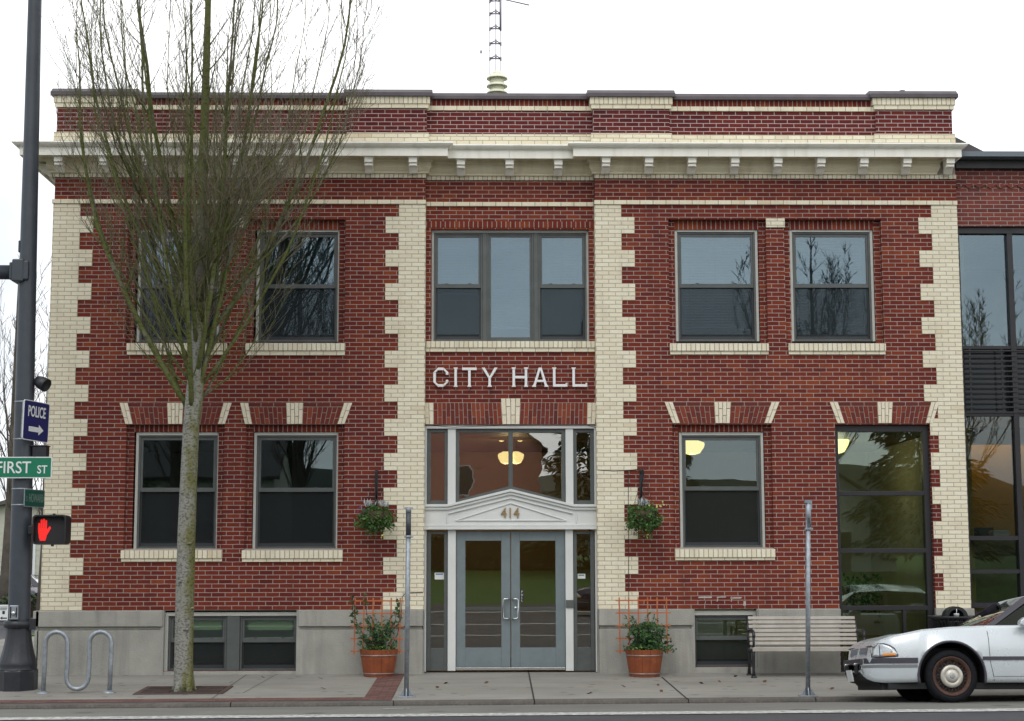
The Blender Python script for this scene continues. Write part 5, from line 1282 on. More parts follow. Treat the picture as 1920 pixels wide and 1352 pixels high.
# ---------------------------------------------------------------- plants
def leaf(mb, p, d, n, L, W):
    d = d.normalized(); s = d.cross(n)
    if s.length < 1e-4: s = d.orthogonal()
    s = s.normalized(); nn = s.cross(d)
    mb.add([p, p+d*L*.5+s*W*.5+nn*W*.14, p+d*L-nn*L*.08, p+d*L*.5-s*W*.5+nn*W*.14], [(0,1,2),(0,2,3)])
def rv(r): return Vector((r.uniform(-1,1), r.uniform(-1,1), r.uniform(-1,1)))
def barrel(px, py, label, seed):
    r = random.Random(seed); x, y = G(px, py); y += .27; z = zside(x, y)
    t = thing('barrel_planter', label, 'planter', (x, y, z), 'half barrel planters beside the entrance')
    H_, r0, r1 = .40, .225, .292; mb = MB(); n = 14
    for k in range(n):                                           # staves
        a0, a1 = 2*math.pi*k/n+.008, 2*math.pi*(k+1)/n-.008; K = 3
        for j in range(K):
            b0, b1 = a0+(a1-a0)*j/K, a0+(a1-a0)*(j+1)/K
            f = lambda a, rr, zz: (x+rr*math.cos(a), y+rr*math.sin(a), z+zz)
            mb.add([f(b0,r0,0),f(b1,r0,0),f(b1,r1,H_),f(b0,r1,H_),f(b0,r0-.02,0),f(b1,r0-.02,0),f(b1,r1-.022,H_),f(b0,r1-.022,H_)], [(0,1,2,3),(3,2,6,7),(5,4,7,6),(1,0,4,5),(0,3,7,4),(1,5,6,2)])
    mb.build('bucket', M['terracotta'], t)
    for hz in (.045, .315):
        rr = r0+(r1-r0)*hz/H_; mb = MB(); mb.lathe([(rr+.001, z+hz-.01), (rr+.006, z+hz-.009), (rr+.0075, z+hz+.009), (rr+.002, z+hz+.01)], (x, y, 0), 42); mb.build('hoop', M['hoop'], t)
    mb = MB(); mb.lathe([(.001, z+.02), (.20, z+.02), (r1-.024, z+H_-.05), (.001, z+H_-.02)], (x, y, 0), 20, close=False); mb.build('soil', M['soil'], t)
    return x, y, z+H_-.05
def shrub(x, y, z, label, seed, w, h, n, droop=(0, 0)):
    r = random.Random(seed); t = thing('climbing_shrub', label, 'shrub', (x, y, z), 'leafy shrubs in the barrel planters')
    st = MB(); lf = MB()
    for i in range(n):
        a = r.uniform(0, 6.28); top = Vector((x+r.uniform(-1, 1)*w+droop[0]*r.random(), y+r.uniform(-.16, .2), z+h*r.uniform(.25, 1.0)**1.0))
        b = Vector((x+r.uniform(-.1, .1), y+r.uniform(-.08, .08), z-.02)); m_ = b.lerp(top, .5)+Vector((r.uniform(-.06,.06), r.uniform(-.06,.06), .06)); P_ = [b]
        for q in (.25,.5,.75,1): P_.append(b.lerp(m_, q).lerp(m_.lerp(top, q), q)+rv(r)*.012)
        st.tube(P_, [.006,.005,.004,.003,.002], 4, caps=False)
        for k in range(r.randint(12, 20)):
            q = r.uniform(.18, 1)*4; j = min(int(q), 3); p = P_[j].lerp(P_[j+1], q-j); d = rv(r)+Vector((0,0,.15)); lf_n = (Vector((0,-.6,.6))+rv(r)*.7)
            leaf(lf, p, d, lf_n, r.uniform(.045, .085), r.uniform(.022, .036))
    for i in range(n*(27 if droop[0] else 13)):                                        # leafy mass of the lower bush
        q = rv(r); q.z = abs(q.z)**1.3
        p = Vector((x+q.x*w*(1-.45*q.z)*(.8+.35*math.sin(q.z*9+seed))+droop[0]*.3, y+q.y*.24, z+.04+h*.66*q.z)); leaf(lf, p, rv(r)+Vector((0,0,.1)), Vector((0,-.6,.6))+rv(r)*.7, r.uniform(.045,.085), r.uniform(.024,.038))
    st.build('stem', mat('shrub_stem', (.06,.05,.03), .8), t); lf.build('foliage', M['leaf'], t)
    lm = MB()
    for i in range(170):
        a = r.uniform(0, 6.28); q = r.uniform(.05, .285); p = Vector((x+q*math.cos(a), y+q*math.sin(a), z+.03+r.uniform(-.02,.06))); leaf(lm, p, rv(r)+Vector((math.cos(a)*.4, math.sin(a)*.4, .3)), Vector((0,-.3,1))+rv(r)*.5, r.uniform(.03,.055), r.uniform(.02,.032))
    lm.build('ground_leaves', M['leaf_lime'], t)
    return t
def trellis(x0, x1, ytop, ybot, Yt, label, skew, seed, nx=6, ny=5):
    a, b, c, d = span(x0, x1, ytop, ybot, Yt); t = thing('trellis', label, 'trellis', ((a+b)/2, Yt, c), 'orange wooden trellises behind the planters')
    w = .020; ov = .06
    for i in range(nx):
        x = a+ov+(b-a-2*ov)*i/(nx-1); mb = MB(); mb.M = Matrix.Translation((x, Yt, (c+d)/2)) @ Matrix.Rotation(skew, 4, 'Y'); mb.box(-w/2, w/2, 0, .008, -(d-c)/2, (d-c)/2); mb.build('upright', M['trellis'], t)
    for i in range(ny):
        z = c+.045+(d-c-.09)*i/(ny-1); mb = MB(); mb.M = Matrix.Translation(((a+b)/2, Yt-.009, z)) @ Matrix.Rotation(skew*.5, 4, 'Y'); mb.box(-(b-a)/2, (b-a)/2, 0, .008, -w/2, w/2); mb.build('rail', M['trellis'], t)
bl = barrel(708, 1271, 'round wooden half barrel planter left of the entrance, a sprawling shrub in it', 3)
shrub(*bl, 'loose leafy shrub climbing the trellis in the left barrel planter', 31, .29, .62, 22)
tl = MB()
r = random.Random(9)
trellis(657.5, 757, 1121, 1227, -.42, 'orange wooden trellis behind the left planter, vine tips over its top', R(.6), 4)
br_ = barrel(1212, 1271, 'round wooden half barrel planter right of the entrance, a dense shrub in it', 7)
shrub(*br_, 'dense dark leafy shrub in the right barrel planter with a branch reaching right', 77, .34, .60, 30, (.22, 0))
trellis(1154.5, 1258, 1120, 1226, -.42, 'orange wooden trellis behind the right planter, half hidden by the dense shrub', R(-.4), 6)
# vine up the left trellis
v = thing('trellis_vine', 'thin leafy vine twining up the orange trellis left of the entrance', 'vine', (bl[0], -.45, bl[2])); st = MB(); lf = MB()
for px in (662, 690, 741, 750, 668):
    p0 = Vector((PX(700, 1225, -.45)+r.uniform(-.1,.1), -.47, bl[2])); p1 = Vector((*P(px, 1170, -.45),)).to_3d(); x_, z_ = P(px, 1165, -.45); x2, z2 = P(px+r.uniform(-8, 8), 1112+r.uniform(0, 16), -.45)
    line = [p0, Vector((p0.x*.4+x_*.6, -.46, (p0.z+z_)/2)), Vector((x_, -.44, z_)), Vector((x2, -.45, z2))]; st.tube(line, .004, 4, caps=False)
    for k in range(26):
        q = r.uniform(.3, 1)*3; j = min(int(q), 2); leaf(lf, line[j].lerp(line[j+1], q-j), rv(r)+Vector((0,-.2,-.1)), Vector((0,-1,.4))+rv(r)*.6, r.uniform(.05,.08), r.uniform(.025,.035))
st.build('stem', bpy.data.materials['shrub_stem'], v); lf.build('foliage', M['leaf'], v)

def basket(px, py, label, seed, bpx, bpy_, blabel):
    r = random.Random(seed); Yb = -.40; x, z = P(px, py, Yb)
    xb, zb = P(bpx, bpy_, -.2)
    br = thing('basket_bracket', blabel, 'bracket', (xb, -.03, zb-.6), 'iron brackets holding the hanging baskets')
    mb = MB(); mb.box(xb-.022, xb+.022, -.026, -.001, zb-.52, zb+.03); mb.build('wall_plate', M['black_iron'], br, bevel=.004)
    mb = MB(); mb.tube([(xb, -.02, zb-.02), (x, Yb, zb-.0)], .014, 7); mb.tube([(xb, -.02, zb-.42), (xb, -.10, zb-.28), (x, Yb+.06, zb-.01)], .011, 7); mb.tube([(x, Yb, zb), (x, Yb-.02, zb-.03), (x, Yb, zb-.055)], .008, 6); mb.build('arm', M['black_iron'], br)
    t = thing('hanging_basket', label, 'hanging basket', (x, Yb, z-.24), 'hanging flower baskets beside the entrance')
    mb = MB(); mb.lathe([(.03, -.20), (.12, -.17), (.19, -.09), (.215, .02), (.20, .02), (.10, .0), (.001, .0)], (x, Yb, z+.06), 20); mb.build('basket_liner', M['skirt'], t)
    for k in range(3):
        a = k*2.094+.5; mb = MB(); mb.tube([(x+.205*math.cos(a), Yb+.205*math.sin(a), z+.08), (x, Yb, zb-.055)], .0035, 4); mb.build('chain', M['black'], t)
    lf = MB(); S = Vector((.285, .27, .20))
    for i in range(1150):
        d = rv(r).normalized(); q = r.uniform(.62, 1.0); lump = 1+.12*math.sin(d.x*7+seed)+.1*math.sin(d.z*8+d.y*5)
        p = Vector((x+d.x*S.x*q*lump, Yb+d.y*S.y*q*lump, z-.02+d.z*S.z*q*lump+(-.03 if abs(d.x) > .7 else 0)))
        leaf(lf, p, d+rv(r)*.9+Vector((0,0,-.2)), d+rv(r)*.6, r.uniform(.035,.06), r.uniform(.024,.040))
    for k in range(9):                                           # trailing strands
        a = r.uniform(0, 6.28); p = Vector((x+.15*math.cos(a), Yb+.15*math.sin(a), z-.18)); L_ = r.uniform(.06,.17)
        for i in range(9): leaf(lf, p+Vector((r.uniform(-.02,.02), r.uniform(-.02,.02), -L_*i/8)), rv(r)+Vector((0,0,-.5)), rv(r), .035, .022)
    lf.build('foliage', M['leaf_basket'], t)
    sv = MB()
    for cxs in ((-.11, .0), (.13, .02)) if seed == 2 else ((-.04, .0), (.0, .05)):
        for i in range(48):
            p = Vector((x+cxs[0]+r.gauss(0,.03), Yb-.08+r.gauss(0,.04), z+.17+r.uniform(-.03,.02))); leaf(sv, p, rv(r)*.7+Vector((0,-.1,1)), rv(r), r.uniform(.06,.12), r.uniform(.012,.02))
    sv.build('silver_foliage', M['leaf_silver'], t)
    fw = MB()
    for i in range(8):
        p = Vector((x-.24+r.gauss(0,.04), Yb-.12+r.gauss(0,.06), z+.10+r.gauss(0,.03))) if seed == 2 else Vector((x+.2+r.gauss(0,.08), Yb-.12+r.gauss(0,.06), z+.15+r.gauss(0,.03))); leaf(fw, p, rv(r), Vector((0,-1,.2)), .034, .032)
    fw.build('flower', M['flower_purple' if seed == 2 else 'flower_yellow'], t)
    fy = MB()
    for i in range(7): p = Vector((x+(.14 if seed == 2 else .02)+r.gauss(0,.02), Yb-.2+r.gauss(0,.03), z-.2-r.uniform(0,.12))); leaf(fy, p, rv(r)+Vector((0,0,-.6)), Vector((0,-1,.2)), .034, .024)
    fy.build('trailing_flower', M['flower_yellow' if seed == 2 else 'leaf_lime'], t)
basket(704, 969, 'hanging basket left of the entrance with two silver tufts and purple flowers', 2, 704.5, 883, 'black iron wall bracket holding the left hanging basket')
basket(1207.5, 968, 'hanging basket right of the entrance with one silver tuft and yellow specks', 6, 1203.5, 882, 'black iron wall bracket holding the right hanging basket')
# thin cable on the wall
mb = MB(); pc = lambda px, py, Y=-.016: Vector((P(px, py, Y)[0], Y, P(px, py, Y)[1]))
mb.tube([pc(1121, 881), pc(1150, 883), pc(1178, 882), pc(1203, 879)], .005, 5); mb.tube([pc(1178, 882), pc(1178.5, 1000), pc(1179, 1140), pc(1180, 1170, -.09)], .005, 5)
tag(mb.build('wall_cable', M['black']), 'thin black cable running down the cream bricks behind the right planter', 'cable')
mb = MB(); mb.tube([pc(796, 797, YB-.02), pc(850, 801, YB-.02), pc(950, 797.5, YB-.02), pc(1050, 797.5, YB-.02), pc(1100, 797, YB-.02), pc(1119, 802, YB-.02)], .005, 5)
tag(mb.build('lintel_cable', M['black']), 'thin black cable sagging along the brick lintel above the transom', 'cable')
mb = MB(); mb.tube([pc(793, 1111), pc(775, 1111.5), pc(760, 1112), pc(754, 1120, -.1), pc(752, 1160, -.1), pc(745, 1190, -.25), pc(728, 1224, -.6)], .006, 6)
tag(mb.build('water_hose', M['black']), 'thin dark irrigation tube looping down to the left barrel planter', 'hose')

# ---------------------------------------------------------------- bench
bx0, byf = G(1412, 1271.5); bx1 = PX(1614, 1240, byf+.35); Y0 = byf; zg = zside(bx0, byf+.2)
bench = thing('park_bench', 'weathered grey slatted park bench with black iron arms below the right windows', 'bench', ((bx0+bx1)/2, byf+.3, zg))
def end(x, s):
    mb = MB(); w = .03
    side = lambda pts, rr: mb.tube([(x, Y0+a, zg+b) for a, b in pts], rr, 8)
    side([(.04,0),(.05,.10),(.03,.30),(.02,.42)], [.030,.022,.024,.028]); side([(.48,0),(.46,.12),(.42,.30),(.44,.42)], [.03,.022,.024,.026])
    side([(.0,.40),(.25,.375),(.45,.36)], .022); side([(.44,.38),(.50,.62),(.585,.87)], [.026,.022,.018])
    side([(.52,.66),(.35,.68),(.12,.685),(.0,.66),(-.02,.60),(.02,.56),(.05,.60)], [.016,.02,.024,.026,.024,.018,.014]); side([(.02,.44),(.0,.50),(-.015,.60)], [.022,.018,.02])
    side([(.05,.18),(.25,.24),(.44,.18)], .014)
    for a in (.04, .48): mb.lathe([(.045, -.01), (.045, .012), (.03, .03)], (x, Y0+a, zg), 10)
    mb.build('end_frame', M['black_iron'], bench)
end(bx0+.02, 1); end(bx1-.02, -1)
for i in range(7):                                               # back slats
    q = i/6; y = Y0+.455+.125*q; z = zg+.475+.375*q; mb = MB(); mb.M = Matrix.Translation((0, y, z)) @ Matrix.Rotation(R(-18), 4, 'X'); mb.box(bx0+.03, bx1-.03, -.035, -.012, -.024, .024); mb.build('back_slat', M['bench_wood'], bench, bevel=.004)
for i in range(7):
    q = i/6; y = Y0+.01+.42*q; z = zg+.425-.025*q; mb = MB(); mb.box(bx0+.03, bx1-.03, y-.026, y+.026, z, z+.024); mb.build('seat_slat', M['bench_wood'], bench, bevel=.004)
mb = MB(); mb.box(bx0, bx1, Y0-.025, Y0-.005, zg+.385, zg+.445); mb.build('front_rail', M['bench_wood'], bench, bevel=.004)

# ---------------------------------------------------------------- litter bin and cup
tx, tz = P(1788, 1157, -.9); ty = -.9; zg = zside(tx, ty)
can = thing('litter_bin', 'black slatted steel litter bin with domed open hood behind the silver car', 'litter bin', (tx, ty, zg))
mb = MB()
for k in range(30):
    a = 2*math.pi*k/30; mb.tube([(tx+.27*math.cos(a), ty+.27*math.sin(a), zg+.06), (tx+.27*math.cos(a), ty+.27*math.sin(a), tz-.10), (tx+.33*math.cos(a), ty+.33*math.sin(a), tz-.0)], .010, 4)
mb.lathe([(.262, zg+.02), (.285, zg+.02), (.285, zg+.07), (.262, zg+.07)], (tx, ty, 0), 30); mb.lathe([(.262, zg+.5), (.282, zg+.5), (.282, zg+.54), (.262, zg+.54)], (tx, ty, 0), 30, close=False); mb.build('slatted_body', M['black_iron'], can)
mb = MB(); mb.lathe([(.24, tz-.05), (.31, tz-.03), (.385, tz-.005), (.39, tz+.012), (.375, tz+.02), (.25, tz+.01), (.24, tz-.02)], (tx, ty, 0), 36, close=False); mb.build('rim', M['black_iron'], can)
mb = MB(); mb.lathe([(.22, zg+.08), (.225, tz-.04), (.21, tz-.04), (.20, zg+.1), (.001, zg+.1)], (tx, ty, 0), 24); mb.build('liner', M['black'], can)
mb = MB(); n, k = 28, 10; vs = []                                # dome hood, open to the front
for i in range(k+1):
    b = math.pi/2*i/k
    for j in range(n+1):
        a = R(-50)+(2*math.pi-R(80))*j/n; vs.append((tx+.175*math.cos(b)*math.cos(a), ty+.175*math.cos(b)*math.sin(a), tz+.005+.155*math.sin(b)))
nn = n+1
arch = lambda r_, w_, z0: None
mb.add(vs, [(i*nn+j, i*nn+j+1, (i+1)*nn+j+1, (i+1)*nn+j) for i in range(k) for j in range(n)], True)
ring = [(tx+.172*math.cos(a), tz+.005+.155*math.sin(a)) for a in fr(0, math.pi, 20)]; ri = [(tx+.115*math.cos(a), tz+.005+.11*math.sin(a)) for a in fr(0, math.pi, 20)]
for i in range(20): mb.prism(ccw([ring[i], ring[i+1], ri[i+1], ri[i]]), ty-.165, ty-.14)
o = mb.build('hood', M['black_iron'], can)
mb = MB(); c = (tx-.015, ty-.21, tz+.012); mb.lathe([(.026, -.07), (.038, .03), (.041, .032), (.041, .042), (.03, .046), (.001, .046)], c, 16); mb.tube([(c[0], c[1], c[2]+.04), (c[0]+.004, c[1], c[2]+.115)], .005, 6)
tag(mb.build('paper_cup', M['sign_white']), 'white paper cup with lid and straw standing on the litter bin rim', 'cup')
# fallen leaves
for i, (px, py) in enumerate(((836,1282),(912,1281),(1106,1301),(1240,1297),(1234,1285.5),(1315,1282),(1379,1269),(1349,1279),(1434,1279),(1169,1288),(492,1270.5),(601,1272.5),(606,1292),(820,1290),(1560,1292.5),(433,1280))):
    r = random.Random(i); x, y = G(px, py); mb = MB(); a = r.uniform(0, 6.28); L_ = r.uniform(.05, .085); z = zside(x, y)
    mb.M = Matrix.Translation((x, y, z+.012)) @ Matrix.Rotation(a, 4, 'Z') @ Matrix.Rotation(r.uniform(-.25,.25), 4, 'X')
    pts = [(L_*.5*math.cos(t)*(1+.25*math.cos(5*t)), L_*.32*math.sin(t)*(1+.25*math.cos(5*t))) for t in fr(0, 6.283, 14)[:-1]]
    mb.add([(p[0], p[1], .012*math.sin(p[0]*50)) for p in pts]+[(p[0], p[1], .012*math.sin(p[0]*50)+.002) for p in pts], [tuple(range(13, -1, -1)), tuple(range(14, 28))]+[(i, (i+1) % 14, 14+(i+1) % 14, 14+i) for i in range(14)])
    tag(mb.build('fallen_leaf', M['leaf_brown']), 'small curled brown leaf lying on the pavement', 'leaf', 'brown leaves scattered on the pavement')
# plant behind the storefront glass
x, z = P(1618, 1120, .9); pl = thing('potted_plant', 'leafy green potted plant behind the tall storefront glass', 'plant', (x, .9, -.02))
mb = MB(); mb.box(x-.24, x+.22, .72, 1.1, -.02, PZ(1150, .9)); mb.build('planter_box', mat('tan_box', (.35,.17,.06), .7, noise=.1), pl, bevel=.01)
lf = MB(); r = random.Random(8)
for i in range(420):
    d = rv(r); p = Vector((x+d.x*.27, .9+d.y*.2, z-.02+d.z*.36)); leaf(lf, p, rv(r), rv(r), r.uniform(.06,.11), r.uniform(.03,.05))
lf.build('foliage', M['leaf_basket'], pl)
# ================================================================ the silver saloon at the kerb
GRILLE = mat('grille_grey', (.06,.065,.08), .35, metal=.5)
def lerp_tab(tab, x):
    if x <= tab[0][0]: return tab[0][1]
    for (a, b), (c, d) in zip(tab[:-1], tab[1:]):
        if x <= c: return b+(d-b)*(x-a)/(c-a) if c > a else d
    return tab[-1][1]
WT = [(-1.07,.40),(-1.06,.50),(-1.03,.59),(-.99,.67),(-.93,.745),(-.86,.80),(-.76,.85),(-.6,.888),(-.4,.912),(0,.926),(1,.93),(2.6,.93),(3.1,.915),(3.45,.88),(3.65,.82),(3.75,.72),(3.78,.60)]
ZTT = [(-1.07,.50),(-1.06,.545),(-.995,.575),(-.985,.67),(-.965,.735),(-.925,.772),(-.84,.815),(-.62,.862),(-.37,.895),(-.11,.922),(.15,.945),(.41,.964),(.6,.985),(2.7,1.0),(3.2,1.0),(3.55,.985),(3.70,.94),(3.76,.84),(3.78,.74)]
ZST = [(-1.07,.48),(-1.055,.53),(-.99,.56),(-.98,.66),(-.96,.728),(-.915,.77),(-.84,.808),(-.73,.85),(-.35,.926),(0,.956),(.49,.975),(2.7,.985),(3.2,.97),(3.55,.945),(3.72,.88),(3.78,.70)]
ZBT = [(-1.07,.40),(-1.055,.345),(-1.02,.30),(-.96,.268),(-.85,.252),(-.44,.258),(.5,.25),(2.3,.25),(3.3,.28),(3.7,.33),(3.78,.42)]
ARCH = ((0.0, .425, .345), (2.81, .425, .345))
def zb_at(x):
    z = lerp_tab(ZBT, x)
    for c, r, h in ARCH:
        if abs(x-c) < r: z = max(z, h+math.sqrt(max(0, r*r-(x-c)**2)))
    return z
def section(x):
    w, zt, zs, zb = lerp_tab(WT, x), lerp_tab(ZTT, x), lerp_tab(ZST, x), zb_at(x)
    zl = lerp_tab(ZBT, x)
    raw = [(0, zb), (w*.86, zb), (w*.955, zb+.004), (w*.975, max(zb+.008, zl+.06)), (w*.992, max(zb+.012, .40 if zs > .5 else zl+.1)), (w*1.0, max(zb+.016, min(.56, zs-.06))), (w*.995, max(zb+.02, min(.66, zs-.045))), (w*.978, max(zb+.024, zs-.035)), (w*.955, max(zb+.028, zs-.010)), (w*.925, max(zb+.032, zs+.004)), (w*.72, max(zb+.036, zs+(zt-zs)*.62)), (w*.38, zt-.004), (0, zt)]
    return raw
def surf_y(x, z):
    s = section(x)
    for (a, b), (c, d) in zip(s[2:-1], s[3:]):
        if b <= z <= d: return a+(c-a)*(z-b)/max(1e-6, d-b)
    return s[5][0]
def make_car(name, label, ox, oy, oz, paint, flip=False, detail=True, tilt=0.0, scale=1.0):
    """local frame: nose towards -x, driver's side -y"""
    t = thing(name, label, 'car', (ox, oy, oz))
    T_ = Matrix.Translation((ox, oy, oz)) @ Matrix.Rotation(tilt, 4, 'X') @ Matrix.Scale(scale, 4)
    def nb(): m = MB(); m.M = T_; return m
    xs = sorted(set([-1.07,-1.066,-1.06,-1.052,-1.045,-1.035,-1.02,-1.0,-.985,-.97,-.95,-.92,-.9,-.87,-.84,-.8,-.75,-.7,-.6,-.5,.5,.6,.8,1.0,1.3,1.6,1.9,2.2,2.35,3.27,3.3,3.4,3.5,3.6,3.65,3.7,3.74,3.76,3.78]+[c+s*r for c, r, h in ARCH for s in (-1.0005,-1,1,1.0005)]+[c+r*math.sin(R(a)) for c, r, h in ARCH for a in range(-84, 85, 7)]))
    mb = nb(); secs = [section(x) for x in xs]; k = len(secs[0]); full = 2*k-2; vs = []
    for x, s in zip(xs, secs):
        vs += [(x, -y, z) for y, z in s]+[(x, y, z) for y, z in s[-2:0:-1]]
    for i in range(len(xs)-1):
        for j in range(full):
            a, b = j, (j+1) % full
            dark = j in (0, 1, full-1, full-2) or (j in (10, 11, 12, 13) and .18 < xs[i] < 2.95)
            mb.cur = 1 if dark else 0
            mb.f.append([i*full+a, (i+1)*full+a, (i+1)*full+b, i*full+b]); mb.mi.append(mb.cur); mb.sm.append(not dark)
    mb.v = [T_ @ Vector(p) for p in vs]
    for i in (0, len(xs)-1): mb.f.append(list(range(i*full, (i+1)*full))[::(1 if i else -1)]); mb.mi.append(0); mb.sm.append(False)
    mb.build('body', [paint, M['car_black']], t)
    # wheel wells and floor
    mb = nb()
    for c, r, h in ARCH: mb.box(c-r+.01, c+r-.01, -.60, .60, .18, .70)
    mb.box(-.80, 3.5, -.80, .80, .178, .255); mb.box(-.86, -.45, -.70, .70, .172, .252); mb.build('underbody', M['car_black'], t)
    # greenhouse
    LW = {'wb': [(.38, 0, .968), (.40, -.40, .970), (.46, -.68, .978), (.56, -.835, .985)], 'wt': [(1.30, 0, 1.395), (1.28, -.30, 1.39), (1.22, -.50, 1.375), (1.12, -.605, 1.345)],
          'rt': [(2.42, 0, 1.385), (2.41, -.30, 1.38), (2.40, -.50, 1.365), (2.37, -.60, 1.335)], 'rb': [(3.02, 0, 1.0), (2.98, -.40, 1.0), (2.88, -.66, 1.0), (2.74, -.80, 1.0)]}
    def mir(l): return [(x, -y, z) for x, y, z in l[::-1][:-1]] if 0 else l+[(x, -y, z) for x, y, z in l[-2::-1]] if 0 else [(x, y, z) for x, y, z in l[::-1]]+[(x, -y, z) for x, y, z in l[1:]]
    wb, wt, rt, rb = (mir(LW[q]) for q in ('wb','wt','rt','rb'))
    def sheet(mb, a, b, th=.005, off=0):
        n = len(a); v = [Vector(p)+Vector((0,0,off)) for p in a]+[Vector(p)+Vector((0,0,off)) for p in b]; v2 = [p-Vector((0,0,th)) for p in v]
        mb.add(v+v2, [(i, i+1, n+i+1, n+i) for i in range(n-1)]+[(2*n+i, 3*n+i, 3*n+i+1, 2*n+i+1) for i in range(n-1)]+[(i, 2*n+i, 2*n+i+1, i+1) for i in range(n-1)]+[(n+i, n+i+1, 3*n+i+1, 3*n+i) for i in range(n-1)], True)
    mb = nb(); sheet(mb, wb, wt); mb.build('windscreen', M['glass_car'], t)
    mb = nb(); sheet(mb, rt, rb); mb.build('rear_window', M['glass_car'], t)
    mb = nb(); mid = [(1.7, y, z+.028) for x, y, z in [( (a[0]+b[0])/2, (a[1]+b[1])/2, (a[2]+b[2])/2) for a, b in zip(wt, rt)]]; sheet(mb, wt, mid, .03, .012); sheet(mb, mid, rt, .03, .012); mb.build('roof', paint, t)
    for s in (-1, 1):
        q = lambda p: (p[0], p[1]*-s, p[2])
        A0, A1, C1, C0 = Vector(q(LW['wb'][3])), Vector(q(LW['wt'][3])), Vector(q(LW['rt'][3])), Vector(q(LW['rb'][3]))
        o = Vector((0, s*.006, 0)); w_ = Vector((.075, 0, 0))
        def quad(mb, p, q_, r, u, th=.02):
            v = [p, q_, r, u]; n = Vector((0, -s*th, 0)); mb.add([a+o for a in v]+[a+o+n for a in v], [(0,1,2,3),(7,6,5,4),(0,4,5,1),(1,5,6,2),(2,6,7,3),(3,7,4,0)])
        mb = nb(); quad(mb, A0-Vector((.05,0,0)), A0+Vector((.05,0,.0)), A1+Vector((.05,0,-.01)), A1-Vector((.045,0,-.012))); quad(mb, A1-Vector((.05,0,-.0)), A1+Vector((0,0,-.035)), C1+Vector((0,0,-.035)), C1+Vector((.05,0,.0))); quad(mb, C1-w_*1.2, C1+w_*.5, C0+w_, C0-w_*2.6)
        B0, B1 = A0.lerp(C0, .49), A1.lerp(C1, .42); quad(mb, B0-w_*.6, B0+w_*.6, B1+w_*.5, B1-w_*.5, .021); mb.build('pillar', M['car_trim'], t)
        mb = nb(); i_ = Vector((0, -s*.012, 0)); quad(mb, A0+i_+Vector((.03,0,0)), B0+i_, B1+i_, A1+i_+Vector((.03,0,-.03)), .005); mb.build('side_window', M['glass_car'], t)
        mb = nb(); quad(mb, B0+i_, C0+i_-w_, C1+i_-w_, B1+i_, .005); mb.build('side_window', M['glass_car'], t)
    mb = nb(); sheet(mb, [(x-.05, y*1.0, z+.002) for x, y, z in wb], [(x+.03, y, z+.012) for x, y, z in wb], .012); mb.build('cowl', M['car_black'], t)
    # cabin
    mb = nb(); mb.box(.62, .95, -.74, .74, .80, 1.0); mb.build('dashboard', M['car_black'], t, bevel=.03)
    for y in (-.37, .37):
        mb = nb(); mb.prism([(1.25, .70), (1.75, .66), (1.98, 1.12), (1.88, 1.14), (1.62, .82), (1.25, .82)], y-.25, y+.25); mb.prism([(1.89, 1.14), (1.97, 1.13), (2.01, 1.28), (1.93, 1.30)], y-.12, y+.12); mb.build('seat', M['seat_cloth'], t, bevel=.02)
    if not detail:
        pass
    # side strips following the flanks
    def strip(x0, x1, z0, z1, off, n=26, bulge=.0):
        mb = nb()
        for s in (-1, 1):
            v = []
            for i in range(n+1):
                x = x0+(x1-x0)*i/n; y0, y1 = surf_y(x, z0), surf_y(x, z1)
                v += [(x, s*(y0-.01), z0), (x, s*(y0+off), z0+.004), (x, s*(y1+off), z1-.004), (x, s*(y1-.01), z1)]
            f = [(i*4+j, i*4+4+j, i*4+5+j, i*4+1+j) for i in range(n) for j in range(3)]+[(0,1,2,3), (n*4+3, n*4+2, n*4+1, n*4)]
            mb.add(v, f)
        return mb
    o = strip(-1.045, -.432, .500, .572, .016).build('bumper_strip', M['car_trim'], t); strip(-1.06, -.438, .446, .487, .010).build('bumper_strip', mat('bumper_grey', (.19,.20,.21), .5), t)
    o = strip(.40, 2.38, .535, .585, .014).build('side_moulding', M['car_trim'], t)
    # front face wraps of the strips
    mb = nb(); mb.box(-1.085, -1.05, -.52, .52, .495, .57); mb.build('bumper_strip', M['car_trim'], t, bevel=.012)
    for y in (-.28, .28):
        mb = nb(); mb.box(-1.115, -1.03, y-.035, y+.035, .36, .50); mb.build('bumper_guard', M['car_black'], t, bevel=.02)
        mb = nb(); mb.box(-1.122, -1.05, y-.03, y+.03, .485, .515); mb.build('bumper_guard_cap', M['chrome'], t, bevel=.008)
    mb = nb(); mb.M = T_ @ Matrix.Translation((-1.11, 0, .355)) @ Matrix.Rotation(R(-10), 4, 'Y'); mb.box(-.012, .0, -.155, .155, -.075, .075); mb.build('number_plate', M['sign_white'], t)
    mb = nb(); mb.prism([(-.93, .285), (-.7, .262), (-.68, .225), (-.84, .18), (-.88, .235)], -.66, .66); mb.build('air_dam', M['car_black'], t)
    # wheel arch lips
    for c, r, h in ARCH:
        for s in (-1, 1):
            mb = nb(); pts = [(c+(r+.004)*math.cos(a), s*(surf_y(c+(r+.02)*math.cos(a), min(.93, max(.40, h+(r+.015)*math.sin(a))))-.006), h+(r+.004)*math.sin(a)) for a in fr(R(-14), R(194), 30)]
            mb.tube(pts, .017, 6); mb.build('arch_lip', M['car_trim'], t)
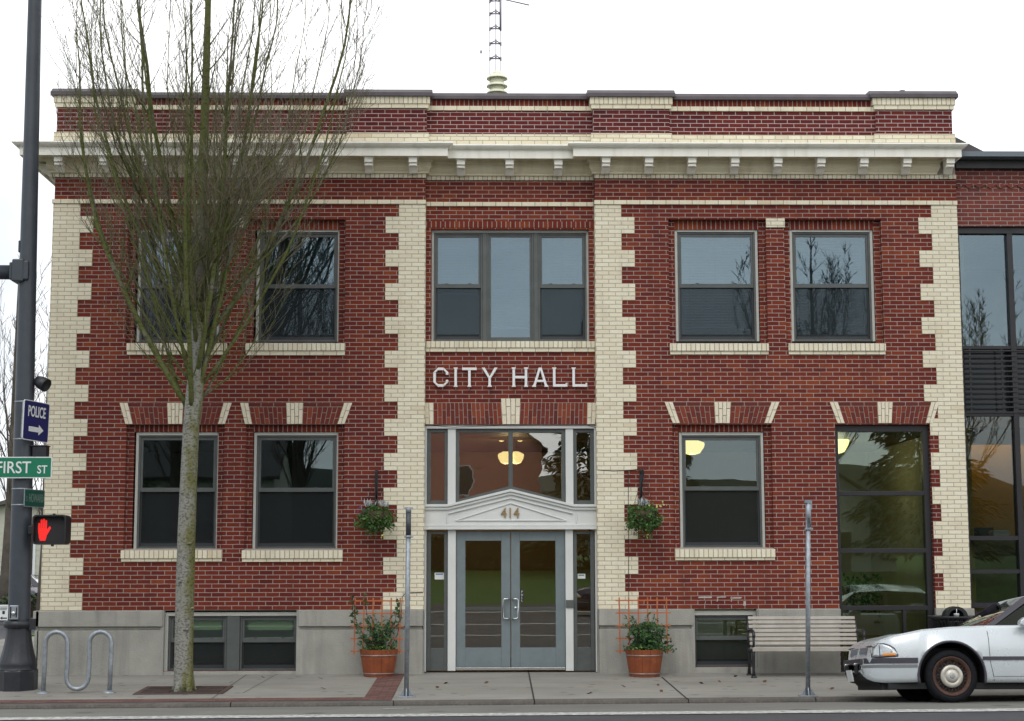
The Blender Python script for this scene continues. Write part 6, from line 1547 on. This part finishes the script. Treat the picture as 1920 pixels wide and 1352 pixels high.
    # lamps and grille on the nose
    def patch(outline, off, m, name, sides=(-1, 1), sub=5):
        for s in sides:
            mb = nb(); n = len(outline)
            # dense fan so that the patch follows the body
            cx_, cz_ = sum(p[0] for p in outline)/n, sum(p[1] for p in outline)/n; rings = []
            for q in (1.0, .75, .5, .25): rings.append([(cx_+(x-cx_)*q, cz_+(z-cz_)*q) for x, z in outline])
            vs = []
            for ri, rg in enumerate(rings): vs += [(x, s*(surf_y(x, z)+(off if ri else off*.6)), z) for x, z in rg]
            vs += [(cx_, s*(surf_y(cx_, cz_)+off*1.1), cz_)]; fs = []
            for ri in range(3): fs += [(ri*n+i, ri*n+(i+1) % n, (ri+1)*n+(i+1) % n, (ri+1)*n+i) for i in range(n)]
            fs += [(3*n+i, 3*n+(i+1) % n, 4*n) for i in range(n)]
            b = len(vs); vs += [(x, s*(surf_y(x, z)-.012), z) for x, z in rings[0]]; fs += [(i, b+i, b+(i+1) % n, (i+1) % n) for i in range(n)]
            mb.add(vs, fs, True); mb.build(name, m, t)
    def dens(pl, k=6): return [(a[0]+(b[0]-a[0])*i/k, a[1]+(b[1]-a[1])*i/k) for a, b in zip(pl, pl[1:]+pl[:1]) for i in range(k)]
    hl = [(-.970,.588),(-.90,.583),(-.685,.596),(-.68,.622),(-.722,.682),(-.78,.722),(-.845,.745),(-.915,.742),(-.962,.712)]
    patch(dens([(x+(-.010 if x < -.9 else .012), z+(.014 if z > .66 else -.012)) for x, z in hl]), .004, M['car_trim'], 'headlight_surround'); patch(dens(hl), .012, M['headlight'], 'headlight')
    patch(dens([(-.86,.592),(-.70,.600),(-.704,.634),(-.86,.632)]), .016, M['amber'], 'turn_signal'); patch(dens([(-.895,.59),(-.885,.59),(-.885,.735),(-.895,.735)], 3), .0155, M['car_trim'], 'headlight_divider')
    def surf_x(y, z):
        x = -1.069
        while x < -.3 and (surf_y(x, z) < abs(y) or lerp_tab(ZST, x) < z-.004): x += .004
        return x
    for s in (-1, 1):                                             # two-part grille on the nose
        def front(y0, y1, z0, z1, off, m, nm):
            mb = nb(); v = []; n = 8
            for i in range(n+1):
                y = y0+(y1-y0)*i/n
                for z in (z0, (z0+z1)/2, z1): v.append((surf_x(y, z)-off, s*y, z))
            v2 = [(p[0]+.03, p[1], p[2]) for p in v]; k = len(v)
            f = [(i*3+j, i*3+j+1, i*3+4+j, i*3+3+j) for i in range(n) for j in range(2)]
            f += [(i*3+2, k+i*3+2, k+i*3+5, i*3+5) for i in range(n)]+[(i*3, i*3+3, k+i*3+3, k+i*3) for i in range(n)]
            f += [(0, k, k+1, 1), (1, k+1, k+2, 2), (n*3, n*3+1, k+n*3+1, k+n*3), (n*3+1, n*3+2, k+n*3+2, k+n*3+1)]
            mb.add(v+v2, f); return mb.build(nm, m, t)
        front(.035, .50, .586, .722, .004, M['chrome'], 'grille_surround'); front(.05, .485, .596, .712, .008, GRILLE, 'grille')
        for i in range(12): y = .075+i*.034; front(y, y+.012, .60, .708, .011, M['galv'], 'grille_bar')
    # door outline, fuel line, handle, mirror
    def seam(pts, w=.007):
        mb = nb()
        for s in (-1, 1):
            v = []
            for x, z in pts: y = surf_y(x, z)+.0015; v += [(x-w/2, s*y, z), (x+w/2, s*y, z)]
            mb.add(v, [(2*i, 2*i+1, 2*i+3, 2*i+2) for i in range(len(pts)-1)])
        mb.build('panel_gap', M['car_black'], t)
    seam([(.455,.972),(.465,.95),(.482,.90),(.492,.80),(.492,.70),(.495,.586)]); seam([(.497,.534),(.505,.46),(.52,.40),(.535,.33),(.54,.27)]); seam([(1.62,.98),(1.62,.80),(1.625,.586)]); seam([(1.626,.534),(1.63,.3)])
    mb = nb()
    for s in (-1, 1): mb.add([(x, s*(surf_y(x, z)+.0015), z) for x in fr(.545, 2.35, 20) for z in (.327, .332)], [(2*i, 2*i+1, 2*i+3, 2*i+2) for i in range(20)])
    mb.build('panel_gap', M['car_black'], t)
    for s in (-1, 1):
        mb = nb(); mb.tube([(x, s*(surf_y(x, lerp_tab(ZST, x)-.012)+.001), lerp_tab(ZST, x)-.012) for x in fr(-.94, .45, 26)], .004, 5)
        mb.build('feature_line', paint, t)
    for s in (-1, 1):
        mb = nb(); mb.prism([(.86,.985),(.90,.965),(1.06,.965),(1.08,.985),(1.08,1.06),(1.03,1.085),(.93,1.075),(.87,1.03)], s*1.02-.07, s*1.02+.07); mb.box(.93, 1.0, s*.93-.05, s*.93+.05, .985, 1.02); mb.build('wing_mirror', paint, t, bevel=.025, seg=3)
        mb = nb(); y = surf_y(1.45, .82); mb.box(1.36, 1.54, s*y-.012, s*y+.012, .80, .84); mb.build('door_handle', M['car_trim'], t, bevel=.006)
    # sticker inside the windscreen
    mb = nb(); mb.M = T_ @ Matrix.Translation((.70, -.66, 1.06)) @ Matrix.Rotation(R(-36), 4, 'Y'); mb.box(-.035, .035, -.03, .03, -.016, -.012); mb.build('windscreen_sticker', M['sign_white'], t)
    # wheels
    for c in (0.0, 2.81):
        for s in (-1, 1):
            yo = s*.895; Rr = .335
            P_ = lambda prof: [(r, s*h) for r, h in prof]
            def wheel_lathe(prof, n=40):
                m = nb(); m.lathe([(r, s*h) for r, h in prof], (c, yo, Rr), n, axis='y', close=False); return m
            m = wheel_lathe([(.235,-.20),(.31,-.195),(.333,-.17),(.335,-.10),(.333,-.035),(.318,-.008),(.285,.004),(.258,.002),(.245,-.012),(.235,-.03)], 56); w = m.build('wheel', M['tyre'], t)
            m = wheel_lathe([(.246,-.02),(.25,-.002),(.243,.004),(.232,-.004),(.212,-.016),(.205,-.022),(.198,-.05)], 48); m.build('rim', M['rust_rim'], w)
            m = wheel_lathe([(.24,-.06),(.21,-.058),(.001,-.057)], 32); m.build('rim_back', M['car_black'], w)
            m = nb()
            for i in range(13):
                a = 2*math.pi*i/13
                for da in (-.20, .20):
                    p0 = (c+.138*math.cos(a), yo+s*-.014, Rr+.138*math.sin(a)); p1 = (c+.205*math.cos(a+da), yo+s*-.020, Rr+.205*math.sin(a+da)); m.tube([p0, p1], .0042, 4, caps=False)
            m.build('spokes', M['rust_rim'], w)
            m = wheel_lathe([(.146,-.03),(.146,-.008),(.138,.004),(.092,.008),(.088,.0035),(.082,.0035),(.078,.012),(.04,.018),(.001,.019)], 36); m.build('hubcap', M['hubcap'], w)
            m = nb(); m.lathe([(.03, 0), (.03, .002*s), (.018, .003*s)], (c, yo+s*.0185, Rr), 16, axis='y'); m.build('hub_emblem', M['galv'], w)
    return t
NY = -5.50                                                         # outer face of the near tyre
cxw = PX(1786.5, 1270, NY); SCL = .95
fy, ny_ = NY+2*.90*SCL, NY
tl_ = math.atan2(zroad(cxw, fy)-zroad(cxw, ny_), fy-ny_)
czm = (zroad(cxw, fy)+zroad(cxw, ny_))/2+.004
car = make_car('parked_car', 'silver grey saloon car with rusty front wheel trim parked at the kerb beside the bench', cxw, NY+.90*SCL, czm, M['car_paint'], tilt=tl_, scale=SCL)
blue = make_car('parked_car', 'dark blue car across the street, mirrored in the glass right of the doors', 3.9, -29, zroad(4, -29), M['car_dark'])
# ================================================================ surroundings: behind on the left, and across the street (seen mirrored in the glass)
def tree_far(px, py0, Y, h, seed, label, nl=14, rmax=2.0, tr=.16, dens=.6, loc=None, group='bare trees behind the city hall', twr=.009):
    x, z = (P(px, py0, Y)[0], 0) if loc is None else (loc[0], loc[2]); Y = Y if loc is None else loc[1]
    k = h/11.3
    return make_tree((x, Y, z), [(0,0,-.1),(.02,0,h*.1),(.05,.02,h*.25),(.03,0,h*.4),(0,0,h*.52)], [tr*1.2, tr, tr*.85, tr*.65, tr*.45], nl, h, rmax, label, 'tree', group, 'bare_tree', seed, z_lo=h*.2, z_hi=h*.55, far=True, dens=dens, twr=twr)
tA = tree_far(14, 1150, 30, 12.2, 41, 'bare multi-stemmed tree left of the signal pole, beside the pale house', rmax=2.4, tr=.30, nl=12, dens=.5)
tB = tree_far(76, 1130, 24, 9.3, 42, 'bare thin tree between the signal pole and the brick corner', rmax=2.0, tr=.12, nl=9, dens=.5)
# pale house behind
def house(x, y, z, w, d, h, rh, label, m, name='pale_house', cat='house', gable_front=True, wins=(), door=None, rot=0):
    t = thing(name, label, cat, (x, y, z)); 
    mb = MB()
    if gable_front: mb.prism([(x-w/2,z-.5),(x+w/2,z-.5),(x+w/2,z+h),(x,z+h+rh),(x-w/2,z+h)], y-d/2, y+d/2)
    else: mb.prismx([(y-d/2,z-.5),(y+d/2,z-.5),(y+d/2,z+h),(y,z+h+rh),(y-d/2,z+h)], x-w/2, x+w/2)
    k = z+.25
    if m is M['house_pale'] or m is M['house_white'] or m is M['house_salmon']:
        while k < z+h:
            for yy in (y-d/2-.012, y+d/2): mb.box(x-w/2, x+w/2, yy, yy+.012, k, k+.02)
            k += .22
    mb.build('wall', m, t)
    mb = MB(); o = .35
    if gable_front:
        for s in (-1, 1): mb.prism(ccw([(x+s*(w/2+o), z+h-o*rh/(w/2)), (x, z+h+rh), (x, z+h+rh+.15), (x+s*(w/2+o), z+h-o*rh/(w/2)+.15)]), y-d/2-o, y+d/2+o)
    else:
        for s in (-1, 1): mb.prismx([(y+s*(d/2+o), z+h-o*rh/(d/2)), (y, z+h+rh), (y, z+h+rh+.15), (y+s*(d/2+o), z+h-o*rh/(d/2)+.15)][::s], x-w/2-o, x+w/2+o)
    mb.build('roof', M['shingle'], t)
    for (a, b, c_, d_, back) in wins:
        yy = y-d/2-.03 if not back else y+d/2+.03
        mb = MB(); mb.box(x+a-.1, x+b+.1, yy-.02, yy+.04, z+c_-.1, z+d_+.1); wd = mb.build('window', M['sign_white'], t); mb = MB(); mb.box(x+a, x+b, yy-.035, yy+.055, z+c_, z+d_); mb.build('pane', M['win_dark'], wd)
    return t
hx = PX(58, 1080, 45)
house(hx+.9, 45, .05, 9, 10, 2.9, 1.3, 'pale cream siding house far behind the signal pole', M['house_pale'], wins=((-.4,.5,1.0,2.6,False),(-3.6,-2.6,1.0,2.6,False)))
# lawn, hedge and cars beyond the side street
gl = MB(); gl.prismz([(-40, 18), (XW-9.2, 18), (XW-9.2, 80), (-40, 80)], -.35, .05); structure(gl.build('lawn', M['grass']))
mb = MB(); mb.prismz([(XW+.2, 14), (XL-.3, 14), (XL-.3, 39), (XW+.2, 39)], -.1, .03); structure(mb.build('lawn', M['grass']))
def hedge(x, y, z, w, d, h, label, seed, name='hedge', m='hedge', n=1500, s=.16):
    r = random.Random(seed); t = thing(name, label, 'hedge', (x, y, z)); lf = MB()
    for i in range(n):
        q = rv(r); p = Vector((x+q.x*w/2, y+q.y*d/2, z+h*(q.z+1)/2)); leaf(lf, p, rv(r), rv(r), r.uniform(.6,1.2)*s, r.uniform(.4,.7)*s)
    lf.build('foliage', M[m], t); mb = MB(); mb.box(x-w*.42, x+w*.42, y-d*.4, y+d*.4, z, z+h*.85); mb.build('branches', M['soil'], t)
hedge(PX(62, 1150, 26), 26, 0, 1.8, .8, .75, 'low dark hedge beside the corner of the city hall', 3)
def small_car(px, Y, paint, label):
    c = copy_tree(blue, label); c.location = (PX(px, 1140, Y), Y, -.05); c.scale = (1, 1, 1); c['group'] = 'cars parked behind the city hall'
    for b in [q for q in COL.objects if q.parent is c]:
        for i, s in enumerate(b.material_slots):
            if s.material is M['car_dark']: s.link = 'OBJECT'; s.material = paint
    return c
small_car(50, 38, M['house_white'], 'white car parked before the pale house, half hidden by the signal pole')
small_car(-62, 34, M['car_dark'], 'dark car at the left edge beyond the side street')
# across the street
g2 = grid_sheet('lawn', M['grass'], fr(-60, 60, 20), [-130, -100, -80, -70, -60, -52, -48, -46], lambda x, y: -.05+2.4*(1-math.exp(-max(0, -46-y)/14.0)))
zl = lambda y: -.05+2.4*(1-math.exp(-max(0, -46-y)/14.0))
house(-1.2, -66, zl(-60), 8.5, 9, 6.6, 2.6, 'salmon red gabled house across the street, mirrored in the transom', M['house_salmon'], 'gabled_house', wins=((-3,-2,1,2.6,True),(2,3,1,2.6,True),(-.5,.5,4,5.4,True)))
house(17.5, -62, zl(-60)-.4, 7.0, 8, 3.2, 2.3, 'small white gabled garage across the street, mirrored in the storefront glass', M['house_white'], 'garage', wins=((-1.2,1.2,0,2.2,True),))
house(-17, -70, zl(-66), 11, 9, 4.8, 2.6, 'low cream house across the street, mirrored in the left windows', M['house_pale'], 'gabled_house', gable_front=False, wins=((-3,-2,1,2.4,True),(1,2.4,1,2.4,True)))
def conifer(x, y, h, w, seed, label):
    r = random.Random(seed); z = zl(y)-.1; t = thing('conifer_tree', label, 'tree', (x, y, z), 'evergreens across the street'); mb = MB(); mb.tube([(x,y,z),(x,y,z+h*.95)], [h*.018, .02], 8); mb.build('trunk', M['bark_far'], t); lf = MB()
    for i in range(6500):
        q = r.random()**.8; a = r.uniform(0, 6.283); rad = w*(1-q)*(.55+.45*r.random())*(.8+.2*math.sin(q*40)); p = Vector((x+rad*math.cos(a), y+rad*math.sin(a), z+h*(.08+.92*q)))
        leaf(lf, p, Vector((math.cos(a), math.sin(a), -.35))+rv(r)*.4, Vector((0,0,1))+rv(r)*.4, r.uniform(.35,.7), r.uniform(.16,.30))
    lf.build('crown', M['conifer'], t)
conifer(5.8, -58, 14, 4.2, 1, 'tall dark evergreen across the street, mirrored in the right half of the transom'); hedge(-1, -59.5, zl(-59.5), 13, 1.2, 1.9, 'tall clipped hedge before the salmon house across the street', 12, n=2600, s=.3)
conifer(21.5, -54, 13, 4.6, 6, 'dark evergreen across the street, mirrored in the top storefront pane'); conifer(11.8, -84, 12, 4, 4, 'distant evergreen across the street, mirrored in the lower right window'); conifer(-21, -60, 17, 5, 5, 'tall evergreen across the street at the far left of the lawn')
for i, (x, y, h, s) in enumerate(((15.4,-50,17,51),(-8.5,-50,18,52),(23,-54,15,54),(-14.5,-52,17,55))):
    lab = ('bare tree across the street, mirrored in the far right upper window', 'bare tree across the street, mirrored in the second window from the left', 'bare tree across the street, mirrored in the annex glass', 'bare tree across the street, mirrored in the leftmost windows')[i]
    if i < 2: tt = tree_far(0, 0, 0, h, s, lab, nl=24, rmax=4.4, tr=.34, dens=.75, twr=.017, loc=(x, y, zl(y)-.1), group='bare trees across the street')
    else: c = copy_tree(far_trees[i-2], lab); c.location = (x, y, zl(y)-.1); c.scale = (1, 1, h/17)
    if i == 0: far_trees = [tt]
    elif i == 1: far_trees.append(tt)

# wooded hills beyond the lawn
hm = MB(); nx, hr = 90, random.Random(17); ph = [hr.uniform(0, 6.28) for _ in range(6)]
ht = lambda x: 10.5+2.2*math.sin(x*.021+ph[0])+1.5*math.sin(x*.06+ph[1])+.7*math.sin(x*.19+ph[2])+.5*math.sin(x*.47+ph[3])+.35*math.sin(x*1.1+ph[4])
vs_ = []
for i in range(nx+1):
    x = -220+440*i/nx; vs_ += [(x, -134, 1.5), (x, -142, 1.8+ht(x)*.62), (x, -155, 1.8+ht(x)), (x, -190, 1.8+ht(x)*1.05), (x, -260, 0)]
hm.add(vs_, [(i*5+j, i*5+j+1, (i+1)*5+j+1, (i+1)*5+j) for i in range(nx) for j in range(4)], True)
structure(hm.build('hills', mat('wooded_hill', (.022,.034,.026), .95, col2=(.045,.055,.035), nscale=.25, detail=9)))

# ================================================================ light: overcast
w = bpy.data.worlds.new('World'); SC.world = w; w.use_nodes = True
nt = w.node_tree; N = nt.nodes; L = nt.links; bg = N['Background']
sky = N.new('ShaderNodeTexSky'); sky.sky_type = 'NISHITA'; sky.sun_disc = False; sky.sun_elevation = R(48); sky.sun_rotation = R(200); sky.air_density = 1.0; sky.dust_density = 3.0; sky.ozone_density = 1.0
hs = N.new('ShaderNodeHueSaturation'); hs.inputs['Saturation'].default_value = .25; L.new(sky.outputs[0], hs.inputs['Color'])
tc = N.new('ShaderNodeTexCoord'); mp = N.new('ShaderNodeMapping'); mp.inputs['Scale'].default_value = (2.2, 2.2, 4.5); L.new(tc.outputs['Generated'], mp.inputs[0])
cn = N.new('ShaderNodeTexNoise'); cn.inputs['Scale'].default_value = 1.6; cn.inputs['Detail'].default_value = 7; cn.inputs['Roughness'].default_value = .55; L.new(mp.outputs[0], cn.inputs['Vector'])
cr = N.new('ShaderNodeValToRGB'); e = cr.color_ramp.elements; e[0].position = .30; e[0].color = (9.5, 10.1, 10.8, 1); e[1].position = .62; e[1].color = (15.5, 15.6, 15.6, 1); L.new(cn.outputs['Fac'], cr.inputs[0])
sx = N.new('ShaderNodeSeparateXYZ'); L.new(tc.outputs['Generated'], sx.inputs[0])
lm = N.new('ShaderNodeMapRange'); lm.interpolation_type = 'SMOOTHSTEP'; lm.inputs[1].default_value = -.22; lm.inputs[2].default_value = -.31; lm.inputs[3].default_value = 0; lm.inputs[4].default_value = 1.0; L.new(sx.outputs[0], lm.inputs[0])
dk = N.new('ShaderNodeMix'); dk.data_type = 'RGBA'; dk.inputs[7].default_value = (6.6, 7.2, 7.9, 1); L.new(cr.outputs[0], dk.inputs[6]); L.new(mth(nt, 'MULTIPLY', lm.outputs[0], mth(nt, 'SUBTRACT', 1.25, cn.outputs['Fac'])), dk.inputs[0])
mx = N.new('ShaderNodeMix'); mx.data_type = 'RGBA'; mx.inputs[0].default_value = .82; L.new(hs.outputs[0], mx.inputs[6]); L.new(dk.outputs[2], mx.inputs[7])
L.new(mx.outputs[2], bg.inputs['Color']); bg.inputs['Strength'].default_value = .12
sun = bpy.data.lights.new('sun', 'SUN'); sun.energy = .7; sun.angle = R(28); sun.color = (1, .97, .92)
so = bpy.data.objects.new('sun', sun); COL.objects.link(so)
sd = Vector((math.sin(R(200))*math.cos(R(48)), math.cos(R(200))*math.cos(R(48)), math.sin(R(48))))   # towards the sun
so.rotation_euler = sd.to_track_quat('Z', 'Y').to_euler(); so.location = (0, -20, 30)
vs = SC.view_settings; vs.view_transform = 'Standard'; vs.look = 'None'; vs.exposure = 0; vs.gamma = 1; vs.use_curve_mapping = False
cy = SC.cycles
try: cy.use_denoising = True; cy.denoiser = 'OPENIMAGEDENOISE'
except Exception: pass
cy.max_bounces = 8; cy.transparent_max_bounces = 24; cy.glossy_bounces = 4; cy.diffuse_bounces = 3; cy.caustics_reflective = False; cy.caustics_refractive = False
